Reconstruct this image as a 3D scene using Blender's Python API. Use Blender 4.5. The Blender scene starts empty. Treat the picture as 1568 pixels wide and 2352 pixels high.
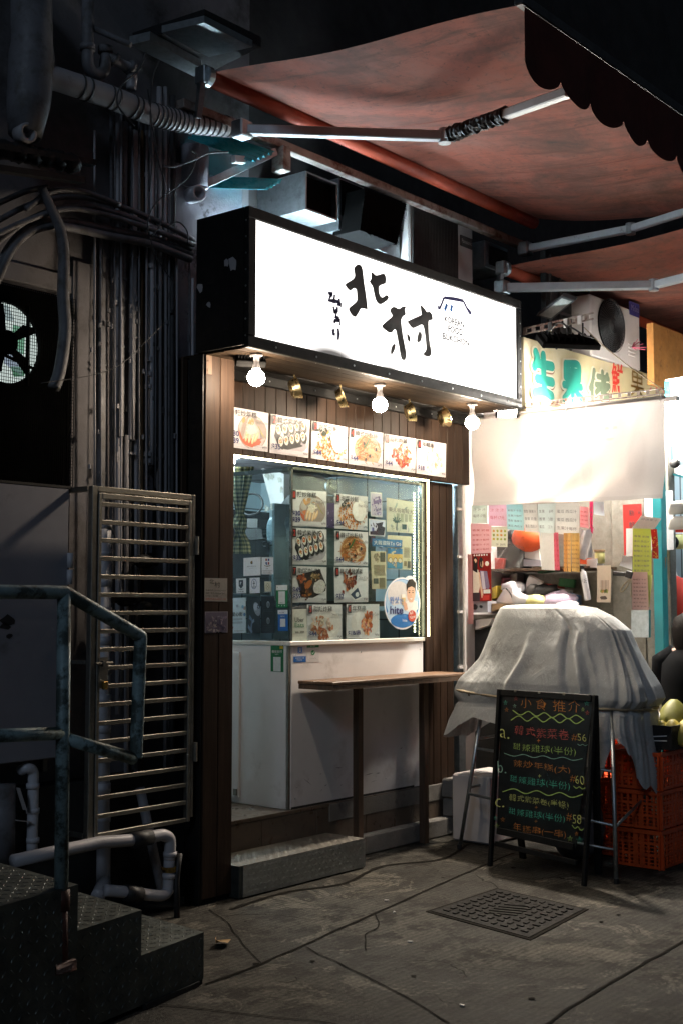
import bpy, math, random
from mathutils import Vector as V, Matrix, noise
sc = bpy.context.scene
col = sc.collection
R = random.Random(7)
pi = math.pi
# ---------------------------------------------------------------- camera
F_PX, YAW, PIT, CAM_H = 2923.0, math.radians(39.386), math.radians(4.238), 1.6
cam = bpy.data.cameras.new('camera'); cam.sensor_fit = 'VERTICAL'; cam.sensor_height = 36.0
cam.lens = F_PX / 2352 * 36.0; cam.clip_end = 500; cam.clip_start = .05
co = bpy.data.objects.new('camera', cam); col.objects.link(co)
co.location = (0, 0, CAM_H); co.rotation_euler = (pi/2 + PIT, 0, YAW - pi/2)
sc.camera = co
# ---------------------------------------------------------------- world: night
w = bpy.data.worlds.new('World'); sc.world = w; w.use_nodes = True
wn = w.node_tree; bgn = wn.nodes['Background']
sky = wn.nodes.new('ShaderNodeTexSky'); sky.sky_type = 'NISHITA'; sky.sun_disc = False
sky.sun_elevation = math.radians(-4.0); sky.sun_rotation = math.radians(150)
mixw = wn.nodes.new('ShaderNodeMix'); mixw.data_type = 'RGBA'; mixw.inputs[0].default_value = .9
wn.links.new(sky.outputs[0], mixw.inputs[6]); mixw.inputs[7].default_value = (.30, .40, .50, 1)
wn.links.new(mixw.outputs[2], bgn.inputs[0]); bgn.inputs[1].default_value = .032
sun = bpy.data.lights.new('sun', 'SUN'); sun.energy = .19; sun.color = (.62, .78, 1); sun.angle = math.radians(12)   # faint cold night light from the street
so = bpy.data.objects.new('sun', sun); col.objects.link(so); so.rotation_euler = V((-.80, -.36, .48)).to_track_quat('Z', 'Y').to_euler()
sc.view_settings.view_transform = 'Standard'; sc.view_settings.look = 'None'
sc.view_settings.exposure = .35; sc.view_settings.gamma = 1.0
sc.cycles.use_denoising = True; sc.cycles.sample_clamp_indirect = 6.0
sc.cycles.max_bounces = 8; sc.cycles.diffuse_bounces = 4; sc.cycles.transparent_max_bounces = 12
sc.cycles.caustics_reflective = False; sc.cycles.caustics_refractive = False
# ---------------------------------------------------------------- surveying helpers
# (a point of the photograph, measured on a 1568 x 2352 copy, gives a direction; a known wall, floor or shelf gives its distance)
_cy, _sy, _cp, _sp = math.cos(YAW), math.sin(YAW), math.cos(PIT), math.sin(PIT)
FW = V((_cp*_cy, _cp*_sy, _sp)); RT = V((_sy, -_cy, 0)); UP = RT.cross(FW); EYE = V((0, 0, CAM_H))
def ray(x, y): return FW + RT*((x-784)/F_PX) - UP*((y-1176)/F_PX)
def onp(x, y, p0, n):
    d = ray(x, y); return EYE + d*((V(p0)-EYE).dot(V(n))/d.dot(V(n)))
def aX(x, y, v): return onp(x, y, (v, 0, 0), (1, 0, 0))
def aY(x, y, v): return onp(x, y, (0, v, 0), (0, 1, 0))
def aZ(x, y, v): return onp(x, y, (0, 0, v), (0, 0, 1))
# ---------------------------------------------------------------- object helpers
def tag(o, label=None, cat=None, group=None, kind=None):
    if label: o['label'] = label
    if cat: o['category'] = cat
    if group: o['group'] = group
    if kind: o['kind'] = kind
    return o
def wloc(o):
    p = V((0, 0, 0))
    while o: p += o.location; o = o.parent
    return p
def thing(name, label, cat, loc=(0, 0, 0), group=None):
    o = bpy.data.objects.new(name, None); o.empty_display_size = .1; col.objects.link(o)
    o.location = V(loc); return tag(o, label, cat, group)
def lin(h):
    if not isinstance(h, str): return tuple(h)[:3]
    h = h.lstrip('#'); r = []
    for i in (0, 2, 4):
        s = int(h[i:i+2], 16)/255; r.append(s/12.92 if s <= .04045 else ((s+.055)/1.055)**2.4)
    return tuple(r)
class MB:
    def __init__(s): s.v, s.f, s.m, s.c = [], [], [], []; s.mi = 0; s.col = (.8, .8, .8)
    def add(s, vs, fs):
        b = len(s.v); s.v += [V(p) for p in vs]
        for f in fs: s.f.append([b+i for i in f]); s.m.append(s.mi); s.c.append(s.col)
        return s
    def box(s, a, b, bev=0):
        x0, y0, z0 = [min(a[i], b[i]) for i in range(3)]; x1, y1, z1 = [max(a[i], b[i]) for i in range(3)]
        return s.obox(V(((x0+x1)/2, (y0+y1)/2, (z0+z1)/2)), V((1, 0, 0)), V((0, 1, 0)), V((0, 0, 1)), (x1-x0)/2, (y1-y0)/2, (z1-z0)/2, bev)
    def obox(s, c, X, Y, Z, hx, hy, hz, bev=0):
        c = V(c); X, Y, Z = V(X).normalized(), V(Y).normalized(), V(Z).normalized()
        bev = min(bev, hx*.45, hy*.45, hz*.45)
        if bev <= 0:
            p = [c+X*(hx*i)+Y*(hy*j)+Z*(hz*k) for k in (-1, 1) for j in (-1, 1) for i in (-1, 1)]
            return s.add(p, [(0, 2, 3, 1), (4, 5, 7, 6), (0, 1, 5, 4), (2, 6, 7, 3), (0, 4, 6, 2), (1, 3, 7, 5)])
        # chamfered box: 24 points
        P = {}; vs = []
        for i in (-1, 1):
            for j in (-1, 1):
                for k in (-1, 1):
                    for a in range(3):
                        h = [hx, hy, hz]; q = [i*(h[0]-(0 if a == 0 else bev)), j*(h[1]-(0 if a == 1 else bev)), k*(h[2]-(0 if a == 2 else bev))]
                        P[(i, j, k, a)] = len(vs); vs.append(c+X*q[0]+Y*q[1]+Z*q[2])
        fs = []
        for sg in (-1, 1):
            fs.append([P[(sg, j, k, 0)] for j, k in ((-1, -1), (1, -1), (1, 1), (-1, 1))][::sg])
            fs.append([P[(i, sg, k, 1)] for i, k in ((-1, -1), (1, -1), (1, 1), (-1, 1))][::-sg])
            fs.append([P[(i, j, sg, 2)] for i, j in ((-1, -1), (1, -1), (1, 1), (-1, 1))][::sg])
        for a, b in ((-1, -1), (-1, 1), (1, -1), (1, 1)):
            fs.append([P[(a, b, -1, 0)], P[(a, b, 1, 0)], P[(a, b, 1, 1)], P[(a, b, -1, 1)]])
            fs.append([P[(a, -1, b, 0)], P[(a, 1, b, 0)], P[(a, 1, b, 2)], P[(a, -1, b, 2)]])
            fs.append([P[(-1, a, b, 1)], P[(1, a, b, 1)], P[(1, a, b, 2)], P[(-1, a, b, 2)]])
        for i in (-1, 1):
            for j in (-1, 1):
                for k in (-1, 1): fs.append([P[(i, j, k, 0)], P[(i, j, k, 1)], P[(i, j, k, 2)]])
        return s.add(vs, fs)
    def bar(s, p, q, w, d=None, up=(0, 0, 1), bev=0):
        p, q = V(p), V(q); D = (q-p); L = D.length; D.normalize(); u = V(up)
        if abs(D.dot(u)) > .98: u = V((0, 1, 0))
        A = D.cross(u).normalized(); B = A.cross(D).normalized()
        return s.obox((p+q)/2, D, A, B, L/2, w/2, (d or w)/2, bev)
    def quad(s, a, b, c, d): return s.add([a, b, c, d], [(0, 1, 2, 3)])
    def poly(s, pts): return s.add(pts, [tuple(range(len(pts)))])
    def prism(s, pts, off):
        n = len(pts); off = V(off); p = [V(q) for q in pts]
        return s.add(p+[q+off for q in p], [tuple(range(n))[::-1], tuple(range(n, 2*n))]+[(i, (i+1) % n, n+(i+1) % n, n+i) for i in range(n)])
    def tube(s, path, r, n=10, cap=True, closed=False):
        path = [V(p) for p in path]; N = len(path)
        rs = r if isinstance(r, (list, tuple)) else [r]*N
        T = []
        for i in range(N):
            if closed: t = path[(i+1) % N]-path[i-1]
            else: t = path[min(i+1, N-1)]-path[max(i-1, 0)]
            T.append(t.normalized() if t.length > 1e-9 else V((0, 0, 1)))
        u = V((0, 0, 1)) if abs(T[0].z) < .9 else V((1, 0, 0))
        A = (u-T[0]*u.dot(T[0])).normalized(); vs = []
        for i in range(N):
            A = (A-T[i]*A.dot(T[i])).normalized(); B = T[i].cross(A)
            for k in range(n):
                a = 2*pi*k/n; vs.append(path[i]+A*(rs[i]*math.cos(a))+B*(rs[i]*math.sin(a)))
        fs = []
        for i in range(N if closed else N-1):
            j = (i+1) % N
            for k in range(n): fs.append((i*n+k, i*n+(k+1) % n, j*n+(k+1) % n, j*n+k))
        if cap and not closed: fs += [tuple(range(n))[::-1], tuple((N-1)*n+k for k in range(n))]
        return s.add(vs, fs)
    def lathe(s, c, ax, prof, n=24, caps=True):
        c, ax = V(c), V(ax).normalized(); u = V((0, 0, 1)) if abs(ax.z) < .9 else V((1, 0, 0))
        A = (u-ax*u.dot(ax)).normalized(); B = ax.cross(A); vs = []
        for r, h in prof:
            for k in range(n): a = 2*pi*k/n; vs.append(c+ax*h+A*(r*math.cos(a))+B*(r*math.sin(a)))
        fs = [(i*n+k, i*n+(k+1) % n, (i+1)*n+(k+1) % n, (i+1)*n+k) for i in range(len(prof)-1) for k in range(n)]
        if caps and prof[0][0] > 1e-5: fs.append(tuple(range(n))[::-1])
        if caps and prof[-1][0] > 1e-5: fs.append(tuple((len(prof)-1)*n+k for k in range(n)))
        return s.add(vs, fs)
    def ball(s, c, r, n=16, sx=1, sy=1, sz=1):
        c = V(c); vs, fs = [c+V((0, 0, r*sz))], []
        m = n//2
        for i in range(1, m):
            t = pi*i/m
            for k in range(n): a = 2*pi*k/n; vs.append(c+V((r*sx*math.sin(t)*math.cos(a), r*sy*math.sin(t)*math.sin(a), r*sz*math.cos(t))))
        vs.append(c-V((0, 0, r*sz)))
        for k in range(n): fs.append((0, 1+k, 1+(k+1) % n))
        for i in range(m-2):
            for k in range(n): fs.append((1+i*n+k, 1+(i+1)*n+k, 1+(i+1)*n+(k+1) % n, 1+i*n+(k+1) % n))
        L = len(vs)-1; b = 1+(m-2)*n
        for k in range(n): fs.append((b+k, L, b+(k+1) % n))
        return s.add(vs, fs)
    def grid(s, fn, nu, nv):
        vs = [fn(i/nu, j/nv) for j in range(nv+1) for i in range(nu+1)]
        return s.add(vs, [(j*(nu+1)+i, j*(nu+1)+i+1, (j+1)*(nu+1)+i+1, (j+1)*(nu+1)+i) for j in range(nv) for i in range(nu)])
    def jit(s, a):
        for p in s.v: p += V((R.uniform(-a, a), R.uniform(-a, a), R.uniform(-a, a)))
        return s
    def build(s, name, mats, parent=None, smooth=False, label=None, cat=None, group=None, kind=None, colors=False):
        if not isinstance(mats, (list, tuple)): mats = [mats]
        if parent is None:
            xs = [p.x for p in s.v]; ys = [p.y for p in s.v]
            o0 = V(((min(xs)+max(xs))/2, (min(ys)+max(ys))/2, min(p.z for p in s.v)))
        else: o0 = wloc(parent)
        me = bpy.data.meshes.new(name); me.from_pydata([p-o0 for p in s.v], [], s.f)
        for mm in mats: me.materials.append(mm)
        if len(mats) > 1: me.polygons.foreach_set('material_index', s.m)
        if smooth: me.polygons.foreach_set('use_smooth', [True]*len(s.f))
        if colors:
            ca = me.color_attributes.new('Col', 'FLOAT_COLOR', 'CORNER'); buf = []
            for f, c in zip(s.f, s.c): buf += [c[0], c[1], c[2], 1.0]*len(f)
            ca.data.foreach_set('color', buf)
        me.update()
        o = bpy.data.objects.new(name, me); col.objects.link(o)
        if parent is None: o.location = o0
        else: o.parent = parent
        if smooth == 'auto': pass
        return tag(o, label, cat, group, kind)
def dup(root, delta, label=None):
    "copy a thing with its parts and sub-parts"
    r = root.copy(); col.objects.link(r); r.location = root.location+V(delta)
    if label: r['label'] = label
    def rec(a, b):
        for ch in list(a.children):
            c = ch.copy(); col.objects.link(c); c.parent = b; rec(ch, c)
    rec(root, r); return r
def bez(pts, n=8):
    "smooth path through points (Catmull-Rom)"
    P = [V(p) for p in pts]; P = [P[0]*2-P[1]]+P+[P[-1]*2-P[-2]]; out = []
    for i in range(1, len(P)-2):
        a, b, c, d = P[i-1:i+3]
        for k in range(n):
            t = k/n; out.append(.5*((2*b)+(c-a)*t+(2*a-5*b+4*c-d)*t*t+(3*b-a-3*c+d)*t*t*t))
    return out+[P[-2]]
# text: an outline mesh laid on a plane
_fc = bpy.data.curves.new('lettering', 'FONT'); _fo = bpy.data.objects.new('lettering', _fc)
def glyphs(body, bold=0.0, shear=0.0):
    _fc.body = body; _fc.size = 1; _fc.offset = bold; _fc.shear = shear; _fc.resolution_u = 4
    col.objects.link(_fo); dg = bpy.context.evaluated_depsgraph_get(); dg.update()
    me = bpy.data.meshes.new_from_object(_fo.evaluated_get(dg)); col.objects.unlink(_fo)
    vs = [v.co.copy() for v in me.vertices]; fs = [tuple(p.vertices) for p in me.polygons]
    bpy.data.meshes.remove(me); return vs, fs
def text(body, p0, pu, pv, mat, parent, name='lettering', bold=0.0, shear=0.0, fit=True, wob=0):
    "glyph box lower-left corner at p0, its width vector pu and height vector pv"
    vs, fs = glyphs(body, bold, shear)
    if not vs: return None
    x0 = min(v.x for v in vs); x1 = max(v.x for v in vs); y0 = min(v.y for v in vs); y1 = max(v.y for v in vs)
    p0, pu, pv = V(p0), V(pu), V(pv); mb = MB()
    if wob:   # handwriting: every character sits, leans and scales a little differently
        rh = random.Random(body); J_ = {}; q = []
        for v in vs:
            k = int((v.x-x0)/.93); t = J_.setdefault(k, (rh.uniform(-.07, .07), rh.uniform(-.10, .10), rh.uniform(.82, 1.06), rh.uniform(-.16, .16))); cx = x0+(k+.5)*.93; cy = .38
            dx, dy = (v.x-cx)*t[2], (v.y-cy)*t[2]; ww = V((noise.noise(V((v.x*3.1, v.y*3.1, k))), noise.noise(V((v.x*3.1, v.y*3.1, k+50))), 0))*.05
            q.append(V((cx+dx-t[3]*dy*.5+ww.x, cy+dy+t[1]*dx+t[0]+ww.y, 0)))
        vs = q; x0 = min(v.x for v in vs); x1 = max(v.x for v in vs); y0 = min(v.y for v in vs); y1 = max(v.y for v in vs)
    mb.add([p0+pu*((v.x-x0)/(x1-x0))+pv*((v.y-y0)/(y1-y0)) for v in vs], fs)
    return mb.build(name, mat, parent)
# ---------------------------------------------------------------- materials
def _nt(name):
    m = bpy.data.materials.new(name); m.use_nodes = True; nt = m.node_tree
    return m, nt, nt.nodes['Principled BSDF']
def _n(nt, t, **kw):
    n = nt.nodes.new(t)
    for k, v in kw.items():
        if k.startswith('i_'):
            n.inputs[int(k[2:])].default_value = v
        else: setattr(n, k, v)
    return n
def pos(nt, sx=1, sy=1, sz=1, obj=False):
    g = _n(nt, 'ShaderNodeTexCoord').outputs['Object'] if obj else _n(nt, 'ShaderNodeNewGeometry').outputs['Position']
    mp = _n(nt, 'ShaderNodeMapping'); mp.inputs['Scale'].default_value = (sx, sy, sz); nt.links.new(g, mp.inputs[0]); return mp.outputs[0]
def nz(nt, vec, scale, detail=4, rough=.6, dist=0):
    n = _n(nt, 'ShaderNodeTexNoise'); n.inputs['Scale'].default_value = scale; n.inputs['Detail'].default_value = detail
    n.inputs['Roughness'].default_value = rough; n.inputs['Distortion'].default_value = dist; nt.links.new(vec, n.inputs['Vector']); return n.outputs[0]
def rmp(nt, f, *st):
    r = _n(nt, 'ShaderNodeValToRGB'); e = r.color_ramp.elements
    while len(e) < len(st): e.new(.5)
    for k, (p, c) in enumerate(st):
        e[k].position = p; c = lin(c) if not isinstance(c, (int, float)) else (c, c, c); e[k].color = (*c, 1)
    nt.links.new(f, r.inputs[0]); return r.outputs[0]
def mix(nt, f, a, b, mode='MIX'):
    m = _n(nt, 'ShaderNodeMix', data_type='RGBA', blend_type=mode)
    for s, i in ((f, 0), (a, 6), (b, 7)):
        if hasattr(s, 'is_linked'): nt.links.new(s, m.inputs[i])
        else: m.inputs[i].default_value = s if i == 0 else (*lin(s), 1)
    return m.outputs[2]
def bump(nt, b, h, st=.3, d=.01):
    n = _n(nt, 'ShaderNodeBump'); n.inputs['Strength'].default_value = st; n.inputs['Distance'].default_value = d
    nt.links.new(h, n.inputs['Height']); nt.links.new(n.outputs[0], b.inputs['Normal'])
def mat(name, c, rough=.6, metal=0, var=.25, scale=6, bmp=0, bscale=40, stain=None, sscale=2.5, spec=.5, stretch=(1, 1, 1), sthr=(.55, .7), trans=0):
    "painted or plain surface with uneven tone, optional blotches of a second colour and fine relief"
    m, nt, b = _nt(name); p = pos(nt, *stretch); c = lin(c)
    a = tuple(x*(1-var) for x in c); d = tuple(min(1, x*(1+var)) for x in c)
    out = rmp(nt, nz(nt, p, scale, 6, .65), (.3, a), (.7, d))
    if stain:
        out = mix(nt, rmp(nt, nz(nt, p, sscale, 8, .7), (sthr[0], 0.), (sthr[1], 1.)), out, stain)
    nt.links.new(out, b.inputs['Base Color']); b.inputs['Roughness'].default_value = rough; b.inputs['Metallic'].default_value = metal
    b.inputs['Specular IOR Level'].default_value = spec
    nt.links.new(rmp(nt, nz(nt, p, scale*3, 4), (.3, max(0, rough-.12)), (.7, min(1, rough+.12))), b.inputs['Roughness'])
    if trans:
        b.inputs['Transmission Weight'].default_value = trans
    if bmp: bump(nt, b, nz(nt, p, bscale, 5, .7), bmp, .004)
    return m
def emit(name, c, s):
    m, nt, b = _nt(name); b.inputs['Base Color'].default_value = (*lin(c), 1); b.inputs['Emission Color'].default_value = (*lin(c), 1)
    b.inputs['Emission Strength'].default_value = s; return m
def wood(name, c1, c2, axis='z', rough=.42, scale=1.0, spec=.45):
    m, nt, b = _nt(name)
    st = {'z': (22, 22, 1.3), 'x': (1.3, 22, 22), 'y': (22, 1.3, 22)}[axis]
    p = pos(nt, *[q*scale for q in st]); g = _n(nt, 'ShaderNodeNewGeometry').outputs['Random Per Island']
    add = _n(nt, 'ShaderNodeVectorMath', operation='ADD'); nt.links.new(p, add.inputs[0])
    cmb = _n(nt, 'ShaderNodeMath', operation='MULTIPLY', i_1=37.); nt.links.new(g, cmb.inputs[0]); nt.links.new(cmb.outputs[0], add.inputs[1])
    n1 = nz(nt, add.outputs[0], 1.0, 6, .65, 1.2); n2 = nz(nt, add.outputs[0], 4.5, 4, .7, .3)
    base = rmp(nt, n1, (.28, c1), (.72, c2)); tone = rmp(nt, g, (0, .66), (1, 1.0))
    base = mix(nt, 1.0, base, tone, 'MULTIPLY'); base = mix(nt, .35, base, rmp(nt, n2, (.35, .35), (.6, 1.)), 'MULTIPLY')
    nt.links.new(base, b.inputs['Base Color']); b.inputs['Roughness'].default_value = rough; b.inputs['Specular IOR Level'].default_value = spec
    bump(nt, b, n2, .25, .002); return m
def printmat(name='print', rough=.45, var=.08, trans=0):
    m, nt, b = _nt(name); a = _n(nt, 'ShaderNodeAttribute', attribute_name='Col')
    n = rmp(nt, nz(nt, pos(nt), 60, 4, .7), (.3, 1-var*2), (.7, 1.))
    out = mix(nt, 1.0, a.outputs['Color'], n, 'MULTIPLY'); nt.links.new(out, b.inputs['Base Color']); b.inputs['Roughness'].default_value = rough
    if trans:
        t = _n(nt, 'ShaderNodeBsdfTranslucent'); nt.links.new(out, t.inputs[0]); ms = _n(nt, 'ShaderNodeMixShader', i_0=trans)
        nt.links.new(b.outputs[0], ms.inputs[1]); nt.links.new(t.outputs[0], ms.inputs[2]); nt.links.new(ms.outputs[0], nt.nodes['Material Output'].inputs[0])
    return m
def glassmat(name, tint=(.9, 1, .97), rough=.02, film=0.0):
    "thin pane: mostly see-through, a fresnel sheen and (film) a greasy veil"
    m, nt, b = _nt(name); tr = _n(nt, 'ShaderNodeBsdfTransparent'); tr.inputs[0].default_value = (*tint, 1)
    gl = _n(nt, 'ShaderNodeBsdfGlossy'); gl.inputs['Roughness'].default_value = rough
    lw = _n(nt, 'ShaderNodeLayerWeight'); lw.inputs[0].default_value = .5     # same sheen from both sides of a thin pane
    pw = _n(nt, 'ShaderNodeMath', operation='POWER', i_1=4.5); nt.links.new(lw.outputs['Facing'], pw.inputs[0]); fr = _n(nt, 'ShaderNodeMath', operation='MULTIPLY_ADD', i_1=.8, i_2=.045); nt.links.new(pw.outputs[0], fr.inputs[0])
    ms = _n(nt, 'ShaderNodeMixShader'); nt.links.new(fr.outputs[0], ms.inputs[0]); nt.links.new(tr.outputs[0], ms.inputs[1]); nt.links.new(gl.outputs[0], ms.inputs[2])
    out = ms.outputs[0]
    if film:
        df = _n(nt, 'ShaderNodeBsdfDiffuse'); df.inputs[0].default_value = (.75, .8, .78, 1)
        m2 = _n(nt, 'ShaderNodeMixShader'); nt.links.new(rmp(nt, nz(nt, pos(nt), 3, 5, .7, 1.5), (.35, film*.4), (.75, film*1.5)), m2.inputs[0])
        nt.links.new(out, m2.inputs[1]); nt.links.new(df.outputs[0], m2.inputs[2]); out = m2.outputs[0]
    nt.links.new(out, nt.nodes['Material Output'].inputs[0]); return m
def clothmat(name, c, tr=.4, rough=.8, stain=None, weave=0, var=.12, dots=False, spec=.3):
    m, nt, b = _nt(name); p = pos(nt); c = lin(c)
    out = rmp(nt, nz(nt, p, 3, 6, .65), (.3, tuple(x*(1-var) for x in c)), (.7, tuple(min(1, x*(1+var)) for x in c)))
    if stain:
        for s_, sc_, lo, hi, *st in stain: out = mix(nt, rmp(nt, nz(nt, pos(nt, *st[0]) if st else p, sc_, 10, .75, .4), (lo, 0.), (hi, 1.)), out, s_)
    if dots:
        v = _n(nt, 'ShaderNodeTexVoronoi'); v.inputs['Scale'].default_value = 75; nt.links.new(p, v.inputs['Vector'])
        out = mix(nt, rmp(nt, v.outputs['Distance'], (.14, .6), (.28, 0.)), out, (.62, .63, .63))
    nt.links.new(out, b.inputs['Base Color']); b.inputs['Roughness'].default_value = rough; b.inputs['Specular IOR Level'].default_value = spec
    if not weave: bump(nt, b, nz(nt, p, 90, 4, .7), .2, .003)
    else: bump(nt, b, rmp(nt, nz(nt, pos(nt, 1, 1, .5), 13, 5, .6, 1.0), (.36, 0.), (.5, 1.), (.64, 0.)), .24, .006)
    t = _n(nt, 'ShaderNodeBsdfTranslucent'); nt.links.new(out, t.inputs[0]); ms = _n(nt, 'ShaderNodeMixShader', i_0=tr)
    nt.links.new(b.outputs[0], ms.inputs[1]); nt.links.new(t.outputs[0], ms.inputs[2]); nt.links.new(ms.outputs[0], nt.nodes['Material Output'].inputs[0]); return m
M = {}
M['plank'] = wood('dark_stained_planks', (.020, .0115, .0075), (.060, .035, .0225), 'z', .55, 1.0, .15)
M['soffit'] = wood('soffit_boards', (.012, .008, .005), (.034, .021, .012), 'x', .75, 1.0, .06)
M['tablewood'] = wood('table_top_wood', (.10, .055, .03), (.24, .14, .08), 'x', .5, .8)
M['oldwood'] = wood('weathered_board', (.06, .035, .02), (.17, .10, .06), 'z', .7, .7)
M['black'] = mat('black_painted_metal', (.008, .008, .008), .6, 0, .4, 8, .2, 60, spec=.25)
M['blackboard'] = mat('chalkboard_face', (.006, .008, .008), .38, 0, .5, 5, stain=(.022, .024, .024), sscale=6)
M['dark'] = mat('grimy_dark_surface', (.02, .02, .02), .7, 0, .5, 5)
M['white'] = mat('white_laminate', (.76, .735, .73), .4, 0, .06, 3, stain=(.42, .38, .35), sscale=2.6, sthr=(.57, .78))
M['ledge'] = mat('white_ledge', (.68, .66, .62), .4, 0, .06, 5)
M['steel'] = mat('brushed_stainless', (.30, .285, .25), .5, 1, .2, 20, stain=(.16, .12, .085), sscale=5, sthr=(.55, .75))
M['galv'] = mat('galvanised_sheet', (.42, .46, .48), .42, 1, .2, 25, .2, 80, stain=(.14, .14, .14), sscale=6, sthr=(.6, .8))
M['galvpipe'] = mat('weathered_galvanised_pipe', (.27, .38, .40), .55, .2, .3, 18, .25, 70, stain=(.055, .075, .07), sscale=9, sthr=(.46, .56))
M['pvc'] = mat('grey_pvc', (.42, .41, .43), .45, 0, .1, 5, stain=(.16, .15, .14), sscale=7, sthr=(.58, .75), spec=.4)
M['pvcwhite'] = mat('pale_pvc', (.58, .58, .62), .4, 0, .1, 5, stain=(.25, .24, .22), sscale=9, sthr=(.6, .75))
M['conduit'] = mat('dusty_conduit', (.17, .17, .185), .6, 0, .2, 8, stain=(.10, .095, .09), sscale=9, sthr=(.5, .65))
M['conduitdk'] = mat('dark_conduit', (.06, .06, .062), .6, 0, .3, 8)
M['brownpipe'] = mat('rusty_brown_pipe', (.13, .075, .03), .6, .2, .3, 10)
M['rust'] = mat('red_oxide_paint', (.075, .024, .016), .6, .1, .35, 14, .3, 60)
M['rubber'] = mat('black_rubber', (.012, .012, .013), .55, 0, .3, 12)
M['brass'] = mat('dented_brass', (.78, .64, .36), .30, 1, .10, 10, stain=(.52, .40, .2), sscale=9)
M['brassold'] = mat('dull_brass', (.32, .22, .07), .45, 1, .3, 20)
M['orange'] = mat('orange_crate_plastic', (.62, .085, .018), .42, 0, .15, 8, stain=(.35, .05, .012), sscale=9)
M['wallgrey'] = mat('old_painted_wall', (.20, .19, .20), .85, 0, .2, 3, .5, 50, stain=(.07, .065, .06), sscale=3, sthr=(.5, .68))
M['walldark'] = mat('blackened_wall', (.035, .033, .033), .9, 0, .4, 3, .4, 30)
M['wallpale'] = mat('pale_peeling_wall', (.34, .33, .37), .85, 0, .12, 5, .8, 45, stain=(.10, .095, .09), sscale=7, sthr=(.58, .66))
M['panel'] = mat('grey_panel_paint', (.30, .30, .34), .55, 0, .1, 3, .1, 30, stain=(.17, .16, .15), sscale=4, sthr=(.62, .78))
M['teal'] = mat('teal_plastic_sheet', (.05, .42, .48), .3, 0, .15, 8)
M['tealpaint'] = mat('teal_gloss_paint', (.02, .30, .34), .4, 0, .1, 6)
M['tile'] = mat('brown_floor_tile', (.13, .10, .075), .35, 0, .2, 5, stain=(.06, .045, .035), sscale=5)
M['concrete2'] = mat('rough_concrete', (.20, .185, .165), .9, 0, .25, 6, .7, 60, stain=(.07, .06, .05), sscale=6)
M['acwhite'] = mat('aged_appliance_white', (.52, .48, .46), .5, 0, .08, 5, stain=(.30, .25, .22), sscale=5, sthr=(.6, .8))
M['acgrey'] = mat('aircon_grille', (.05, .045, .042), .6, 0, .15, 6)
M['arm'] = mat('awning_arm_paint', (.46, .48, .50), .45, .2, .12, 8, stain=(.06, .055, .05), sscale=14, sthr=(.62, .72))
M['beam'] = mat('rusty_cream_beam', (.30, .26, .23), .6, .2, .2, 8, stain=(.10, .035, .02), sscale=6, sthr=(.48, .62))
M['awning'] = clothmat('red_awning_fabric', (.34, .095, .06), .3, .85, stain=[((.27, .115, .085), 1.3, .42, .62), ((.06, .042, .035), 1.5, .45, .72), ((.12, .05, .036), 3.0, .50, .66, (3.2, .5, 1)), ((.10, .05, .038), 26, .56, .66), ((.05, .03, .025), 60, .66, .72)])
M['roller'] = mat('red_rolled_fabric', (.48, .085, .04), .6, 0, .15, 6, .2, 60)
M['valance'] = mat('shaded_red_valance', (.10, .018, .012), .8, 0, .3, 6)  # darker than the awning red: its unlit street side is put into the colour
M['tarp'] = clothmat('patterned_grey_cloth', (.41, .425, .43), .12, .5, weave=1, dots=True, var=.12, stain=[((.22, .21, .20), 4, .55, .75)])
M['banner'] = clothmat('white_banner_vinyl', (.60, .565, .55), .12, .45, var=.03, stain=[((.66, .58, .57), 1.6, .5, .75)])
M['rope'] = mat('jute_rope', (.30, .25, .17), .9, 0, .3, 60)
M['curtain'] = None
M['void'] = mat('black_and_shade', (.004, .004, .004), .95, 0, .3, 5, spec=.05)  # black parts, and dark openings whose shade is put into the colour
M['print'] = printmat('printed_paper')
M['paper'] = printmat('thin_hung_paper', .7, .05, .5)
M['ink'] = mat('black_ink', (.012, .011, .013), .5, 0, .1)
M['inkblue'] = mat('navy_ink', (.03, .03, .14), .5, 0, .1)
M['inkred'] = mat('red_ink', (.45, .03, .02), .5, 0, .1)
M['inkgrey'] = mat('grey_ink', (.16, .14, .15), .5, 0, .1)
M['inkgreen'] = mat('green_ink', (.02, .22, .08), .5, 0, .1)
M['inkbluel'] = mat('sky_blue_ink', (.02, .16, .50), .5, 0, .1)
M['inkwhite'] = mat('white_ink', (.75, .75, .74), .5, 0, .03)
M['inkpink'] = mat('pink_ink', (.55, .10, .16), .6, 0, .1)
M['dimetal'] = M['galv']
M['shirtred'] = clothmat('red_apron_cloth', (.55, .05, .03), .0, .8)
M['shirtwhite'] = clothmat('white_sleeve_cloth', (.62, .58, .56), .05, .8)
M['shirtblack'] = clothmat('black_jacket_cloth', (.005, .0055, .0065), .0, .9, spec=.055)
M['skin'] = mat('skin', (.42, .24, .17), .5, 0, .08, 10)
M['hair'] = mat('dark_hair', (.006, .0045, .004), .6, 0, .3, 60, .5, 90, stretch=(6, 6, 1), spec=.1)
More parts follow.
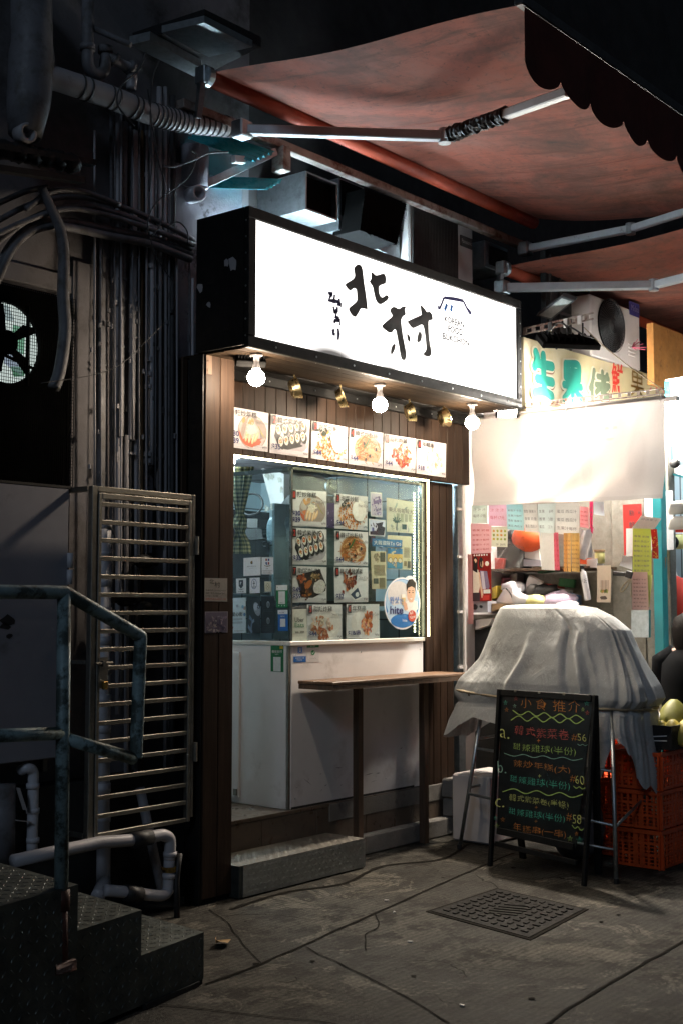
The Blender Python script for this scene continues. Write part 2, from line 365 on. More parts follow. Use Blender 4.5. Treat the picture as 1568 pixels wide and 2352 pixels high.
def stripes_ground():
    m, nt, b = _nt('worn_concrete_pavement'); p = pos(nt)
    big = nz(nt, p, .9, 8, .7, .4); mid = nz(nt, p, 5, 8, .75); fine = nz(nt, p, 60, 6, .75)
    c = rmp(nt, big, (.3, (.022, .021, .0175)), (.5, (.061, .057, .048)), (.7, (.132, .123, .103)))
    c = mix(nt, rmp(nt, mid, (.44, .9), (.52, 0.)), c, (.022, .019, .015))
    c = mix(nt, rmp(nt, nz(nt, p, 2.2, 9, .8, .8), (.55, 0.), (.585, .8)), c, (.15, .138, .112))
    c = mix(nt, 1., c, rmp(nt, fine, (.3, .35), (.7, 1.25)), 'MULTIPLY')
    wp = _n(nt, 'ShaderNodeVectorMath', operation='ADD'); nt.links.new(p, wp.inputs[0])
    n3 = _n(nt, 'ShaderNodeTexNoise'); n3.inputs['Scale'].default_value = 2.2; n3.inputs['Detail'].default_value = 5; nt.links.new(p, n3.inputs[0])
    sc_ = _n(nt, 'ShaderNodeVectorMath', operation='SCALE'); sc_.inputs[3].default_value = .5; nt.links.new(n3.outputs[1], sc_.inputs[0]); nt.links.new(sc_.outputs[0], wp.inputs[1])
    v = _n(nt, 'ShaderNodeTexVoronoi', feature='DISTANCE_TO_EDGE'); v.inputs['Scale'].default_value = 1.15; nt.links.new(wp.outputs[0], v.inputs['Vector'])
    crk = rmp(nt, v.outputs['Distance'], (.001, .8), (.006, 0.)); msk = rmp(nt, nz(nt, p, .7, 3), (.52, 0.), (.60, 1.))
    cm = mix(nt, 1., crk, msk, 'MULTIPLY'); c = mix(nt, cm, c, (.012, .010, .008))
    # broomed texture lines
    wv = _n(nt, 'ShaderNodeTexWave', bands_direction='Y'); wv.inputs['Scale'].default_value = 9; wv.inputs['Distortion'].default_value = 2.5; wv.inputs['Detail'].default_value = 4
    wv.inputs['Detail Scale'].default_value = 3; nt.links.new(pos(nt, .35, 1, 1), wv.inputs['Vector'])
    c = mix(nt, .4, c, rmp(nt, wv.outputs[1], (.2, .4), (.8, 1.1)), 'MULTIPLY')
    nt.links.new(c, b.inputs['Base Color']); b.inputs['Roughness'].default_value = .8
    nt.links.new(rmp(nt, big, (.3, .62), (.7, .9)), b.inputs['Roughness']); b.inputs['Specular IOR Level'].default_value = .16
    ht = _n(nt, 'ShaderNodeMix', data_type='FLOAT', i_0=.5); nt.links.new(fine, ht.inputs[2]); nt.links.new(mid, ht.inputs[3])
    sb = _n(nt, 'ShaderNodeMath', operation='SUBTRACT'); nt.links.new(ht.outputs[0], sb.inputs[0]); nt.links.new(cm, sb.inputs[1])
    bump(nt, b, sb.outputs[0], .9, .016); return m
M['ground'] = stripes_ground()
def chequer():
    m, nt, b = _nt('chequer_plate'); p = pos(nt)
    n = rmp(nt, nz(nt, p, 7, 6, .7), (.3, (.055, .065, .062)), (.7, (.13, .145, .14)))
    nt.links.new(n, b.inputs['Base Color']); b.inputs['Metallic'].default_value = .75; b.inputs['Roughness'].default_value = .45
    nt.links.new(rmp(nt, nz(nt, p, 20, 4), (.3, .35), (.7, .6)), b.inputs['Roughness']); return m
M['chequer'] = chequer()
M['chequerlt'] = mat('bright_chequer_plate', (.24, .225, .20), .45, .8, .25, 12, stain=(.12, .10, .08), sscale=6)
def curtainmat():
    m, nt, b = _nt('checked_curtain'); p = pos(nt, obj=True); out = None
    sep = _n(nt, 'ShaderNodeSeparateXYZ'); nt.links.new(p, sep.inputs[0]); ch = []
    uv = _n(nt, 'ShaderNodeUVMap'); s2 = _n(nt, 'ShaderNodeSeparateXYZ'); nt.links.new(uv.outputs[0], s2.inputs[0])
    for k in (0, 1):
        a = _n(nt, 'ShaderNodeMath', operation='MULTIPLY', i_1=[16., 22.][k]); nt.links.new(s2.outputs[k], a.inputs[0])
        f = _n(nt, 'ShaderNodeMath', operation='FRACT'); nt.links.new(a.outputs[0], f.inputs[0])
        g = _n(nt, 'ShaderNodeMath', operation='GREATER_THAN', i_1=.5); nt.links.new(f.outputs[0], g.inputs[0]); ch.append(g)
    ad = _n(nt, 'ShaderNodeMath', operation='ADD'); nt.links.new(ch[0].outputs[0], ad.inputs[0]); nt.links.new(ch[1].outputs[0], ad.inputs[1])
    hf = _n(nt, 'ShaderNodeMath', operation='MULTIPLY', i_1=.5); nt.links.new(ad.outputs[0], hf.inputs[0])
    nt.links.new(rmp(nt, hf.outputs[0], (.1, (.42, .36, .20)), (.5, (.15, .16, .085)), (.9, (.03, .045, .036))), b.inputs['Base Color']); b.inputs['Roughness'].default_value = .9
    return m
M['curtain'] = curtainmat()
M['frameglass'] = mat('greenish_glass_edge', (.045, .055, .05), .25, 0, .1, 5)
M['led2'] = emit('inner_led_dots', (1, .92, .55), 7)
M['bulb'] = emit('lit_bulb', (1, .82, .62), 275)
M['led'] = emit('led_strip', (1, .92, .55), 15)
M['signlit'] = emit('lit_sign_face', (.96, .98, 1), 3.2)
M['tubelit'] = emit('lit_tube', (.70, .90, 1), 180)
M['floodlit'] = emit('lit_floodlight_glass', (1, .93, .84), 9)
M['glass'] = glassmat('window_glass', (.86, .95, .92), film=.0)
M['plasticfilm'] = glassmat('hanging_plastic_film', (.92, .94, .92), .2, film=.13)
# ---------------------------------------------------------------- the setting
MB().grid(lambda u, v: V((-25+60*u, -25+60*v, 0)), 8, 8).build('pavement', M['ground'], kind='structure')
def groove(pts, wd=.012):
    mb = MB(); path = bez([aZ(x, y, 0) for x, y in pts], 10)
    L, Rr = [], []
    for i, p in enumerate(path):
        t = (path[min(i+1, len(path)-1)]-path[max(i-1, 0)]).normalized(); s = V((-t.y, t.x, 0))
        k = noise.noise(V((p.x*6, p.y*6, 0))); q = p+s*(k*.010); h = wd*(.5+.6*abs(noise.noise(V((p.x*15, p.y*15, 3)))))
        L.append(q+s*h+V((0, 0, .004))); Rr.append(q-s*h+V((0, 0, .004)))
    n = len(L); mb.add(L+Rr, [(i, i+1, n+i+1, n+i) for i in range(n-1)]); return mb
M['groove'] = mat('dirt_filled_joint', (.012, .0105, .0085), .95, 0, .4, 30, spec=.05)
for pts, wd in (([(1600, 2146), (1440, 2236), (1320, 2308), (1200, 2390)], .012), ([(-20, 2352), (60, 2350), (165, 2350), (330, 2310), (560, 2330), (760, 2352), (850, 2380)], .006),
                ([(470, 2262), (600, 2215), (790, 2130), (930, 2068), (1060, 2010), (1180, 1960)], .012), ([(528, 2090), (660, 2050), (790, 2030), (880, 1990), (1010, 1975), (1075, 1940)], .022), ([(1030, 2352), (930, 2290), (800, 2225), (700, 2175)], .006), ([(600, 2215), (560, 2170), (520, 2120), (480, 2090)], .004), ([(862, 2100), (868, 2130), (838, 2150), (842, 2185)], .006)):
    groove(pts, wd).build('pavement_joint', M['groove'], kind='structure')
# ---------------------------------------------------------------- the snack shop
shop = thing('snack_shop', 'small snack shop with dark plank cladding, white counter and glass window', 'shop', (4.89, 5.0, 0))
def planks(x0, x1, y, z0, z1, wdt, th=.018, gap=.004, yb=None):
    mb = MB(); n = max(1, round((x1-x0)/wdt)); wd = (x1-x0)/n
    for i in range(n): mb.box((x0+i*wd+gap/2, y, z0), (x0+(i+1)*wd-gap/2, y+th, z1), .003)
    return mb
SF = 4.65                                  # front plane of the light-box
mb = planks(4.895, 5.125, 4.985, .03, 2.99, .115); mb.build('pillar', M['plank'], shop)
mb = MB(); mb.box((4.885, 5.003, 0), (5.125, 5.10, 2.985)); mb.box((4.878, 4.99, 0), (4.886, 5.10, 2.985)); mb.build('pillar_core', M['black'], shop)
mb = MB(); mb.box((4.893, 4.978, 2.88), (4.935, 4.984, 2.985)); 
for z in (2.90, 2.955): mb.lathe((4.905, 4.978, z), (0, -1, 0), [(.006, 0), (.005, .003), (0, .004)], 8)
mb.build('corner_bracket', M['oldwood'], shop)
mb = planks(5.13, 7.82, 5.2, 2.492, 2.96, .0945); mb.build('fascia', M['plank'], shop)
MB().box((5.13, 5.219, 2.492), (7.82, 5.235, 2.985)).build('fascia_backing', M['black'], shop)
mb = MB(); mb.box((5.13, 5.165, 2.925), (7.82, 5.198, 2.985), .004)
mb.build('fascia_beam', M['black'], shop)
mb = MB()
for x in [5.4+.21*i for i in range(12)]:
    mb.lathe((x, 5.165, 2.955), (0, -1, 0), [(.006, 0), (.005, .003), (0, .005)], 8)
    mb.lathe((x+.06, SF+.02, 2.988), (0, 0, -1), [(.006, 0), (.005, .003), (0, .005)], 8)
mb.build('rivet', M['galv'], shop, kind='stuff')
mb = MB(); n = 6
for i in range(n):
    a = SF+.035+(5.17-SF-.035)*i/n; b = SF+.035+(5.17-SF-.035)*(i+1)/n; mb.box((4.9, a+.002, 2.987), (7.66, b-.002, 2.999))
mb.build('soffit', M['soffit'], shop)
# raised floor and its riser
mb = MB(); mb.box((5.13, 5.252, 0), (7.67, 7.2, .335)); mb.build('plinth', M['concrete2'], shop)
mb = MB()
for i in range(5): mb.box((5.14+i*.5, 5.2405, .03), (5.136+(i+1)*.5, 5.251, .335), .002)
mb.build('riser_tile', M['tile'], shop, kind=None)
mb = MB()
for i in range(5):
    for j in range(4): mb.box((5.14+i*.4, 5.238+j*.4, .336), (5.137+(i+1)*.4, 5.235+(j+1)*.4, .358), .002)
mb.build('floor_tile', M['tile'], shop)
# counter cabinet
cab = MB().box((5.91, 5.252, .36), (7.296, 5.275, 1.355), .003).build('counter_front', M['white'], shop)
mb = MB(); R.seed(31)
for k in range(16):   # kick marks and scuffs on the counter front
    x, z, a = R.uniform(5.95, 7.2), .38+abs(R.gauss(0, .14)), R.uniform(-.6, .6); L_ = R.uniform(.008, .05); d = V((math.cos(a), 0, math.sin(a))); e = V((-d.z, 0, d.x))*R.uniform(.0008, .003); o = V((x, 5.2512, z)); mb.quad(o-d*L_-e*.2, o-e, o+d*L_+e*.3, o+e)
mb.build('scuff_mark', M['inkgrey'], cab, kind='stuff')
mb = MB(); mb.box((5.912, 5.2495, .358), (7.18, 5.2515, .372)); mb.build('dirty_seam', M['dark'], cab)
mb = MB()
for x in (5.95, 6.6, 7.26):
    for z in (.42, 1.3): mb.lathe((x, 5.252, z), (0, -1, 0), [(.006, 0), (.004, .002), (0, .0022)], 8)
mb.build('screw', M['galv'], cab, kind='stuff')
MB().box((5.889, 5.256, .36), (5.908, 5.272, 1.355), .002).build('corner_trim', M['steel'], shop)
MB().box((5.888, 5.276, .36), (5.909, 6.05, 1.355), .003).build('counter_side', M['white'], shop)
flap = MB().box((5.874, 5.66, .40), (5.886, 6.02, 1.31), .003).build('counter_flap', M['white'], shop)
MB().box((5.866, 5.67, .41), (5.874, 5.70, .45)).build('flap_catch', M['steel'], flap)
mb = MB(); mb.box((5.883, 5.236, 1.356), (7.30, 5.30, 1.384), .004); mb.box((5.883, 5.302, 1.356), (5.925, 6.05, 1.384), .004); mb.build('window_ledge', M['ledge'], shop)
win = MB(); win.box((5.898, 5.244, 1.386), (5.912, 5.260, 2.455)); win.box((5.915, 5.243, 2.452), (7.27, 5.262, 2.468)); win.box((7.272, 5.24, 1.386), (7.302, 5.27, 2.468)); win.box((5.893, 5.264, 2.44), (5.913, 6.05, 2.466))
win = win.build('window_frame', M['frameglass'], shop)
MB().quad((5.916, 5.252, 1.386), (7.270, 5.252, 1.386), (7.270, 5.252, 2.438), (5.916, 5.252, 2.438)).build('front_pane', M['glass'], win)
MB().quad((5.903, 6.05, 1.386), (5.903, 5.265, 1.386), (5.903, 5.265, 2.438), (5.903, 6.05, 2.438)).build('side_pane', M['glass'], win)
mb = MB(); mb.box((5.30, 5.205, 2.481), (7.31, 5.217, 2.4905)); mb.box((7.303, 5.207, 1.39), (7.311, 5.217, 2.474)); led = mb.build('light_strip', M['led'], shop)
mb = MB()
for i in range(46): z = 1.42+i*.0215; mb.box((7.225, 5.275, z), (7.24, 5.28, z+.010))
mb.build('inner_light_strip', M['led2'], shop)
mb = planks(7.318, 7.66, 5.242, .345, 2.485, .085); mb.build('end_wall', M['plank'], shop)
MB().box((7.318, 5.262, .345), (7.67, 5.30, 2.485)).build('end_wall_core', M['black'], shop)
MB().box((6.26, 5.2355, .24), (7.67, 5.2505, .352), .006).build('base_board', M['concrete2'], shop)
# shell: side, back and ceiling of the room
M['roomtile'] = mat('pale_blue_wall_tile', (.42, .52, .56), .35, 0, .08, 3)
def tilemat():
    m, nt, b = _nt('glazed_wall_tile'); br = _n(nt, 'ShaderNodeTexBrick'); br.offset = 0; br.inputs['Scale'].default_value = 1
    br.inputs['Brick Width'].default_value = .3; br.inputs['Row Height'].default_value = .3; br.inputs['Mortar Size'].default_value = .006
    br.inputs['Color1'].default_value = (.50, .60, .64, 1); br.inputs['Color2'].default_value = (.46, .56, .60, 1); br.inputs['Mortar'].default_value = (.12, .14, .15, 1)
    p = pos(nt); sp = _n(nt, 'ShaderNodeSeparateXYZ'); nt.links.new(p, sp.inputs[0]); ad = _n(nt, 'ShaderNodeMath', operation='ADD'); nt.links.new(sp.outputs[0], ad.inputs[0]); nt.links.new(sp.outputs[1], ad.inputs[1])
    cb = _n(nt, 'ShaderNodeCombineXYZ'); nt.links.new(ad.outputs[0], cb.inputs[0]); nt.links.new(sp.outputs[2], cb.inputs[1]); nt.links.new(cb.outputs[0], br.inputs['Vector'])
    nt.links.new(br.outputs[0], b.inputs['Base Color']); b.inputs['Roughness'].default_value = .3; return m
M['glaze'] = tilemat()
mb = MB(); mb.box((5.0, 7.2, .3), (8.0, 7.28, 3.0)); mb.box((4.98, 5.80, .3), (5.05, 7.2, 3.0)); mb.box((7.72, 5.32, .3), (7.78, 7.2, 3.0)); mb.build('room_wall', M['glaze'], shop)
MB().box((5.06, 5.24, 2.62), (7.78, 7.25, 2.7)).build('ceiling', M['wallgrey'], shop)
mb = MB(); mb.box((5.06, 5.09, 0), (5.128, 5.80, 2.98)); mb.build('door_jamb', M['black'], shop)
# upper storey over the shop front
MB().box((5.6, 5.62, 3.0), (22, 5.9, 13)).build('upper_wall', M['walldark'], shop)
MB().box((5.06, 5.06, 2.98), (7.80, 5.62, 3.02)).build('canopy_slab', M['black'], shop)
# ---------------------------------------------------------------- light-box sign
sg = thing('sign_box', 'long white backlit sign box over the snack shop with black brush lettering', 'sign', (4.88, SF, 3.0))
def sP(x, y, off=.0): p = aY(x, y, SF+.012); return p-V((0, off, 0))
mb = MB(); mb.box((4.88, SF+.035, 3.001), (7.665, 5.05, 3.755)); mb.build('cabinet', M['black'], sg)
fr = MB(); x0, x1, z0, z1 = 4.88, 7.665, 2.985, 3.758; fw = .062
fr.box((x0, SF, z1-fw), (x1, SF+.034, z1), .004); fr.box((x0, SF, z0), (x1, SF+.034, z0+.066), .004)
fr.box((x0, SF, z0+.067), (x0+.06, SF+.034, z1-fw-.001), .004); fr.box((x1-.055, SF, z0+.067), (x1, SF+.034, z1-fw-.001), .004); fr = fr.build('frame', M['black'], sg)
mb = MB()
for i in range(8):
    mb.lathe((5.1+i*.34, SF, z0+.03), (0, -1, 0), [(.007, 0), (.006, .003), (0, .004)], 8)
    mb.lathe((x0, SF+.02, 3.05+i*.09), (-1, 0, 0), [(.006, 0), (.005, .003), (0, .004)], 8)
    mb.lathe((x1-.02, SF, 3.05+i*.09), (0, -1, 0), [(.006, 0), (.005, .003), (0, .004)], 8)
mb.build('frame_rivet', M['galv'], fr, kind='stuff')
def facemat():
    m, nt, b = _nt('lit_sign_acrylic'); p = pos(nt); sp = _n(nt, 'ShaderNodeSeparateXYZ'); nt.links.new(p, sp.inputs[0])
    b.inputs['Base Color'].default_value = (.8, .8, .8, 1); b.inputs['Emission Color'].default_value = (1, .97, .93, 1)
    # lower emission in scalloped patches along the bottom edge of the face
    s = None
    for cx, wx, hz in ((5.60, .30, .075), (6.15, .11, .028), (6.55, .05, .02)):
        a = _n(nt, 'ShaderNodeVectorMath', operation='SUBTRACT'); nt.links.new(p, a.inputs[0]); a.inputs[1].default_value = (cx, SF, 3.045)
        b2 = _n(nt, 'ShaderNodeVectorMath', operation='MULTIPLY'); nt.links.new(a.outputs[0], b2.inputs[0]); b2.inputs[1].default_value = (1/wx, 0, 1/hz)
        ln = _n(nt, 'ShaderNodeVectorMath', operation='LENGTH'); nt.links.new(b2.outputs[0], ln.inputs[0])
        r = rmp(nt, ln.outputs['Value'], (.35, .02), (1., 1.))
        s = r if s is None else mix(nt, 1., s, r, 'MULTIPLY')
    ml = _n(nt, 'ShaderNodeMath', operation='MULTIPLY', i_1=2.0); nt.links.new(s, ml.inputs[0]); nt.links.new(ml.outputs[0], b.inputs['Emission Strength']); return m
M['signface'] = facemat()
MB().quad((x0+.058, SF+.014, z0+.064), (x1-.053, SF+.014, z0+.064), (x1-.053, SF+.014, z1-.06), (x0+.058, SF+.014, z1-.06)).build('lit_face', M['signface'], sg)
def Dz(cx, cy): return ((1230+cx*.44643)*.5741, (960+cy*.44643)*.5741)
def smooth(pts, n=4):
    P = [V((x, y, 0)) for x, y in pts]; N = len(P); out = []
    for i in range(N):
        a, b, c, d = P[i-1], P[i], P[(i+1) % N], P[(i+2) % N]
        for k in range(n):
            t = k/n; q = .5*((2*b)+(c-a)*t+(2*a-5*b+4*c-d)*t*t+(3*b-a-3*c+d)*t*t*t); out.append((q.x, q.y))
    return out
STRK = {
 'north': [[(425, 235), (448, 220), (475, 232), (490, 275), (502, 380), (520, 500), (532, 615), (525, 621), (475, 615), (455, 648), (432, 683), (416, 690), (390, 672), (366, 628), (372, 605), (430, 555), (438, 520), (435, 460), (428, 440), (412, 433), (398, 440), (380, 453), (362, 445), (334, 408), (345, 388), (415, 337), (410, 260)],
           [(572, 288), (600, 314), (622, 316), (665, 303), (685, 308), (697, 340), (694, 385), (680, 395), (645, 408), (634, 428), (636, 470), (648, 505), (668, 515), (690, 500), (706, 494), (721, 515), (708, 540), (672, 566), (645, 577), (622, 565), (602, 530), (588, 470), (577, 420), (550, 375), (563, 350), (564, 310)]],
 'village': [[(758, 602), (775, 600), (805, 617), (822, 614), (842, 598), (865, 596), (875, 602), (866, 625), (872, 668), (850, 684), (834, 715), (836, 765), (848, 855), (862, 930), (878, 1020), (872, 1065), (858, 1078), (838, 1070), (825, 1030), (812, 950), (795, 860), (785, 812), (770, 803), (752, 826), (725, 830), (690, 808), (662, 780), (672, 755), (745, 692), (750, 672), (733, 640), (740, 615)],
             [(1004, 584), (1040, 615), (1062, 645), (1085, 643), (1106, 665), (1113, 712), (1085, 722), (1077, 740), (1080, 850), (1090, 930), (1102, 1000), (1096, 1035), (1070, 1045), (1042, 1038), (1031, 1020), (1052, 990), (1055, 950), (1042, 830), (1030, 775), (1015, 760), (985, 772), (945, 790), (925, 785), (895, 745), (897, 725), (1005, 675), (1012, 662)],
             [(882, 843), (900, 853), (914, 880), (908, 912), (897, 912), (888, 890)], [(990, 824), (1010, 832), (1016, 860), (1008, 900), (988, 919), (972, 910), (978, 860)], [(762, 935), (779, 937), (775, 975), (757, 1015), (742, 1027), (736, 1010), (742, 965)]]}
mb = MB()
for i, st in enumerate(STRK['north']+STRK['village']): mb.poly([sP(*Dz(*q), .003+.0004*i) for q in smooth(st)][::-1])
mb.build('lettering', M['ink'], sg)
mb = MB(); k = 0
def pline(pts, r, flat=.003):
    "thin ribbon following photo points on the sign face"
    P = [sP(*Dz(*q), flat) for q in pts]; out = MB(); L, Q = [], []
    for i, p in enumerate(P):
        t = (P[min(i+1, len(P)-1)]-P[max(i-1, 0)]).normalized(); s = V((-t.z, 0, t.x)); rr = r[i] if isinstance(r, list) else r
        L.append(p+s*rr); Q.append(p-s*rr)
    n = len(L); return L+Q, [(i, i+1, n+i+1, n+i) for i in range(n-1)]
for pts, r in (([(1160, 610), (1182, 606), (1196, 570), (1216, 518)], [.015, .010, .009, .010]), ([(1216, 518), (1300, 528), (1388, 545)], [.010, .012, .011]), ([(1388, 545), (1420, 610), (1445, 650), (1460, 657)], [.010, .010, .016, .010])):
    mb.add(*pline(pts, r))
mb.build('roof_emblem', M['inkblue'], sg)
mb = MB(); mb.add(*pline([(1243, 576), (1222, 632)], .013)); mb.add(*pline([(1288, 584), (1277, 640)], .013)); mb.build('emblem_stroke', M['inkbluel'], sg)
mb = MB()   # brushed hangul running down beside the big characters
for st in ([(182, 476), (225, 488), (210, 490), (188, 540), (240, 550), (272, 552)], [(240, 490), (232, 545)], [(280, 525), (282, 560), (265, 575), (296, 580), (292, 604)], [(228, 595), (236, 640), (262, 632), (264, 600)], [(232, 650), (258, 655), (246, 690), (282, 700)], [(232, 722), (286, 722), (284, 768)], [(236, 722), (240, 750)],
           [(240, 805), (224, 818), (228, 842), (246, 848)], [(270, 792), (276, 840), (270, 898)]):
    mb.add(*pline(st, [.009]+[.014]*(len(st)-2)+[.009]))
mb.build('hangul_lettering', M['inkblue'], sg)
for body, a, b, h in (('KOREAN', (1222, 738), (1395, 768), .036), ('FOOD', (1252, 822), (1385, 848), .036), ('BUKCHON', (1205, 890), (1440, 935), .036)):
    p, q = sP(*Dz(*a), .003), sP(*Dz(*b), .003); q.z = p.z; text(body, p, q-p, (0, 0, h*1.25), M['ink'], sg, 'small_lettering', .035)
# tape patches on the black end of the box
R.seed(3)
for cx, cy, s_ in ((535, 607, 16), (520, 605, 8), (480, 700, 7), (460, 660, 9)):
    mb = MB(); mb.poly([aX(cx+s_*math.cos(a)*R.uniform(.5, 1.1)*.8, cy+s_*math.sin(a)*R.uniform(.7, 1.5), 4.878) for a in [k*pi/4 for k in range(8)]]); mb.build('tape_scrap', M['pvc'], sg)
# ---------------------------------------------------------------- bulbs, pans, floodlights under the soffit
LBL = ['lit globe bulb at the pillar end of the row, beside the black floodlight', 'lit globe bulb halfway along the shop soffit, above menu poster four', 'lit globe bulb at the far end of the soffit, next to the white banner']
blb = None; B0 = aZ(589, 813, 2.986)
for i, (x, y) in enumerate(((589, 813), (871.5, 882), (1083, 927))):
    p = aZ(x, y, 2.986)
    if not blb:
        blb = thing('globe_bulb', LBL[0], 'light bulb', p, 'globe bulbs under the sign')
        mb = MB(); mb.lathe(p, (0, 0, -1), [(.036, 0), (.036, .012), (.018, .016), (.0155, .05), (.024, .08), (.026, .092), (0, .092)], 20); mb.build('bulb_holder', M['wallgrey'], blb, smooth=True)
        mb = MB(); mb.ball(p-V((0, 0, .132)), .0475, 24); mb.build('bulb', M['bulb'], blb, smooth=True)
    else: dup(blb, p-B0, LBL[i])
PL = ['brass pan hanging beside the first globe bulb, its round base shown', 'brass pan seen edge-on, hanging above menu posters three and four', 'yellowish brass pan hanging just past the middle globe bulb', 'dark brass pan with a hook-hung handle, next to the last globe bulb']
for i, (cx, cy, top, tilt, face) in enumerate(((677, 893, 848, .33, .35), (783, 915, 872, .36, -.22), (940, 948, 908, .3, .3), (1018, 960, 918, .3, .55))):
    Y0 = 5.02; c = aY(cx, cy, Y0); t = aY(cx-3, top, Y0)
    pan = thing('brass_pan', PL[i], 'pan', c, 'brass pans hanging under the soffit')
    ax = (-RT*.94-V((0, 0, 1))*tilt-FW*face*.6).normalized()   # bottom of the pan looks along ax
    r = .066
    mb = MB(); T_ = lambda pr: mb.lathe(c, ax, pr, 32)
    def ringw(p_, q_):
        b = len(mb.f); mb.lathe(c, ax, [p_, q_], 32); del mb.f[b+32:], mb.m[b+32:], mb.c[b+32:]
    ringw((r*1.0, -.022), (r*.82, .022)); ringw((r*.97, -.022), (r*.80, .018)); ringw((r*1.05, -.024), (r*.97, -.024)); ringw((r*1.05, -.024), (r*1.05, -.020)); T_([(r*.82, .0225), (r*.4, .024), (r*.36, .022), (0, .022)]); T_([(r*.80, .018), (0, .0182)])
    mb.build('bowl', M['brass'], pan, smooth=True)
    up = V((0, 0, 1)); u2 = (up-ax*up.dot(ax)).normalized(); hp = c-ax*.022+u2*(r*1.0)
    MB().bar(hp, t, .012, .004, bev=.001).build('handle', M['brass'], pan)
    mb = MB(); mb.tube([t+V((0, 0, .0)), t+V((.006, 0, .02)), t+V((-.004, 0, .035)), V((t.x, t.y, 2.99))], .0022, 6); mb.build('hook', M['black'], pan)
def flood(name, label, c, aim, w, h, lit=False, powr=0, colr=(1, .93, .85), bracket=None, fins=True, spread=2.4):
    c = V(c); f = V(aim).normalized(); u = V((0, 0, 1)); rx = f.cross(u).normalized() if abs(f.z) < .98 else V((1, 0, 0)); uy = rx.cross(f).normalized()
    t = thing(name, label, 'floodlight', c)
    mb = MB(); mb.obox(c-f*.02, rx, uy, f, w/2, h/2, .02, .004); mb.build('housing', M['void'], t)
    mb = MB()
    if fins:
        for k in range(9): mb.obox(c-f*.055+rx*(w*.42*(k-4)/4), rx, uy, f, .002, h*.38, .014)
        mb.obox(c-f*.053, rx, uy, f, w*.2, h*.22, .013, .003)
    mb.build('heat_sink', M['void'], t)
    mb = MB(); q = [c+f*.0015+rx*(w*.42*a)+uy*(h*.4*b) for a, b in ((-1, -1), (1, -1), (1, 1), (-1, 1))]; mb.quad(*q); mb.build('lens', M['floodlit'] if lit else M['steel'], t)
    if bracket:
        mb = MB(); B_ = V(bracket)
        for s in (-1, 1): mb.bar(c+rx*(w*.53*s)-f*.02, B_+rx*(w*.53*s)*.9, .006, .018)
        mb.bar(B_-rx*(w*.5), B_+rx*(w*.5), .018, .006); mb.build('bracket', M['black'], t)
    if lit and powr:
        L = bpy.data.lights.new('flood_lamp', 'AREA'); L.shape = 'RECTANGLE'; L.size = w*.8; L.size_y = h*.75; L.energy = powr; L.color = colr; L.spread = spread
        lo = bpy.data.objects.new('flood_lamp', L); col.objects.link(lo); lo.parent = t
        m3 = Matrix((rx, uy, -f)).transposed() if True else None
        lo.matrix_local = Matrix.Translation(f*.004) @ m3.to_4x4()
    return t
pf = aY(572, 831, 4.86)
flood('floodlight', 'unlit black floodlight hung beside the first globe bulb', pf, (.35, .5, -.75), .17, .13, bracket=(pf.x, pf.y, 2.98))
# ---------------------------------------------------------------- printed sheets
class Sheet:
    def __init__(s, name, label, cat, quad, n, colr='#e9e6e4', group=None, m=None, curl=.0008, parent=None):
        s.q = [V(p) for p in quad]; s.n = V(n).normalized(); s.curl = curl; s.ph = R.uniform(0, 6); s.k = 0
        mb = MB(); mb.col = lin(colr); nu, nv = 6, 5
        mb.grid(lambda u, v: s.p(u, v), nu, nv)
        b = len(mb.v); mb.grid(lambda u, v: s.p(u, v, -.0008), nu, nv)
        rim = [i for i in range(nu+1)]+[(j*(nu+1)+nu) for j in range(1, nv+1)]+[nv*(nu+1)+i for i in range(nu-1, -1, -1)]+[j*(nu+1) for j in range(nv-1, 0, -1)]
        mb.add([], []); 
        for i in range(len(rim)):
            a, c = rim[i], rim[(i+1) % len(rim)]; mb.f.append([a, c, b+c, b+a]); mb.m.append(0); mb.c.append(mb.col)
        s.o = mb.build(name, m or M['print'], parent, colors=True, label=label, cat=cat, group=group)
        s.w = (s.q[1]-s.q[0]).length; s.h = (s.q[3]-s.q[0]).length
    def p(s, u, v, off=0):
        a = s.q[3].lerp(s.q[2], u); b = s.q[0].lerp(s.q[1], u); c = a.lerp(b, v)
        return c+s.n*(off+s.curl*(math.sin(3*u+s.ph)+math.cos(2.5*v+s.ph)))
    def text(s, body, u, v, du, dv, m, name='lettering', bold=0, shear=0):
        o = .0013+.00003*s.k; p = s.p(u, v, o+.0008); return text(body, p, s.p(u+du, v, o+.0008)-p, s.p(u, v+dv, o+.0008)-p, m, s.o, name, bold, shear)
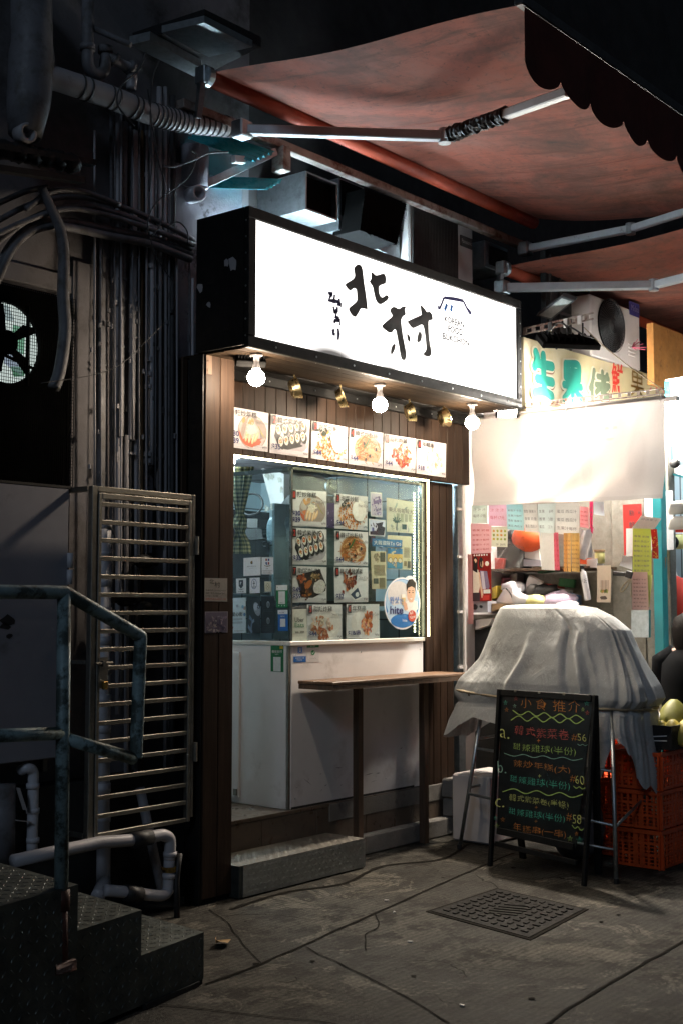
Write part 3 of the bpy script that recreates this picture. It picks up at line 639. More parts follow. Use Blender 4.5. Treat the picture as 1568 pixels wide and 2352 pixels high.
class Pic:
    def __init__(s, sh): s.s = sh; s.mb = MB()
    def poly(s, pts, c):
        s.s.k += 1; o = .0012+.00003*s.s.k; s.mb.col = lin(c) if isinstance(c, str) else c
        s.mb.poly([s.s.p(u, v, o) for u, v in pts]); return s
    def rect(s, u0, v0, u1, v1, c): return s.poly([(u0, v0), (u1, v0), (u1, v1), (u0, v1)], c)
    def ell(s, u, v, ru, rv, c, rot=0, jit=0, n=14):
        pts = []; a_ = s.s.w/s.s.h
        for k in range(n):
            t = 2*pi*k/n; f = 1+R.uniform(-jit, jit); x, y = ru*f*math.cos(t), rv*f*math.sin(t)
            pts.append((u+x*math.cos(rot)-y*math.sin(rot)/a_, v+x*math.sin(rot)*a_+y*math.cos(rot)))
        return s.poly(pts, c)
    def strand(s, pts, wd, c):
        L, Q = [], []
        for i in range(len(pts)):
            a = pts[max(i-1, 0)]; b = pts[min(i+1, len(pts)-1)]; t = V((b[0]-a[0], b[1]-a[1])); t = t.normalized() if t.length else V((1, 0))
            L.append((pts[i][0]-t.y*wd, pts[i][1]+t.x*wd)); Q.append((pts[i][0]+t.y*wd, pts[i][1]-t.x*wd))
        return s.poly(L+Q[::-1], c)
    def done(s, name='picture'):
        if s.mb.f: return s.mb.build(name, M['print'], s.s.o, colors=True)
def vr(c, a=.25):
    c = lin(c); k = 1+R.uniform(-a, a); return tuple(min(1, max(0, x*k*(1+R.uniform(-.08, .08)))) for x in c)
def food(sh, kind, no=None, title='', eng='', price=(), w=None):
    P = Pic(sh)
    P.rect(.02, .02, .98, .14, '#cfcbd0'); P.strand([(0, .10), (.5, .085), (1, .10)], .004, '#a9a3ad')
    cx, cy = .58, .42
    if kind == 'ricecake':
        P.ell(.60, .45, .37, .43, '#a8968c', 0, .01, 24); P.ell(.60, .45, .35, .41, '#c9beb8', 0, .01, 24); P.ell(.59, .40, .33, .34, '#c8582e', 0, .02, 24); P.ell(.58, .42, .29, .29, '#d9793e', 0, .05)
        for k in range(9): P.ell(.36+R.random()*.3, .62+R.random()*.14, .06, .05, vr('#e2a45e'), R.uniform(-1, 1), .2)
        for (u, v, r) in ((.45, .33, 1.25), (.53, .30, 1.3), (.62, .28, 1.15), (.70, .33, 1.0), (.50, .45, .9)): P.ell(u, v, .035, .15, '#efc08c', r-pi/2, .05); P.ell(u-.005, v+.01, .018, .12, '#f6dcb8', r-pi/2, .05)
        for k in range(7): P.strand([(.74+.02*k/2, .62-.02*k), (.84+.01*k, .42-.01*k)], .008, vr('#a8a04c', .3))
        P.ell(.58, .52, .13, .12, '#f2e3d0', 0, .3)
        for k in range(40): P.ell(.58+R.gauss(0, .06), .52+R.gauss(0, .06), .008, .01, vr('#f7ecdc', .1))
    elif kind == 'kimbap':
        P.ell(.56, .47, .43, .38, '#b4aeb6', -.15, .02, 20); P.ell(.56, .50, .41, .34, '#d4d0d8', -.15, .02, 20)
        P.poly([(.1, .45), (.15, .72), (.30, .80), (.35, .5), (.93, .40), (.9, .30), (.4, .12), (.2, .22)], '#17181a')
        for row, (u0, v0, du, dv) in enumerate(((.20, .62, .155, .05), (.26, .32, .14, .055))):
            for k in range(5):
                u, v = u0+du*k, v0+dv*k
                P.ell(u+.03, v-.05, .075, .15, '#101213', .25, .04); P.ell(u, v, .070, .15, '#1c221c', .25, .04); P.ell(u, v, .058, .125, '#e8e2da', .25, .08)
                P.ell(u-.005, v+.01, .036, .07, '#c0612f', .3, .25)
                for q in range(5): P.ell(u+R.uniform(-.025, .025), v+R.uniform(-.06, .06), .012, .022, vr(R.choice(['#8a9a3c', '#d98a3a', '#e9e2a8', '#5b2e1c', '#c94f22']), .2), R.uniform(0, 3), .2)
                for q in range(6): P.ell(u+R.gauss(0, .03), v+R.gauss(0, .06), .006, .01, '#f5f1ea')
    elif kind == 'egg':
        P.ell(.53, .42, .45, .42, '#d9cfca', 0, .02, 22)
        for k in range(190):
            a, r = R.uniform(0, 2*pi), math.sqrt(R.random())*.42; P.ell(.53+r*math.cos(a), .40+r*math.sin(a)*.92, .022, .024, vr(R.choice(['#d08a3c', '#c0702c', '#e0a050', '#b4602a']), .25), R.uniform(0, 3), .25, 8)
        for k in range(26): P.ell(.30+R.gauss(0, .09), .72+R.gauss(0, .06), .03, .02, vr('#22301f', .4), R.uniform(0, 3), .3, 8)
        P.ell(.72, .56, .21, .31, '#f0e9e4', .2, .06, 22); P.ell(.70, .58, .19, .27, '#f7f3f0', .2, .06, 22); P.ell(.71, .66, .085, .11, '#e9a83a', 0, .04, 18); P.ell(.70, .68, .05, .06, '#f4c86a', 0, .04)
    elif kind == 'noodle':
        P.ell(.55, .45, .40, .43, '#c9ab8c', 0, .02, 24); P.ell(.55, .45, .37, .40, '#a86c34', 0, .04, 24)
        for k in range(120):
            a, r = R.uniform(0, 2*pi), math.sqrt(R.random())*.34; u, v = .55+r*math.cos(a), .44+r*math.sin(a)*1.05; b = R.uniform(0, 2*pi); L = R.uniform(.06, .16); cc = R.uniform(-.08, .08)
            P.strand([(u, v), (u+L*.5*math.cos(b)+cc, v+L*.5*math.sin(b)), (u+L*math.cos(b), v+L*math.sin(b))], R.uniform(.005, .011), vr(R.choice(['#b98046', '#d8a868', '#8a5426', '#d4702c', '#e3c08a', '#a25e2c']), .2))
        for u, v in ((.48, .18), (.78, .5), (.60, .3), (.42, .62)): P.ell(u, v, .03, .05, '#241a14', R.uniform(0, 3), .25)
        P.strand([(.58, .78), (.50, .62), (.42, .50)], .022, '#3f6a34'); P.strand([(.70, .36), (.64, .50)], .03, '#e2b184'); P.strand([(.60, .70), (.80, .62)], .012, '#d8672a')
    elif kind in ('chicken', 'sweet', 'pale', 'skewer'):
        cs = {'chicken': ['#b8462a', '#cf6a42', '#9a3420', '#d88a60'], 'sweet': ['#a85a34', '#c98a64', '#e2c4b0', '#e8d8cc'], 'pale': ['#e6c3a4', '#eed6bf', '#dba884', '#f3e4d4'], 'skewer': ['#c8622c', '#dd8648', '#b24e22', '#e6a470']}[kind]
        P.ell(.55, .45, .42, .43, '#e6dedc', 0, .02, 24); P.ell(.55, .46, .38, .39, '#f0eae8', 0, .02, 24)
        n = 60 if kind != 'pale' else 46
        for k in range(n):
            r = math.sqrt(R.random()); a = R.uniform(0, 2*pi)
            if kind == 'skewer': u, v = .62+.16*r*math.cos(a)-.1*(R.random()-.5), .45+.33*r*math.sin(a)
            elif kind == 'sweet': u, v = .42+.30*r*math.cos(a), .38+.34*r*math.sin(a)
            else: u, v = .55+.30*r*math.cos(a), .44+.32*r*math.sin(a)
            c_ = R.choice(cs if kind != 'sweet' else (cs[:2] if v < .38 else cs[1:]))
            P.ell(u, v, R.uniform(.03, .065), R.uniform(.03, .065), vr(c_, .2), R.uniform(0, 3), .3, 10); P.ell(u-.01, v+.015, .018, .02, vr(c_, .15) if R.random() < .5 else tuple(min(1, x*1.6) for x in lin(c_)), 0, .3, 8)
        if kind != 'skewer':
            for k in range(36): P.ell(.55+R.gauss(0, .07), .56+R.gauss(0, .07), .008, .012, vr('#f3e6d8', .1), R.uniform(0, 3), .1, 6)
    elif kind == 'bento':
        q = [(.14, .74), (.80, .94), (.99, .50), (.96, .34), (.42, .03), (.30, .06)]
        P.poly(q, '#241713'); 
        for k in range(26): P.ell(.30+R.gauss(0, .06), .66+R.gauss(0, .05), .03, .035, vr(R.choice(['#a8542c', '#c87a48', '#8a3f20']), .25), R.uniform(0, 3), .3, 9)
        for k in range(26): P.ell(.66+R.gauss(0, .09), .74+R.gauss(0, .04), .035, .03, vr(R.choice(['#a88a64', '#7a5a34', '#c8a878']), .25), R.uniform(0, 3), .3, 9)
        P.ell(.47, .50, .12, .09, '#b5652c', .6, .08)
        for k in range(40): P.ell(.44+R.gauss(0, .07), .25+R.gauss(0, .06), .025, .03, vr(R.choice(['#5a3018', '#8a4a24', '#3a2012', '#b87a3c']), .25), R.uniform(0, 3), .3, 8)
        P.ell(.78, .45, .17, .18, '#d9d2cf', .3, .1)
        for k in range(60): P.ell(.78+R.gauss(0, .08), .45+R.gauss(0, .08), .014, .016, vr('#ece6e3', .1), R.uniform(0, 3), .1, 6)
    elif kind == 'cup':
        P.poly([(.34, .36), (.64, .52), (.80, .12), (.66, .05), (.56, .06)], '#e4e0de'); P.poly([(.46, .22), (.68, .42), (.78, .16), (.60, .08)], '#33425a'); P.ell(.66, .22, .055, .07, '#dfe2e6', .2)
        for k in range(55): P.ell(.42+R.gauss(0, .085), .58+R.gauss(0, .13), .045, .045, vr(R.choice(['#7a3018', '#9c4a26', '#5a200f', '#b96a3e']), .25), R.uniform(0, 3), .3, 10)
        for k in range(30): P.ell(.42+R.gauss(0, .07), .60+R.gauss(0, .1), .008, .01, vr('#d9b08a', .1), 0, .2, 6)
        P.strand([(.62, .62), (.64, .85), (.70, .97)], .013, '#141212')
    P.rect(.02, .74, .125, .985, '#1a1516')
    for k in range(4): P.ell(.86+.03*k, .09+R.uniform(-.02, .02), .008, .03, '#2a2526', R.uniform(-.5, .5), .2, 6)
    P.done()
    if no: sh.text(no, .042, .78, .062, .165, M['inkred'], 'number', .03)
    if title: sh.text(title, .155, .80, min(.135*len(title), .66), .155, M['ink'], 'title', .01)
    if eng: sh.text(eng, .97-.28, .665, .28, .085, M['inkgrey'], 'small_lettering')
    for k, pr in enumerate(price[::-1]): sh.text(pr, .025, .09+.175*k, .075*len(pr), .16, M['inkblue'], 'price', .028)
def Dq(f, pts): return [f(x, y) for x, y in pts]
NY = (0, -1, 0)
c1 = lambda q: [((760+x*.44643)*.5741, (1300+y*.44643)*.5741) for x, y in q]
c2 = lambda q: [((1360+x*.44643)*.5741, (1300+y*.44643)*.5741) for x, y in q]
c4 = lambda q: [((1130+x*.38265)*.5741, (1840+y*.38265)*.5741) for x, y in q]
c5 = lambda q: [((780+x*.31888)*.5741, (2180+y*.31888)*.5741) for x, y in q]
GM = 'menu posters in a row above the window'
for lab, q, a in (
 ('first menu poster of the upper row, rice cakes in red sauce at $30', c1([(345, 728), (706, 790), (699, 1138), (345, 1092)]), ('ricecake', '1', '辣炒年糕', 'Spicy Rice Cake', ('$30', '$39'))),
 ('upper row menu poster two, showing seaweed rice rolls at $35', c1([(726, 798), (1075, 853), (1062, 1192), (716, 1145)]), ('kimbap', '2', '韓式紫菜卷', 'Kim bob', ('$35',))),
 ('upper row menu poster three, orange fried rice under a fried egg', c1([(1092, 858), (1413, 917), (1410, 1242), (1086, 1195)]), ('egg', '3', '泡菜炒飯', 'Fried Rice', ('$44',))),
 ('upper row menu poster four, stir-fried glass noodles at $44', c2([(83, 920), (384, 968), (380, 1287), (76, 1245)]), ('noodle', '4', '韓式炒粉絲', 'Noodle', ('$44',))),
 ('upper row menu poster five, red fried chicken pieces at $44', c2([(395, 975), (677, 1020), (670, 1327), (389, 1290)]), ('chicken', '5', '甜辣炸雞', 'Sweet & Spicy', ('$44',))),
 ('last menu poster of the upper row, pale fried pieces at $18', c2([(685, 1022), (948, 1065), (942, 1367), (680, 1330)]), ('pale', '6', '年糕串', '', ('$18',)))):
    sh = Sheet('menu_poster', lab, 'menu poster', Dq(lambda x, y: aY(x, y, 5.1965), q), NY, '#e8e4e6', GM); food(sh, *a)
GW = 'posters inside the counter window'; YW = 5.2625
# posters sit just behind the front pane and face the street
for lab, q, a in (
 ('window poster one, rice cake bowl with $30 and $39 prices', [(90, 308), (462, 330), (462, 703), (90, 690)], ('ricecake', '1', '辣炒年糕', 'Rice Cake', ('$30', '$39'))),
 ('window poster two, seaweed rice rolls, under the rice cake poster', [(90, 708), (463, 728), (465, 1100), (92, 1092)], ('kimbap', '2', '韓式紫菜卷', 'Kim bob', ('$35',))),
 ('window poster seven, black lunch box with rice, $59', [(92, 1108), (463, 1122), (463, 1497), (90, 1492)], ('bento', '7', '韓式豬肉便當飯', '', ('$49', '$59'))),
 ('window poster three, fried egg on orange rice', [(543, 348), (887, 383), (885, 738), (545, 718)], ('egg', '3', '泡菜炒飯', 'Fried Rice', ('$44',))),
 ('window poster four, glass noodles with green pepper', [(545, 738), (888, 755), (888, 1112), (545, 1105)], ('noodle', '4', '韓式炒粉絲', 'Noodle', ('$44',))),
 ('window poster eight, fried chicken in a cup with a straw', [(540, 1118), (890, 1125), (890, 1485), (545, 1492)], ('cup', '8', '韓式炸雞可樂', 'Chicken & Cola', ('$32',))),
 ('window poster of pale chicken beside the delivery card', [(258, 1512), (622, 1512), (622, 1880), (258, 1885)], ('sweet', '5', '甜辣炸雞', 'Sweet & Spicy', ('$44',))),
 ('window poster of an orange rice cake skewer in the bottom row', [(667, 1507), (1007, 1508), (1012, 1862), (667, 1870)], ('skewer', '6', '年糕串', 'Rice Cake', ('$18/串',)))):
    sh = Sheet('menu_poster', lab, 'menu poster', Dq(lambda x, y: aY(x, y, YW), c4(q)), NY, '#dfdce0', GW); food(sh, *a)
sh = Sheet('delivery_card', 'white delivery card with black and green words in the window corner', 'card', Dq(lambda x, y: aY(x, y, YW), c4([(93, 1562), (256, 1558), (260, 1888), (95, 1895)])), NY, '#e8e2da')
sh.text('Uber', .2, .60, .6, .14, M['ink']); sh.text('Eats', .2, .43, .6, .14, M['inkgreen']); P = Pic(sh); P.rect(.22, .24, .45, .30, '#9a948c'); P.rect(.52, .25, .8, .31, '#9a948c'); P.done()
def photo(lab, q, pal, n=60, colr='#e2e0e0', plane=None, name='photo_print', grp=None, sky=None, inset=.05, nrm=NY):
    sh = Sheet(name, lab, 'picture', Dq(plane or (lambda x, y: aY(x, y, YW)), q), nrm, colr, grp); P = Pic(sh)
    P.rect(inset, inset, 1-inset, 1-inset, sky or pal[0])
    for k in range(n): P.ell(inset+.06+R.random()*(.88-2*inset), inset+.06+R.random()**1.6*(.8-2*inset), R.uniform(.02, .09), R.uniform(.02, .07), vr(R.choice(pal), .2), R.uniform(0, 3), .35, 8)
    return sh, P
sh, P = photo('narrow violet photo of a roofed gate, near the plastic film', c4([(915, 335), (1033, 345), (1038, 600), (920, 590)]), ['#b0a4c4', '#8a7ca8', '#c8bcd8', '#6c5c90'], 50, sky='#c9c2d6'); P.poly([(.2, .62), (.85, .75), (.95, .68), (.6, .55), (.25, .5)], '#7c6c9c'); P.done()
sh, P = photo('small photo of a dark pagoda roof against a pale sky', c4([(900, 615), (1070, 630), (1068, 803), (903, 790)]), ['#1c1f3a', '#2a3050'], 14, sky='#cfd6ec')
P.poly([(.42, .75), (.86, .88), (.80, .62), (.98, .55), (.92, .08), (.05, .06), (.05, .25), (.42, .3), (.52, .55)], '#171a30'); P.rect(.17, .2, .30, .5, '#4a5a98'); P.done()
sh, P = photo('faded newspaper poster of a street with a palm tree', c4([(1083, 395), (1370, 440), (1370, 768), (1085, 750)]), ['#b8b8a8', '#d4d0bc', '#98a4a0', '#c8c8b8'], 50, '#cfccb8', name='newspaper_poster', sky='#d2d0be')
for i in range(4): P.rect(.35+.15*i, .3+.02*i, .46+.15*i, .58, vr('#a4a494', .1))
for k in range(9): P.strand([(.36, .3), (.36+.16*math.cos(k*.7), .38+.1*math.sin(k*.7))], .012, '#3c5a5c')
P.strand([(.35, .06), (.36, .3)], .012, '#4a5450'); P.rect(.55, .1, .72, .26, '#2c4c54'); P.done(); sh.text('東人街坊報大', .06, .60, .9, .14, M['inkgrey'])
sh, P = photo('newspaper cutting with blue block and food pictures under the blue label', c4([(1095, 785), (1345, 800), (1340, 1148), (1090, 1140)]), ['#c8bc9c', '#b4a888'], 10, '#d2c8ac', name='newspaper_cutting', sky='#cfc6aa')
P.rect(0.0, .45, .62, .62, '#2f78a4'); P.rect(.0, .22, .62, .45, '#cfae62'); P.rect(0, .02, .62, .22, '#4a8cae')
for u in (.12, .32, .52): P.ell(u, .26, .085, .085, '#3a342c'); P.ell(u, .26, .07, .07, '#d8ccb4', 0, .1)
for v in range(14): P.rect(.68, .36+.022*v, .95, .368+.022*v, '#6a6252')
P.rect(.68, .1, .8, .25, '#7a6a48'); P.rect(.83, .05, .97, .25, '#4a4a44'); P.done()
sh, P = photo('narrow newspaper cutting with a clipped top, beside the cup poster', c4([(920, 953), (1080, 957), (1082, 1350), (932, 1350)]), ['#c4b898', '#b8ac8c'], 6, '#cdc2a4', name='newspaper_cutting', sky='#ccc2a6')
for v in range(16): P.rect(.15, .36+.018*v, .9, .367+.018*v, '#6c6452')
for k in range(12): P.ell(.32+R.gauss(0, .1), .85+R.gauss(0, .06), .06, .03, vr('#8a8068', .3), 0, .2)
P.rect(.58, .72, .92, .97, '#55584c'); P.rect(.5, .03, .9, .3, '#807862'); P.rect(.1, .14, .42, .28, '#3c4a40'); P.done()
sh = Sheet('shop_label', 'blue strip label lettered To Go, above the newspaper cuttings', 'label', Dq(lambda x, y: aY(x, y, YW-.004), c4([(935, 820), (1250, 838), (1245, 917), (935, 903)])), NY, '#2a6f9e'); sh.text('大韓滋味To Go', .05, .2, .9, .58, M['inkwhite'])
photo('purple photo strip showing between window posters one and three', c4([(465, 455), (543, 450), (543, 718), (465, 710)]), ['#3a2c58', '#5a4a7c', '#8c80a8', '#241a3c'], 40, '#6a5c88', inset=.01)[1].done()
# round beer sticker on the outside of the pane
st = thing('round_sticker', 'round blue and white beer sticker with a smiling man, at the window corner', 'sticker', aY(925, 1383, 5.246))
ctr = aY(923.5, 1386, 5.2465); rx_ = (aY(964, 1386, 5.2465)-ctr).x; rz_ = (ctr-aY(923.5, 1446, 5.2465)).z
def rs(u, v, k=0): return ctr+V((u*rx_, -.0004-.00015*k, v*rz_))
def disc(pts, c, k, mb): mb.col = lin(c); mb.poly([rs(u, v, k) for u, v in pts])
el = lambda u, v, a, b, n=28: [(u+a*math.cos(2*pi*i/n), v+b*math.sin(2*pi*i/n)) for i in range(n)]
mb = MB(); disc(el(0, 0, 1, 1, 40), '#e9eaee', 0, mb); disc(el(.42, .62, .40, .46), '#e9eaee', 1, mb); mb.build('backing', M['print'], st, colors=True)
mb = MB(); disc(el(0, 0, .93, .94, 40), '#3d86c6', 2, mb); disc(el(-.02, .12, .90, .80, 40), '#a9cbe6', 3, mb); disc(el(-.2, .35, .62, .5), '#d9d8d6', 4, mb)
disc(el(.0, -.42, .84, .40), '#b9d4ea', 5, mb); disc(el(0, -.66, .66, .26), '#2c74bc', 6, mb); mb.build('ground_print', M['print'], st, colors=True)
mb = MB(); disc([(.12, -.25), (.10, .0), (.3, .12), (.55, .16), (.85, .05), (.86, -.2), (.6, -.42)], '#eceae8', 7, mb); disc([(.36, .05), (.36, .22), (.58, .22), (.58, .05)], '#d8a98c', 8, mb); disc(el(.47, .40, .235, .36), '#e2b79c', 9, mb)
disc([(.22, .45), (.2, .72), (.34, .92), (.55, .95), (.74, .80), (.73, .45), (.68, .60), (.5, .66), (.3, .60)], '#16110f', 10, mb)
for u in (.37, .57): disc(el(u, .42, .045, .022), '#1a1412', 11, mb); disc([(u-.06, .475), (u+.06, .485), (u+.06, .505), (u-.06, .50)], '#1a1412', 12, mb)
disc([(.40, .20), (.55, .20), (.50, .15), (.45, .15)], '#f2f0ee', 13, mb); disc([(.46, .36), (.49, .28), (.45, .28)], '#c89a80', 14, mb)
disc([(-.08, .35), (.16, .35), (.13, -.05), (-.05, -.05)], '#e2c98a', 15, mb); disc([(-.07, .35), (.15, .35), (.145, .22), (-.065, .22)], '#f2efe6', 16, mb); disc([(.02, -.05), (.06, .1), (.2, .02), (.28, -.22), (.12, -.28)], '#dfb196', 17, mb)
disc(el(.52, -.48, .22, .22), '#c8402c', 18, mb); mb.build('figure_print', M['print'], st, colors=True)
text('hite', rs(-.70, -.40, 20), rs(.02, -.40, 20)-rs(-.70, -.40, 20), (0, 0, rz_*.30), M['inkblue'], st, bold=.02)
text('원샷', rs(-.72, .0, 20), rs(-.22, .0, 20)-rs(-.72, 0, 20), (0, 0, rz_*.26), M['inkbluel'], st, bold=.01)
text('엔', rs(-.19, .0, 20), (rx_*.22, 0, 0), (0, 0, rz_*.18), M['inkbluel'], st)
text('All', rs(.36, -.46, 21), (rx_*.2, 0, rz_*.06), (0, 0, rz_*.13), M['inkwhite'], st); text('New', rs(.38, -.62, 21), (rx_*.32, 0, rz_*.07), (0, 0, rz_*.13), M['inkwhite'], st)
text('hite', rs(-.02, -.70, 20), (rx_*.25, 0, 0), (0, 0, rz_*.11), M['inkwhite'], st)
# ---------------------------------------------------------------- cards on the side pane, counter and pillar
NX = (-1, 0, 0); XS = 5.9005
sx = lambda x, y: aX(x, y, XS)
def card(name, lab, q, colr, fn=sx, n=NX, cat='card', grp=None): return Sheet(name, lab, cat, Dq(fn, c5(q)), n, colr, grp, curl=.0004)
s_ = card('award_card', 'wide white card with a small dark crest, topmost on the side pane', [(612, 165), (827, 152), (825, 382), (612, 392)], '#dfe3ea'); P = Pic(s_)
P.ell(.48, .72, .07, .09, '#3a3020', 0, .15); P.ell(.48, .74, .04, .05, '#8a7430', 0, .2); P.done(); s_.text('福德中學校友會', .22, .48, .54, .07, M['inkgrey']); s_.text('foundation', .36, .40, .27, .035, M['inkgrey'])
s_ = card('school_card', 'white card with a red, white and blue shield, next to the wide card', [(838, 155), (985, 155), (985, 370), (838, 370)], '#dde2ea'); P = Pic(s_)
P.poly([(.35, .92), (.68, .92), (.68, .6), (.52, .5), (.35, .6)], '#24407c'); P.rect(.35, .72, .68, .78, '#e6e8ee'); P.rect(.49, .52, .55, .92, '#e6e8ee'); P.poly([(.56, .71), (.68, .71), (.68, .6), (.56, .53)], '#8c2424'); P.poly([(.35, .92), (.48, .92), (.48, .79), (.35, .79)], '#8c2424'); P.strand([(.25, .52), (.5, .46), (.78, .52)], .02, '#6a5a44'); P.done()
s_.text('校友', .42, .30, .18, .07, M['ink']); s_.text('香港路德會增城兆霖學校', .04, .18, .92, .05, M['ink']); s_.text('家長教師會', .2, .06, .6, .05, M['ink'])
s_ = card('school_card', 'small white card with a dark blue shield', [(520, 425), (643, 420), (643, 605), (523, 608)], '#dde2ea'); P = Pic(s_); P.poly([(.28, .9), (.72, .9), (.72, .5), (.5, .3), (.28, .5)], '#1c2638'); P.rect(.4, .55, .6, .78, '#c8ccd6'); P.strand([(.25, .3), (.5, .24), (.75, .3)], .02, '#4a4a50'); P.done(); s_.text('校友會', .2, .06, .6, .1, M['ink'])
s_ = card('church_card', 'small white card with a blue oval and a cross', [(688, 415), (813, 410), (817, 603), (691, 610)], '#dfe3ee'); P = Pic(s_); P.ell(.45, .6, .28, .34, '#24508c'); P.ell(.45, .6, .24, .30, '#dfe3ee'); P.rect(.42, .42, .48, .82, '#24344c'); P.rect(.33, .62, .57, .67, '#24344c'); P.strand([(.28, .42), (.45, .38), (.62, .42)], .02, '#24344c'); P.done()
s_ = card('square_sticker', 'tiny cream square sticker with a flower outline', [(873, 458), (957, 458), (960, 585), (878, 592)], '#cfcdb8'); P = Pic(s_)
for u, v in ((.35, .5), (.65, .5), (.5, .66), (.5, .34)): P.ell(u, v, .17, .17, '#8a8660'); P.ell(u, v, .13, .13, '#cfcdb8')
P.done()
s_ = card('payment_card', 'green and white payment card on the side pane above the blue one', [(1022, 505), (1163, 503), (1163, 787), (1022, 785)], '#0c7a44'); P = Pic(s_); P.rect(0, .77, 1, 1, '#e8ecec'); P.rect(.2, .16, .8, .72, '#e4e8e6'); P.rect(.1, .86, .16, .92, '#0c7a44')
for u in (.25, .5, .75): P.ell(u, .09, .04, .03, '#cfe6d8')
P.done(); s_.text('掃碼支付', .32, .19, .36, .05, M['inkgreen'])
s_ = card('payment_card', 'blue and white payment card under the green one on the side pane', [(1043, 817), (1165, 815), (1167, 1080), (1043, 1080)], '#1868c0'); P = Pic(s_); P.rect(0, .8, 1, 1, '#e4eaf2'); P.rect(.24, .2, .76, .58, '#e8eef4'); P.done(); s_.text('掃碼付款', .28, .66, .44, .07, M['inkwhite']); s_.text('支付寶', .15, .85, .5, .06, M['inkblue'])
s_ = card('street_notice', 'pale blue notice with large characters and hexagons, lowest on the side pane', [(436, 670), (640, 660), (640, 1105), (440, 1110)], '#c9d8e0'); P = Pic(s_)
for u, v, c_ in ((.95, .7, '#a08a84'), (.82, .74, '#7ab0d0'), (.97, .52, '#5a84b0'), (.15, .16, '#8a6a64'), (.1, .4, '#7ab4d8'), (.12, .06, '#5a9cc8')): P.ell(min(u, .93), v, .08, .055, c_, 0, 0, 6)
for v in (.40, .37, .31, .28): P.rect(.2, v, .8, v+.012, '#6a7078')
P.done(); s_.text('愛心街', .17, .48, .64, .12, M['ink'], bold=.01); s_.text('邨', .42, .73, .14, .08, M['inkblue']); s_.text('觀塘區議會', .3, .05, .6, .03, M['inkgrey'])
s_ = card('film_poster', 'black poster of a shiny rounded robot head on the side pane', [(648, 650), (822, 648), (825, 1110), (655, 1110)], '#0c0e12', cat='poster'); P = Pic(s_); P.ell(.75, .66, .22, .2, '#8e98a6', .4); P.ell(.72, .70, .19, .13, '#b9c4d2', .5); P.ell(.84, .72, .10, .06, '#1a2030', .2); P.ell(.88, .72, .05, .03, '#8a98ac'); P.strand([(.2, .45), (.4, .35), (.3, .1)], .06, '#5a6c84'); P.strand([(.4, .3), (.55, .36)], .04, '#8494a8'); P.strand([(.1, .2), (.4, .02)], .05, '#6c7a90'); P.done()
s_ = card('black_sign', 'glossy black sign with two small white masks on the side pane', [(832, 645), (1000, 640), (1000, 1105), (830, 1105)], '#08090a', cat='sign'); P = Pic(s_)
for v in (.77, .33): P.ell(.53, v, .12, .09, '#9aa2a8'); P.ell(.53, v-.01, .09, .07, '#1a1c20'); P.rect(.505, v-.07, .555, v+.05, '#9aa2a8')
for v in (.62, .58, .2, .15): P.rect(.2, v, .85, v+.008, '#3a3d42')
P.done()
s_ = card('payment_card', 'green payment card with a yellow corner, low on the counter side', [(952, 1262), (1113, 1258), (1113, 1597), (952, 1588)], '#0a7040', lambda x, y: aX(x, y, 5.8865)); P = Pic(s_); P.rect(.22, .02, .8, .56, '#dfe4e2'); P.rect(.72, .86, .98, .97, '#c8a820'); P.done(); s_.text('微信支付', .1, .71, .8, .11, M['inkwhite'], bold=.01); s_.text('一掃即付', .3, .64, .35, .04, M['inkwhite'])
fy = lambda x, y: aY(x, y, 5.2505)
s_ = card('payment_card', 'white payment card with a blue square logo, on the counter front', [(1236, 1255), (1392, 1248), (1392, 1470), (1236, 1473)], '#d9d8de', fy, NY); P = Pic(s_); P.rect(0, 0, 1, .33, '#1c68b8'); P.ell(.52, .68, .21, .2, '#1878d8', pi/4, 0, 4); P.rect(.34, .52, .7, .85, '#1878d8'); P.done(); s_.text('支', .37, .55, .3, .27, M['inkwhite'], bold=.01); s_.text('推薦使用支付寶', .15, .2, .7, .07, M['inkwhite']); s_.text('Alipay', .25, .08, .45, .09, M['inkwhite'])
s_ = card('payment_card', 'white payment card with a green tick, beside the blue logo card', [(1402, 1250), (1553, 1244), (1556, 1468), (1403, 1472)], '#dcdada', fy, NY); P = Pic(s_); P.rect(0, .82, 1, 1, '#0c8048'); P.ell(.5, .53, .16, .14, '#0c8048'); P.strand([(.41, .53), (.48, .47), (.6, .6)], .02, '#e8ecea'); P.done(); s_.text('歡迎使用', .3, .86, .4, .08, M['inkwhite']); s_.text('WeChat Pay', .22, .18, .56, .07, M['inkgrey'])
fp = lambda x, y: aY(x, y, 4.9835)
s_ = card('opening_notice', 'crumpled silver opening hours notice on the wooden pillar', [(125, 415), (408, 420), (408, 712), (123, 706)], '#a49f98', fp, NY, 'notice'); P = Pic(s_)
for k in range(18): P.ell(R.uniform(.1, .9), R.uniform(.1, .5), R.uniform(.04, .12), .012, vr('#b4b0aa', .2), R.uniform(-.5, .5), .2, 6)
P.done(); s_.text('北', .2, .74, .2, .22, M['ink'], bold=.012, shear=-.1); s_.text('村', .42, .60, .24, .25, M['ink'], bold=.008, shear=-.1); s_.text('營業時間 Opening hours:', .03, .43, .9, .08, M['ink']); s_.text('星期一至六 MON to SAT', .03, .31, .85, .08, M['ink']); s_.text('12:00 - 21:00', .03, .19, .55, .08, M['ink']); s_.text('星期日休息 SUNDAY OFF', .03, .06, .9, .085, M['inkred'])
s_, P = photo('faded violet snow photo taped low on the wooden pillar', c5([(128, 838), (415, 835), (415, 1100), (128, 1107)]), ['#6c6478', '#8e8698', '#a49a9c', '#544c64', '#b4aaa8'], 70, '#9a949c', fp, nrm=NY, inset=.035)
for k in range(9): P.ell(.45+.05*k, .42-.02*k+R.uniform(-.05, .05), .03, .05, '#4a4460', .6, .2, 6)
P.done()
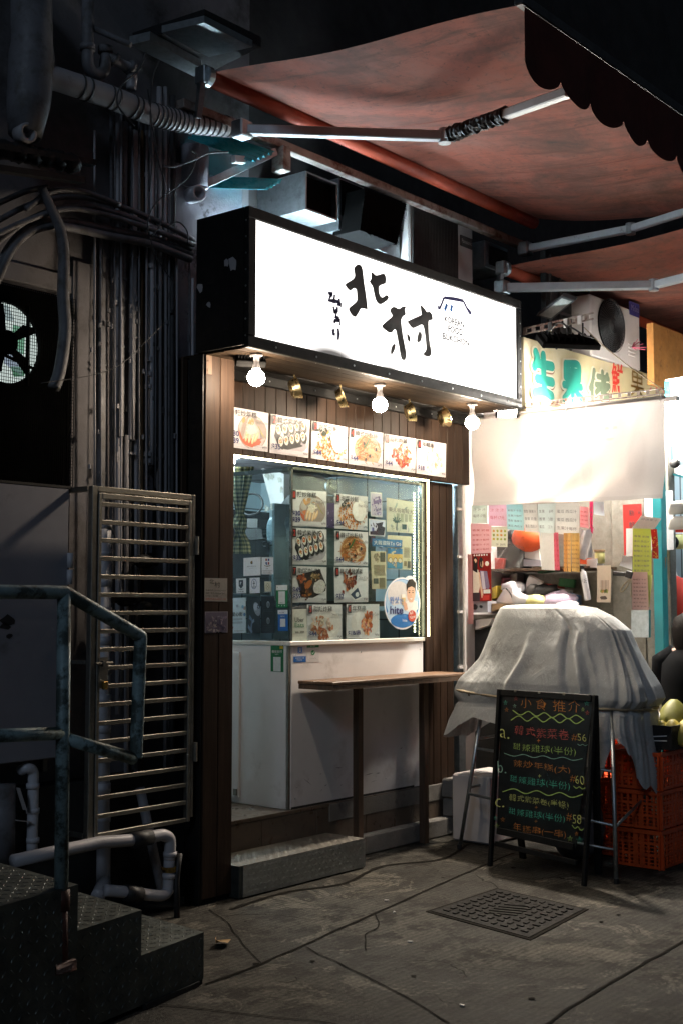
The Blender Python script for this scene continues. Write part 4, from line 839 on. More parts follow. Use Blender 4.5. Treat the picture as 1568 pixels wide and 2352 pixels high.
# ---------------------------------------------------------------- behind the glass
def curtain():
    top = [(530, 1078), (582, 1078)]
    mb = MB(); nu, nv = 40, 30; Xc = 6.02
    rows = [(1072, 528, 584), (1120, 534, 573), (1168, 544, 560), (1180, 547, 558), (1192, 537, 566), (1212, 537, 567), (1222, 546, 560), (1250, 535, 572), (1272, 531, 574)]
    def f(u, v):
        y = 1072+200*v
        for (ya, a0, a1), (yb, b0, b1) in zip(rows, rows[1:]):
            if ya <= y <= yb+.01: t = (y-ya)/(yb-ya); l, r = a0+(b0-a0)*t, a1+(b1-a1)*t; break
        kn = math.exp(-((y-1208)/16)**2)
        p = aX(l+(r-l)*u, y, Xc); p.x -= .018*math.sin(u*pi*9+v*2)*(1-.8*kn)+.05*kn*math.sin(pi*u); return p
    mb.grid(f, nu, nv); o = mb.build('tied_curtain', M['curtain'], None, True, 'dark checked curtain tied in a knot behind the side pane', 'curtain')
    uvl = o.data.uv_layers.new(name='UVMap')
    for poly in o.data.polygons:
        for li in poly.loop_indices:
            vi = o.data.loops[li].vertex_index; uvl.data[li].uv = ((vi % (nu+1))/nu, (vi//(nu+1))/nv)
curtain()
hd = thing('extractor_hood', 'stained steel extractor hood above the kitchen behind the side pane', 'hood', (6.6, 6.6, 2.1))
mb = MB(); mb.prism([aX(600, 1075, 6.9), aX(652, 1088, 6.9), aX(652, 1170, 6.9), aX(628, 1180, 6.9)], (.5, 0, 0)); mb.build('flue', M['acwhite'], hd)
mb = MB(); mb.prism([aX(628, 1180, 6.75), aX(668, 1130, 6.75), aX(668, 1240, 6.75), aX(650, 1215, 6.75)], (.5, 0, 0)); mb.build('canopy', M['acgrey'], hd)
mb = MB(); R.seed(8)
for k in range(9):
    x, y = R.uniform(608, 648), R.uniform(1082, 1172); mb.poly([aX(x+R.uniform(2, 7)*math.cos(a), y+R.uniform(3, 11)*math.sin(a), 6.896-.0005*k) for a in [j*pi/4 for j in range(8)]])
mb.build('foil_scrap', M['steel'], hd, kind='stuff')
mb = MB()
for k in range(4):
    c = aX(578, 1158, 6.5); mb.tube([c+V((.01*k, .11*math.cos(a)+.01*k, .075*math.sin(a))) for a in [j*2*pi/22 for j in range(22)]], .006, 6, closed=True)
mb.build('cable_coil', M['rubber'], None, True, 'dark coiled cable hanging on the tiled kitchen wall', 'cable')
def crate_box(name, lab, cat, q, X, d, m):
    MB().prism([aX(x, y, X) for x, y in q], (d, 0, 0)).build(name, m, None, label=lab, cat=cat)
bg = thing('rice_bag', 'pale plastic bag lying on the kitchen shelf behind the side pane', 'bag', aX(645, 1250, 6.3))
mb = MB(); mb.ball(aX(643, 1216, 6.35), .10, 24, .8, 1.1, .95)
for p in mb.v: p += V((.03*noise.noise(p*16), .05*noise.noise(p*11), .06*noise.noise(p*10+V((5, 0, 0)))))
mb.build('bag_body', mat('smoky_plastic', (.13, .19, .22), .3, 0, .3, 9), bg, True)
mb = MB(); c = aX(610, 1243, 6.2)
for k in range(2): mb.tube([aX(603+x, 1225+18*k+y, 6.18) for x, y in ((8, 0), (2, 2), (0, 8), (3, 12), (9, 11))], .004, 6)
mb.build('bag_mark', M['ink'], bg)
sf = thing('kitchen_shelf', 'dark kitchen shelf behind the side pane', 'shelf', (6.2, 5.7, 1.4))
mb = MB(); mb.box((6.15, 5.40, 1.60), (7.6, 7.1, 1.635)); mb.build('board', M['dark'], sf)
mb = MB(); mb.box((6.3, 6.9, 1.70), (7.5, 7.15, 2.35)); mb.build('back_board', M['dark'], sf); MB().box((6.2, 5.66, 1.385), (7.28, 5.68, 2.28)).build('darkening_panel', mat('dark_teal_backdrop', (.055, .09, .105), .5), sf); mb = MB(); mb.box((6.1, 6.0, .36), (7.4, 7.1, 1.25), .01); mb.build('cupboard', M['dark'], sf)  # teal panel added to darken the kitchen view behind the window posters
for lab, q, X, m_ in (('grey carton on the kitchen shelf beside the curtain knot', [(560, 1190), (592, 1192), (592, 1212), (560, 1212)], 6.4, M['acgrey']), ('low dark carton on the kitchen shelf under the grey one', [(565, 1214), (600, 1214), (604, 1238), (575, 1240), (560, 1232)], 6.3, M['dark'])):
    crate_box('carton', lab, 'box', q, X, .2, m_)
clk = thing('wall_clock', 'small round wall clock seen through the plastic film', 'clock', aY(757.5, 1118, 5.5))
MB().lathe(aY(757.5, 1118, 5.5), (0, -1, 0), [(.055, 0), (.055, .02), (.045, .024), (.043, .015), (0, .015)], 24).build('case', M['galv'], clk, True)
mb = MB(); c = aY(757.5, 1118, 5.48); mb.bar(c, c+V((.004, 0, .03)), .004, .002); mb.bar(c, c+V((.02, 0, -.008)), .004, .002); mb.build('hand', M['ink'], clk)
def film():
    def f(u, v):
        x = 668+300*u; yt = 1082+20*u+22*math.sin(pi*u)**2*abs(math.sin(2.0*pi*u))*.6+(1-abs(math.cos(2*pi*u)))*10; yb = 1150+12*math.sin(5*u)+40*u
        p = aY(x, yt+(yb-yt)*v, 5.275+.012*math.sin(14*u+3*v)*v+.008*math.sin(31*u)); return p
    MB().grid(f, 40, 8).build('plastic_film', M['plasticfilm'], None, True, 'clear plastic film draped across the top of the window', 'plastic film')
film()
kl = thing('kitchen_lamp', 'cool strip lamp on the kitchen ceiling behind the glass', 'lamp', (6.0, 6.3, 2.6))
MB().box((5.95, 5.8, 2.57), (6.03, 6.9, 2.615), .005).build('fitting', M['acwhite'], kl)
MB().tube([(5.99, 5.83, 2.55), (5.99, 6.87, 2.55)], .014, 10).build('tube', M['tubelit'], kl)
# ---------------------------------------------------------------- step, slab, standing table
def tread(mb, o, U, W, N, nu, nv, L=.017, wd=.0045, h=.002):
    "raised lozenges of chequer plate over the rectangle o, U, W"
    o, U, W, N = V(o), V(U), V(W), V(N).normalized(); lu, lw = U.length, W.length; a, b = U.normalized(), W.normalized()
    for i in range(nu):
        for j in range(nv):
            c = o+U*((i+.5)/nu)+W*((j+.5)/nv); s = 1 if (i+j) % 2 else -1
            d = (a+b*s).normalized(); e = (a-b*s).normalized()
            p = [c+d*L, c+e*wd, c-d*L, c-e*wd]; q = [c+d*L*.6+N*h, c-d*L*.6+N*h]
            mb.add(p+q, [(0, 1, 4), (1, 2, 5, 4), (2, 3, 5), (3, 0, 4, 5)])
st = thing('metal_step', 'low chequer plate step in front of the white counter', 'step', (5.67, 5.08, 0))
mb = MB(); mb.box((5.122, 4.927, .006), (6.222, 5.232, .176), .003); mb.build('body', M['chequer'], st)
mb = MB(); mb.box((5.120, 4.925, .1765), (6.224, 5.232, .1805)); tread(mb, (5.13, 4.93, .1805), (1.09, 0, 0), (0, .30, 0), (0, 0, 1), 34, 9, .012, .0038, .0014); mb.build('top_plate', M['chequerlt'], st)
mb = MB(); mb.box((5.15, 4.9235, .01), (6.224, 4.9265, .175)); tread(mb, (5.15, 4.9235, .012), (1.07, 0, 0), (0, 0, .16), (0, -1, 0), 34, 5, .012, .0038, .0014); mb.build('front_plate', M['galv'], st)
MB().box((6.24, 5.165, 0), (7.7, 5.2395, .125), .01).jit(.002).build('kerb_stone', M['concrete2'], None, label='rough concrete kerb stone along the foot of the shop wall', cat='kerb')
bk = thing('concrete_block', 'short stub of concrete blocks at the shop corner by the stool leg', 'block', (7.6, 5.2, 0))
mb = MB(); mb.box((7.48, 5.13, .126), (7.70, 5.225, .25), .01).jit(.006); mb.build('lower_block', M['concrete2'], bk); mb = MB(); mb.box((7.47, 5.125, .255), (7.71, 5.225, .392), .012).jit(.006); mb.build('upper_block', M['concrete2'], bk)
tb = thing('standing_table', 'narrow wooden standing table on two thin posts before the counter', 'table', (6.68, 5.1, 0))
mb = MB(); mb.box((5.95, 4.955, 1.122), (7.42, 5.1, 1.142), .004); mb.box((5.95, 5.102, 1.122), (7.42, 5.235, 1.142), .004); mb.build('table_top', M['tablewood'], tb)
mb = MB(); mb.box((5.955, 4.957, 1.092), (7.415, 4.975, 1.121)); mb.box((5.955, 5.21, 1.092), (7.415, 5.23, 1.121)); mb.box((5.955, 4.976, 1.092), (5.975, 5.209, 1.121)); mb.build('apron', M['oldwood'], tb)
for x in (6.42, 7.135): MB().box((x-.026, 5.112, 0), (x+.026, 5.157, 1.091), .002).build('leg', M['oldwood'], tb)
mb = MB()
for x in (6.1, 6.16, 6.75, 7.0): mb.lathe((x, 5.18, 1.142), (0, 0, 1), [(.006, 0), (.005, .002), (0, .003)], 8)
mb.build('screw', M['steel'], tb, kind='stuff')
# ---------------------------------------------------------------- chalkboard
pa, pb = V((6.772, 4.385, 0)), V((6.627, 3.634, 0)); e_ = (pb-pa).normalized(); hn = V((e_.y, -e_.x, 0)).normalized()
if hn.x > 0: hn = -hn
CN = (hn*math.cos(math.radians(9))+V((0, 0, 1))*math.sin(math.radians(9))).normalized(); CU = CN.cross(e_).normalized()
if CU.z < 0: CU = -CU
def cb(x, y, off=0): return onp(x, y, pa+CN*off, CN)
ch = thing('chalkboard', 'black folding chalkboard with coloured chalk menu prices', 'chalkboard', (pa+pb)/2)
tl, tr, bl, br = cb(1143, 1583), cb(1369, 1597), cb(1131, 1906), cb(1330, 1948)
mb = MB(); fwid = .024
l0, r0 = cb(1121, 1990), cb(1344, 2036); 
mb.bar(l0+e_*.012, tl+e_*.012, fwid, .028, CN, .002); mb.bar(r0-e_*.012, tr-e_*.012, fwid, .028, CN, .002)
mb.bar(tl+e_*.033-CU*.02, tr-e_*.033-CU*.02, .026, .04, CU, .002); mb.bar(bl+e_*.04, br-e_*.042, .026, .04, CU, .002); mb.build('frame', M['black'], ch)
lw = cb(1125, 1935)+e_*.046; rw = cb(1338, 1985)-e_*.046; MB().bar(lw, rw, .022, .03, CU, .002).build('lower_rail', M['black'], ch)
mb = MB(); mb.quad(bl+e_*.03-CN*.002, br-e_*.03-CN*.002, tr-e_*.03-CN*.002-CU*.03, tl+e_*.03-CN*.002-CU*.03); mb.quad(bl+e_*.03-CN*.01, tl+e_*.03-CN*.01-CU*.03, tr-e_*.03-CN*.01-CU*.03, br-e_*.03-CN*.01); mb.build('board', M['blackboard'], ch)
for s_ in (.04, -.04):
    a = (tl if s_ > 0 else tr)+e_*s_-CN*.03; b = (pa if s_ > 0 else pb)+e_*s_*2+V((.34, .03, 0)); MB().bar(a, b, .04, .024, CN).build('rear_leg', M['black'], ch)
CH = {k: emitless for k, emitless in ((n_, mat('chalk_'+n_, tuple(min(.8, q*1.4) for q in c_), .9, 0, .25, 60)) for n_, c_ in (('orange', (.42, .16, .035)), ('red', (.40, .085, .07)), ('green', (.30, .42, .11)), ('yellow', (.46, .47, .15)), ('teal', (.07, .36, .25)), ('white', (.5, .5, .42)), ('grey', (.20, .34, .27))))}
c3 = lambda x, y: ((1800+x*.59375)*.5741, (2700+y*.59375)*.5741)
def cw(x, y, o=.0025): return cb(*c3(x, y), o)
def ctext(body, a, b, h, m, wob=.03): 
    p, q = cw(*a), cw(*b); t = cw(a[0]-h*.06, a[1]-h); text(body, p, q-p, t-p, CH[m], ch, 'chalk_words', -.015, .07, wob=wob)
for a in ((('小', (474, 222), (545, 224), 72, 'orange')), ('食', (580, 236), (650, 242), 78, 'orange'), ('推', (692, 246), (776, 252), 82, 'orange'), ('介', (795, 250), (875, 256), 84, 'orange'),
          ('a.', (334, 424), (396, 432), 62, 'yellow'), ('韓式紫菜卷', (432, 410), (800, 446), 74, 'red'), ('+', (583, 455), (606, 456), 24, 'orange'), ('#', (815, 445), (858, 448), 48, 'orange'), ('56', (858, 446), (915, 450), 50, 'yellow'), ('甜辣雞球(半份)', (425, 512), (846, 552), 58, 'green'),
          ('b.', (318, 656), (376, 664), 76, 'grey'), ('辣炒年糕(大)', (428, 628), (806, 680), 62, 'orange'), ('+', (590, 692), (612, 693), 22, 'yellow'), ('#', (806, 722), (846, 726), 48, 'orange'), ('60', (842, 735), (902, 741), 58, 'yellow'), ('甜辣雞球(半份)', (404, 728), (806, 784), 58, 'teal'),
          ('c.', (302, 888), (362, 894), 58, 'yellow'), ('韓式紫菜卷(半條)', (398, 858), (796, 912), 60, 'yellow'), ('+', (568, 902), (588, 903), 20, 'orange'), ('甜辣雞球(半份)', (396, 945), (772, 1002), 56, 'teal'), ('+', (566, 996), (586, 997), 20, 'orange'), ('#', (780, 984), (820, 990), 56, 'orange'), ('58', (824, 1002), (882, 1006), 62, 'yellow'),
          ('年糕串(一串)', (424, 1056), (778, 1112), 62, 'orange')): ctext(*a)
def chalk(pts, r, m, n=8, name='chalk_line'):
    P = bez([cw(x, y, .0022) for x, y in pts], n); L, Q = [], []
    for i, p in enumerate(P):
        t = (P[min(i+1, len(P)-1)]-P[max(i-1, 0)]).normalized(); s_ = t.cross(CN).normalized(); rr = r*(.7+.6*abs(noise.noise(p*40))); L.append(p+s_*rr); Q.append(p-s_*rr)
    n_ = len(L); return L+Q, [(i, i+1, n_+i+1, n_+i) for i in range(n_-1)]
wv = lambda x0, y0, x1, y1, k, a: [(x0+(x1-x0)*i/k, y0+(y1-y0)*i/k+(a if i % 2 else -a)) for i in range(k+1)]
for pts, r, m in ((wv(418, 252, 900, 290, 9, 14), .0035, 'green'), (wv(406, 290, 900, 315, 9, -16), .0035, 'green'), (wv(360, 535, 890, 572, 8, 8), .0022, 'grey'), (wv(350, 775, 892, 818, 7, -13), .003, 'green'), (wv(855, 470, 925, 474, 4, 4), .002, 'grey'), (wv(828, 755, 908, 766, 4, 6), .0028, 'green'), (wv(818, 1020, 898, 1044, 4, 8), .0028, 'green')):
    mb = MB(); mb.add(*chalk(pts, r, m)); mb.build('chalk_line', CH[m], ch)
for x, y, r, m in ((370, 188, 16, 'teal'), (440, 160, 16, 'red'), (432, 210, 13, 'grey'), (378, 236, 15, 'orange'), (918, 192, 18, 'teal'), (892, 234, 14, 'green'), (922, 256, 15, 'red'), (303, 964, 15, 'teal'), (352, 975, 16, 'orange'), (312, 1020, 18, 'green'), (806, 1104, 20, 'green'), (848, 1072, 14, 'orange'), (870, 1114, 24, 'teal')):
    mb = MB(); mb.add(*chalk([(x+r*math.sin(k*4*pi/5), y-r*math.cos(k*4*pi/5)) for k in range(6)], .0018, m, 1)); mb.build('chalk_star', CH[m], ch)
mb = MB()
for q in (.2, .45, .7): p = tl.lerp(tr, q)-CU*.006; mb.obox(p+CN*.012, e_, CU, CN, .009, .007, .004, .001)
mb.build('clip', M['steel'], ch, kind='stuff')
# ---------------------------------------------------------------- covered trestle stall
tr_ = thing('trestle_table', 'grey metal trestle legs under the draped cloth', 'trestle', (7.1, 4.15, 0))
def zY(x, y): return aZ(x, y, 0)
legs = [((1054, 1950), (7.22, 4.70)), ((1414, 2030), (7.14, 3.72)), ((1505, 1995), (7.38, 3.72))]
for (px, py), (tx, ty) in legs: b = zY(px, py); MB().tube([b, V((tx, ty, 1.0))], .013, 10).build('leg', M['galv'], tr_, True); MB().tube([b, b+V((0, 0, .03))], .017, 10).build('rubber_foot', M['rubber'], tr_)
bk4 = V((7.58, 4.90, 0)); MB().tube([bk4, V((7.46, 4.70, 1.0))], .013, 10).build('leg', M['galv'], tr_, True)
L = lambda i, z: zY(*legs[i][0]).lerp(V((*legs[i][1], 1.0)), z)
b4 = lambda z: bk4.lerp(V((7.46, 4.70, 1.0)), z)
mb = MB()
for z in (.36, .66): mb.tube([L(0, z), L(1, z-.05)], .009, 8)
for z in (.40, .72): mb.tube([L(0, z), b4(z)], .009, 8)
mb.tube([L(1, .30), L(2, .42)], .009, 8); mb.tube([L(1, .18), V((6.9, 4.3, .2))], .008, 8); mb.build('cross_bar', M['galv'], tr_, True)
mb = MB(); mb.obox((7.32, 4.2, 1.02), (0, 1, 0), (1, 0, 0), (0, 0, 1), .56, .2, .015); mb.build('table_board', M['oldwood'], tr_)
LV = [(1.612, 4.30, 4.02, 7.10, .05), (1.606, 4.43, 3.93, 7.10, .10), (1.590, 4.47, 3.80, 7.10, .14), (1.53, 4.50, 3.66, 7.10, .17), (1.45, 4.54, 3.535, 7.10, .20), (1.36, 4.59, 3.48, 7.10, .235), (1.25, 4.65, 3.42, 7.10, .27), (1.12, 4.75, 3.36, 7.10, .31), (1.05, 4.765, 3.34, 7.10, .315), (1.0, 4.75, 3.37, 7.10, .30), (.985, 4.74, 3.385, 7.10, .295), (.96, 4.75, 3.375, 7.10, .30)]
HEM = [(4.95, .64), (4.84, .66), (4.74, .76), (4.62, .84), (4.5, .90), (4.3, .86), (4.0, .84), (3.8, .80), (3.72, .62), (3.66, .48), (3.58, .62), (3.50, .84), (3.46, .78), (3.40, .56), (3.34, .40), (3.2, .44)]
def hem(y):
    for (a, za), (b, zb) in zip(HEM, HEM[1:]):
        if a >= y >= b: return za+(zb-za)*(a-y)/(a-b)
    return .6
XC = 7.34; KS = XC/7.1; LV = [(1.6+(z-1.6)*KS, yl*KS, yr*KS, XC, a*.86) for z, yl, yr, x, a in LV]; LV = [(z, yl, yr+.075*min(1, (1.62-z)/.3), x, a) for z, yl, yr, x, a in LV]; HEM = [(y*KS+.05*(y < 3.9), 1.6+(z-1.6)*KS) for y, z in HEM]
def cloth():
    NT = 420; vs = []; fs = []; rows = []
    zs = []
    for (a, b) in zip(LV, LV[1:]):
        k = max(1, int(abs(a[0]-b[0])/.010)+1)
        for i in range(k): t = i/k; zs.append(tuple(a[q]+(b[q]-a[q])*t for q in range(5)))
    zs.append(LV[-1])
    rr = random.Random(12); FOLD = []
    for k in range(46):
        FOLD.append((rr.uniform(-pi, pi) if k < 30 else rr.gauss(-2.35, .35), rr.uniform(.02, .40), rr.uniform(-.22, .22), rr.uniform(.022, .055), rr.choice((-1, 1, 1))*rr.uniform(.012, .032), rr.choice((-1, 1))))
    def folds(th, d):
        f = 0
        for t0, ds, sl, wd, am, sd in FOLD:
            if d <= ds: continue
            g = min(1, (d-ds)/.22); x = (th-t0-sl*(d-ds)+pi) % (2*pi)-pi+.02*math.sin(9*d+t0*5); w_ = wd*(.6+1.2*d)
            if abs(x) < .6: f += am*g*(math.exp(-abs(x)/w_) if x*sd > 0 else math.exp(-(x/(w_*2.2))**2))
        return f
    def ring(z, yl, yr, xc, a, th, amp):
        c, s = math.cos(th), math.sin(th); ex = .74
        cx = math.copysign(abs(c)**ex, c); cy_ = math.copysign(abs(s)**ex, s); yc, b = (yl+yr)/2, (yl-yr)/2
        d = 1.62-z; q = V((cx*a*1.2, cy_*b, 0))
        # separate hanging folds: a sharp edge on one side, a soft fall on the other
        f = folds(th, d)*amp
        f += .004*(1-2*abs(noise.noise(V((q.x*9+d, q.y*9, z*6)))))*min(1, d/.2)+.0015*(1-2*abs(noise.noise(V((q.x*22, q.y*22, z*17)))))*min(1, d/.2)
        f += .035*noise.noise(V((q.x*2.5, q.y*2.2, z*2.4)))*min(1, d/.3)
        return V((xc+cx*(a+f), yc+cy_*(b+f*.8), z))
    for i, l in enumerate(zs):
        d = max(0, 1.6-l[0]); pin = math.exp(-((l[0]-.966)/.03)**2); amp = 1-.55*pin
        rows.append([ring(*l, 2*pi*k/NT, amp) for k in range(NT)])
    nh = 26
    for j in range(1, nh+1):
        row = []
        for k in range(NT):
            th = 2*pi*k/NT; base = rows[len(zs)-1][k]; hz = hem(base.y+(.0 if base.x < XC else 0))+.012*noise.noise(V((th*3, 1, 0)))
            t = j/nh; z0_ = LV[-1][0]; z = z0_+(hz-z0_)*t; fl = .05*t**.7; yl, yr = LV[-1][1]+fl*.9, LV[-1][2]-fl*.4
            row.append(ring(z, yl, yr, XC, .258+fl*.8, th, .6+.7*t))
        rows.append(row)
    for r in rows: vs += r
    nr = len(rows); fs = [(j*NT+k, j*NT+(k+1) % NT, (j+1)*NT+(k+1) % NT, (j+1)*NT+k) for j in range(nr-1) for k in range(NT)]
    vs.append(V((XC, 4.16*KS, 1.614))); fs += [(len(vs)-1, (k+1) % NT, k) for k in range(NT)]
    mb = MB(); mb.add(vs, fs)
    for p in mb.v:   # uneven load under the cloth and small creases
        q = V((p.x*3, p.y*3, p.z*3)); a = min(1, max(0, (1.62-p.z)/.12))
        p += V((noise.noise(q), noise.noise(q+V((7, 0, 0))), .4*noise.noise(q+V((0, 9, 0)))))*.022*a
        q = V((p.x*13, p.y*13, p.z*5)); p += V((noise.noise(q), noise.noise(q+V((3, 1, 0))), 0))*.003*a
    o = mb.build('draped_cloth', M['tarp'], None, True, 'grey dotted cloth tied with rope over the trestle stall', 'cloth')
    i0 = len(zs)-3
    rp = [rows[i0][k] for k in range(NT)]; c = V((XC, 4.06*KS, .966)); mb = MB()
    pth = []
    for k in range(0, NT, 3):
        p = rp[k].copy(); d = V((p.x-c.x, p.y-c.y, 0)).normalized(); p = p+d*.016; yy = (4.91-p.y)/1.45; p.z = 1.038-.088*yy+.05*max(0, (yy-.75))*2; pth.append(p)
    mb.tube(pth, .009, 8, closed=True)
    for i, p in enumerate(mb.v): p += V((0, 0, .002*math.sin(i*1.7)))
    mb.build('twine', M['rope'], None, True, 'twisted jute rope tied round the draped cloth', 'rope')
cloth()
# ---------------------------------------------------------------- crates and boxes under and beside the stall
def make_crate(lab, o, ux, uy, lx, ly, h):
    o, ux, uy = V(o), V(ux).normalized(), V(uy).normalized(); Z = V((0, 0, 1)); c = o+ux*lx/2+uy*ly/2
    t = thing('plastic_crate', lab, 'crate', c, 'orange plastic crates beside the stall')
    body = MB(); rim = MB()
    for base, d, n_, ln in ((o, ux, uy, lx), (o+uy*ly, ux, -uy, lx), (o, uy, ux, ly), (o+ux*lx, uy, -ux, ly)):
        nb = max(4, round(ln/.045))
        for side in range(3):
            zt = h*(.18+.30*side); mid = base+d*ln/2+n_*.008
            body.obox(mid+Z*(h*.06 if side == 0 else h*.36 if side == 1 else h*.66), d, n_, Z, ln/2, .005, h*.035)
        for i in range(nb+1):
            big = i in (0, nb) or abs(i-nb/2) < 1.1
            body.obox(base+d*(ln*i/nb)+n_*.008+Z*(h*.46), d, n_, Z, .016 if big else .007, .0052, h*.44)
        for s_ in (.16, .26, .46, .56, .76): body.obox(base+d*ln/2+n_*.008+Z*h*s_, d, n_, Z, ln/2, .004, h*.012)
        rim.obox(base+d*ln/2+n_*.006+Z*(h*.94), d, n_, Z, ln/2, .011, h*.055, .003)
    body.obox(c+Z*.012, ux, uy, Z, lx/2-.01, ly/2-.01, .008)
    body.build('crate_wall', M['orange'], t); rim.build('rim', M['orange'], t); return t
ck = make_crate('orange plastic crate at the foot of the fruit stall, lowest of the near stack', zY(1425, 1988)+V((0, -.27, 0)), (1, 0, 0), (0, 1, 0), .46, .30, .235)
dup(ck, (.004, .006, .237), 'orange plastic crate resting in the middle of the near stack of three'); dup(ck, (-.003, -.004, .474), 'orange plastic crate on top of the near stack, under the pomelo carton')
for i, lab in enumerate(('orange crate behind the chalkboard legs, on the ground', 'orange crate second from the ground behind the chalkboard', 'orange crate topmost behind the chalkboard, below the cloth')): dup(ck, (.22, .42, .237*i), lab)
MB().box((7.30, 4.72, .01), (7.75, 5.02, .46), .012).build('foam_box', M['acwhite'], None, label='grey white foam box behind the trestle leg at the shop corner', cat='box')
mb = MB(); mb.ball((7.28, 4.06, .24), .2, 18, .8, .95, 1.2)
for p in mb.v: p += V((noise.noise(p*5), noise.noise(p*5+V((4, 0, 0))), 0))*.05
mb.build('sack', M['conduit'], None, True, 'dull grey sack slumped behind the chalkboard', 'sack')
pc = thing('fruit_carton', 'black and white printed fruit carton on the orange crates, holding pomelos', 'box', (7.55, 3.6, .72))
mb = MB(); mb.box((7.33, 3.42, .725), (7.80, 3.70, .735)); mb.box((7.33, 3.42, .736), (7.342, 3.70, .87)); mb.box((7.343, 3.688, .736), (7.80, 3.70, .87)); mb.box((7.343, 3.42, .736), (7.80, 3.432, .87)); mb.build('carton_wall', M['rubber'], pc)
mb = MB()
for a, b in (((3.68, .745), (3.62, .86)), ((3.62, .745), (3.68, .86)), ((3.69, .75), (3.69, .86)), ((3.60, .75), (3.60, .86)), ((3.55, .80), (3.45, .81)), ((3.55, .775), (3.45, .78))): mb.bar((7.329, a[0], a[1]), (7.329, b[0], b[1]), .006, .001, (1, 0, 0))
mb.build('printed_mark', M['inkwhite'], pc)
M['pomelo'] = mat('pomelo_skin', (.50, .40, .08), .45, 0, .15, 12, .3, 160, stain=(.36, .30, .06), sscale=5)
M['pomelogreen'] = mat('green_pomelo_skin', (.20, .20, .045), .45, 0, .2, 9, .3, 160, stain=(.34, .28, .07), sscale=6)
for lab, (x, y), X, r, m_ in (('large green pear-shaped pomelo standing at the back of the carton', (1547, 1660), 7.62, .125, 'pomelogreen'), ('yellow pomelo beside the draped cloth in the carton', (1517, 1692), 7.48, .085, 'pomelo'), ('yellow pomelo in the middle of the carton front', (1544, 1688), 7.50, .082, 'pomelo'), ('yellow pomelo at the carton end away from the cloth', (1574, 1690), 7.50, .085, 'pomelo')):
    c = aX(x, y, X); mb = MB(); mb.lathe(c-V((0, 0, r*.95)), (0, 0, 1), [(0, 0), (r*.55, .02), (r*.92, r*.4), (r, r*.8), (r*.88, r*1.25), (r*.6, r*1.7), (r*.34, r*2.0), (r*.18, r*2.12), (0, r*2.14)], 24); mb.build('pomelo', M[m_], None, True, lab, 'pomelo', 'pomelos in the printed carton')
mb = MB(); mb.ball(aX(1518, 1655, 7.6), .085, 22, .9, 1.2, .75)
for p in mb.v: p += V((noise.noise(p*22), noise.noise(p*22+V((4, 0, 0))), noise.noise(p*22+V((0, 4, 0)))))*.028
mb.build('garlic_bag', M['paper'] if False else M['acwhite'], None, True, 'white knotted bag lying among the pomelos', 'bag')
Sheet('price_ticket', 'small white price ticket standing behind the pomelos', 'ticket', [aX(x, y, 7.58) for x, y in ((1504, 1618), (1518, 1618), (1517, 1648), (1507, 1648))], NX, '#dcd6cf', m=M['paper']).text('$10', .2, .5, .6, .2, M['ink'])
# ---------------------------------------------------------------- side banner on its slotted bar
BX = 7.83
rl = thing('slotted_bar', 'slotted metal angle bar carrying the white banner', 'bar', (BX, 4.4, 3.02))
a, b = aX(1088, 949, BX), aX(1527, 904, BX); mb = MB(); d = (b-a); n_ = 22
mb.bar(a+V((0, 0, .034)), b+V((0, 0, .034)), .004, .008, (0, 0, 1)); mb.bar(a, b, .004, .010, (0, 0, 1))
for i in range(n_): mb.bar(a+d*((i+.0)/n_)+V((0, 0, .019)), a+d*((i+.34)/n_)+V((0, 0, .019)), .004, .022, (0, 0, 1))
mb.bar(a+V((.012, 0, .036)), b+V((.012, 0, .036)), .024, .003, (0, 0, 1)); mb.build('angle', M['beam'], rl)
def bannerf(u, v):
    x = 1082+(1527-1082)*u+(-4*v)*u; yt = 962+(913-962)*u; yb = 1161+(1145-1161)*u; y = yt+(yb-yt)*v
    p = aX(x, y, BX); p.x += .022*math.sin(5*u+2*v)*v+.016*math.sin(11*u-6*v)*v*(.4+v)+.010*math.sin(19*(u+.6*v))*v+.012*math.exp(-((u-.93+.22*v)/.035)**2)*(1-v); return p
bn = thing('hanging_banner', 'large faded white vinyl banner hung sideways beside the shop', 'banner', aX(1300, 1150, BX))
M['bannerprint'] = printmat('faded_banner_vinyl', .45, .02, .10)
mb = MB(); mb.grid(bannerf, 150, 75); mb.c = []
def bcol(u, v):
    c = V((.46, .435, .425))
    for cu, cv, ru, rv, tone, k in ((.72, .28, .085, .20, (.62, .50, .45), .7), (.68, .14, .12, .16, (.42, .36, .36), .45), (.74, .75, .16, .32, (.66, .58, .55), .6), (.45, .36, .06, .14, (.60, .50, .46), .5), (.42, .24, .09, .14, (.46, .41, .40), .35), (.44, .80, .13, .30, (.62, .52, .50), .5), (.86, .55, .05, .30, (.50, .46, .45), .5), (.15, .6, .14, .3, (.62, .50, .48), .35), (.60, .62, .03, .28, (.48, .44, .43), .4), (.70, .255, .012, .012, (.3, .25, .24), .5), (.745, .255, .012, .012, (.3, .25, .24), .5), (.72, .37, .02, .012, (.55, .3, .28), .5)):
        d = math.hypot((u-cu)/ru, (v-cv)/rv); t = max(0, min(1, (1.25-d)/.5))*k; c = c.lerp(V(tone)*.74, t)
    if v < .03 or v > .965: c = c*.9
    return tuple(c)
for jj in range(75):
    for ii in range(150): mb.c.append(bcol((ii+.5)/150, (jj+.5)/75))
mb.build('sheet', M['bannerprint'], bn, True, colors=True)
mb = MB(); mb.tube([aX(1083, 961, BX-.002), aX(1526, 912, BX-.002)], .012, 10); mb.build('top_sleeve', M['banner'], bn, True)
mb = MB()
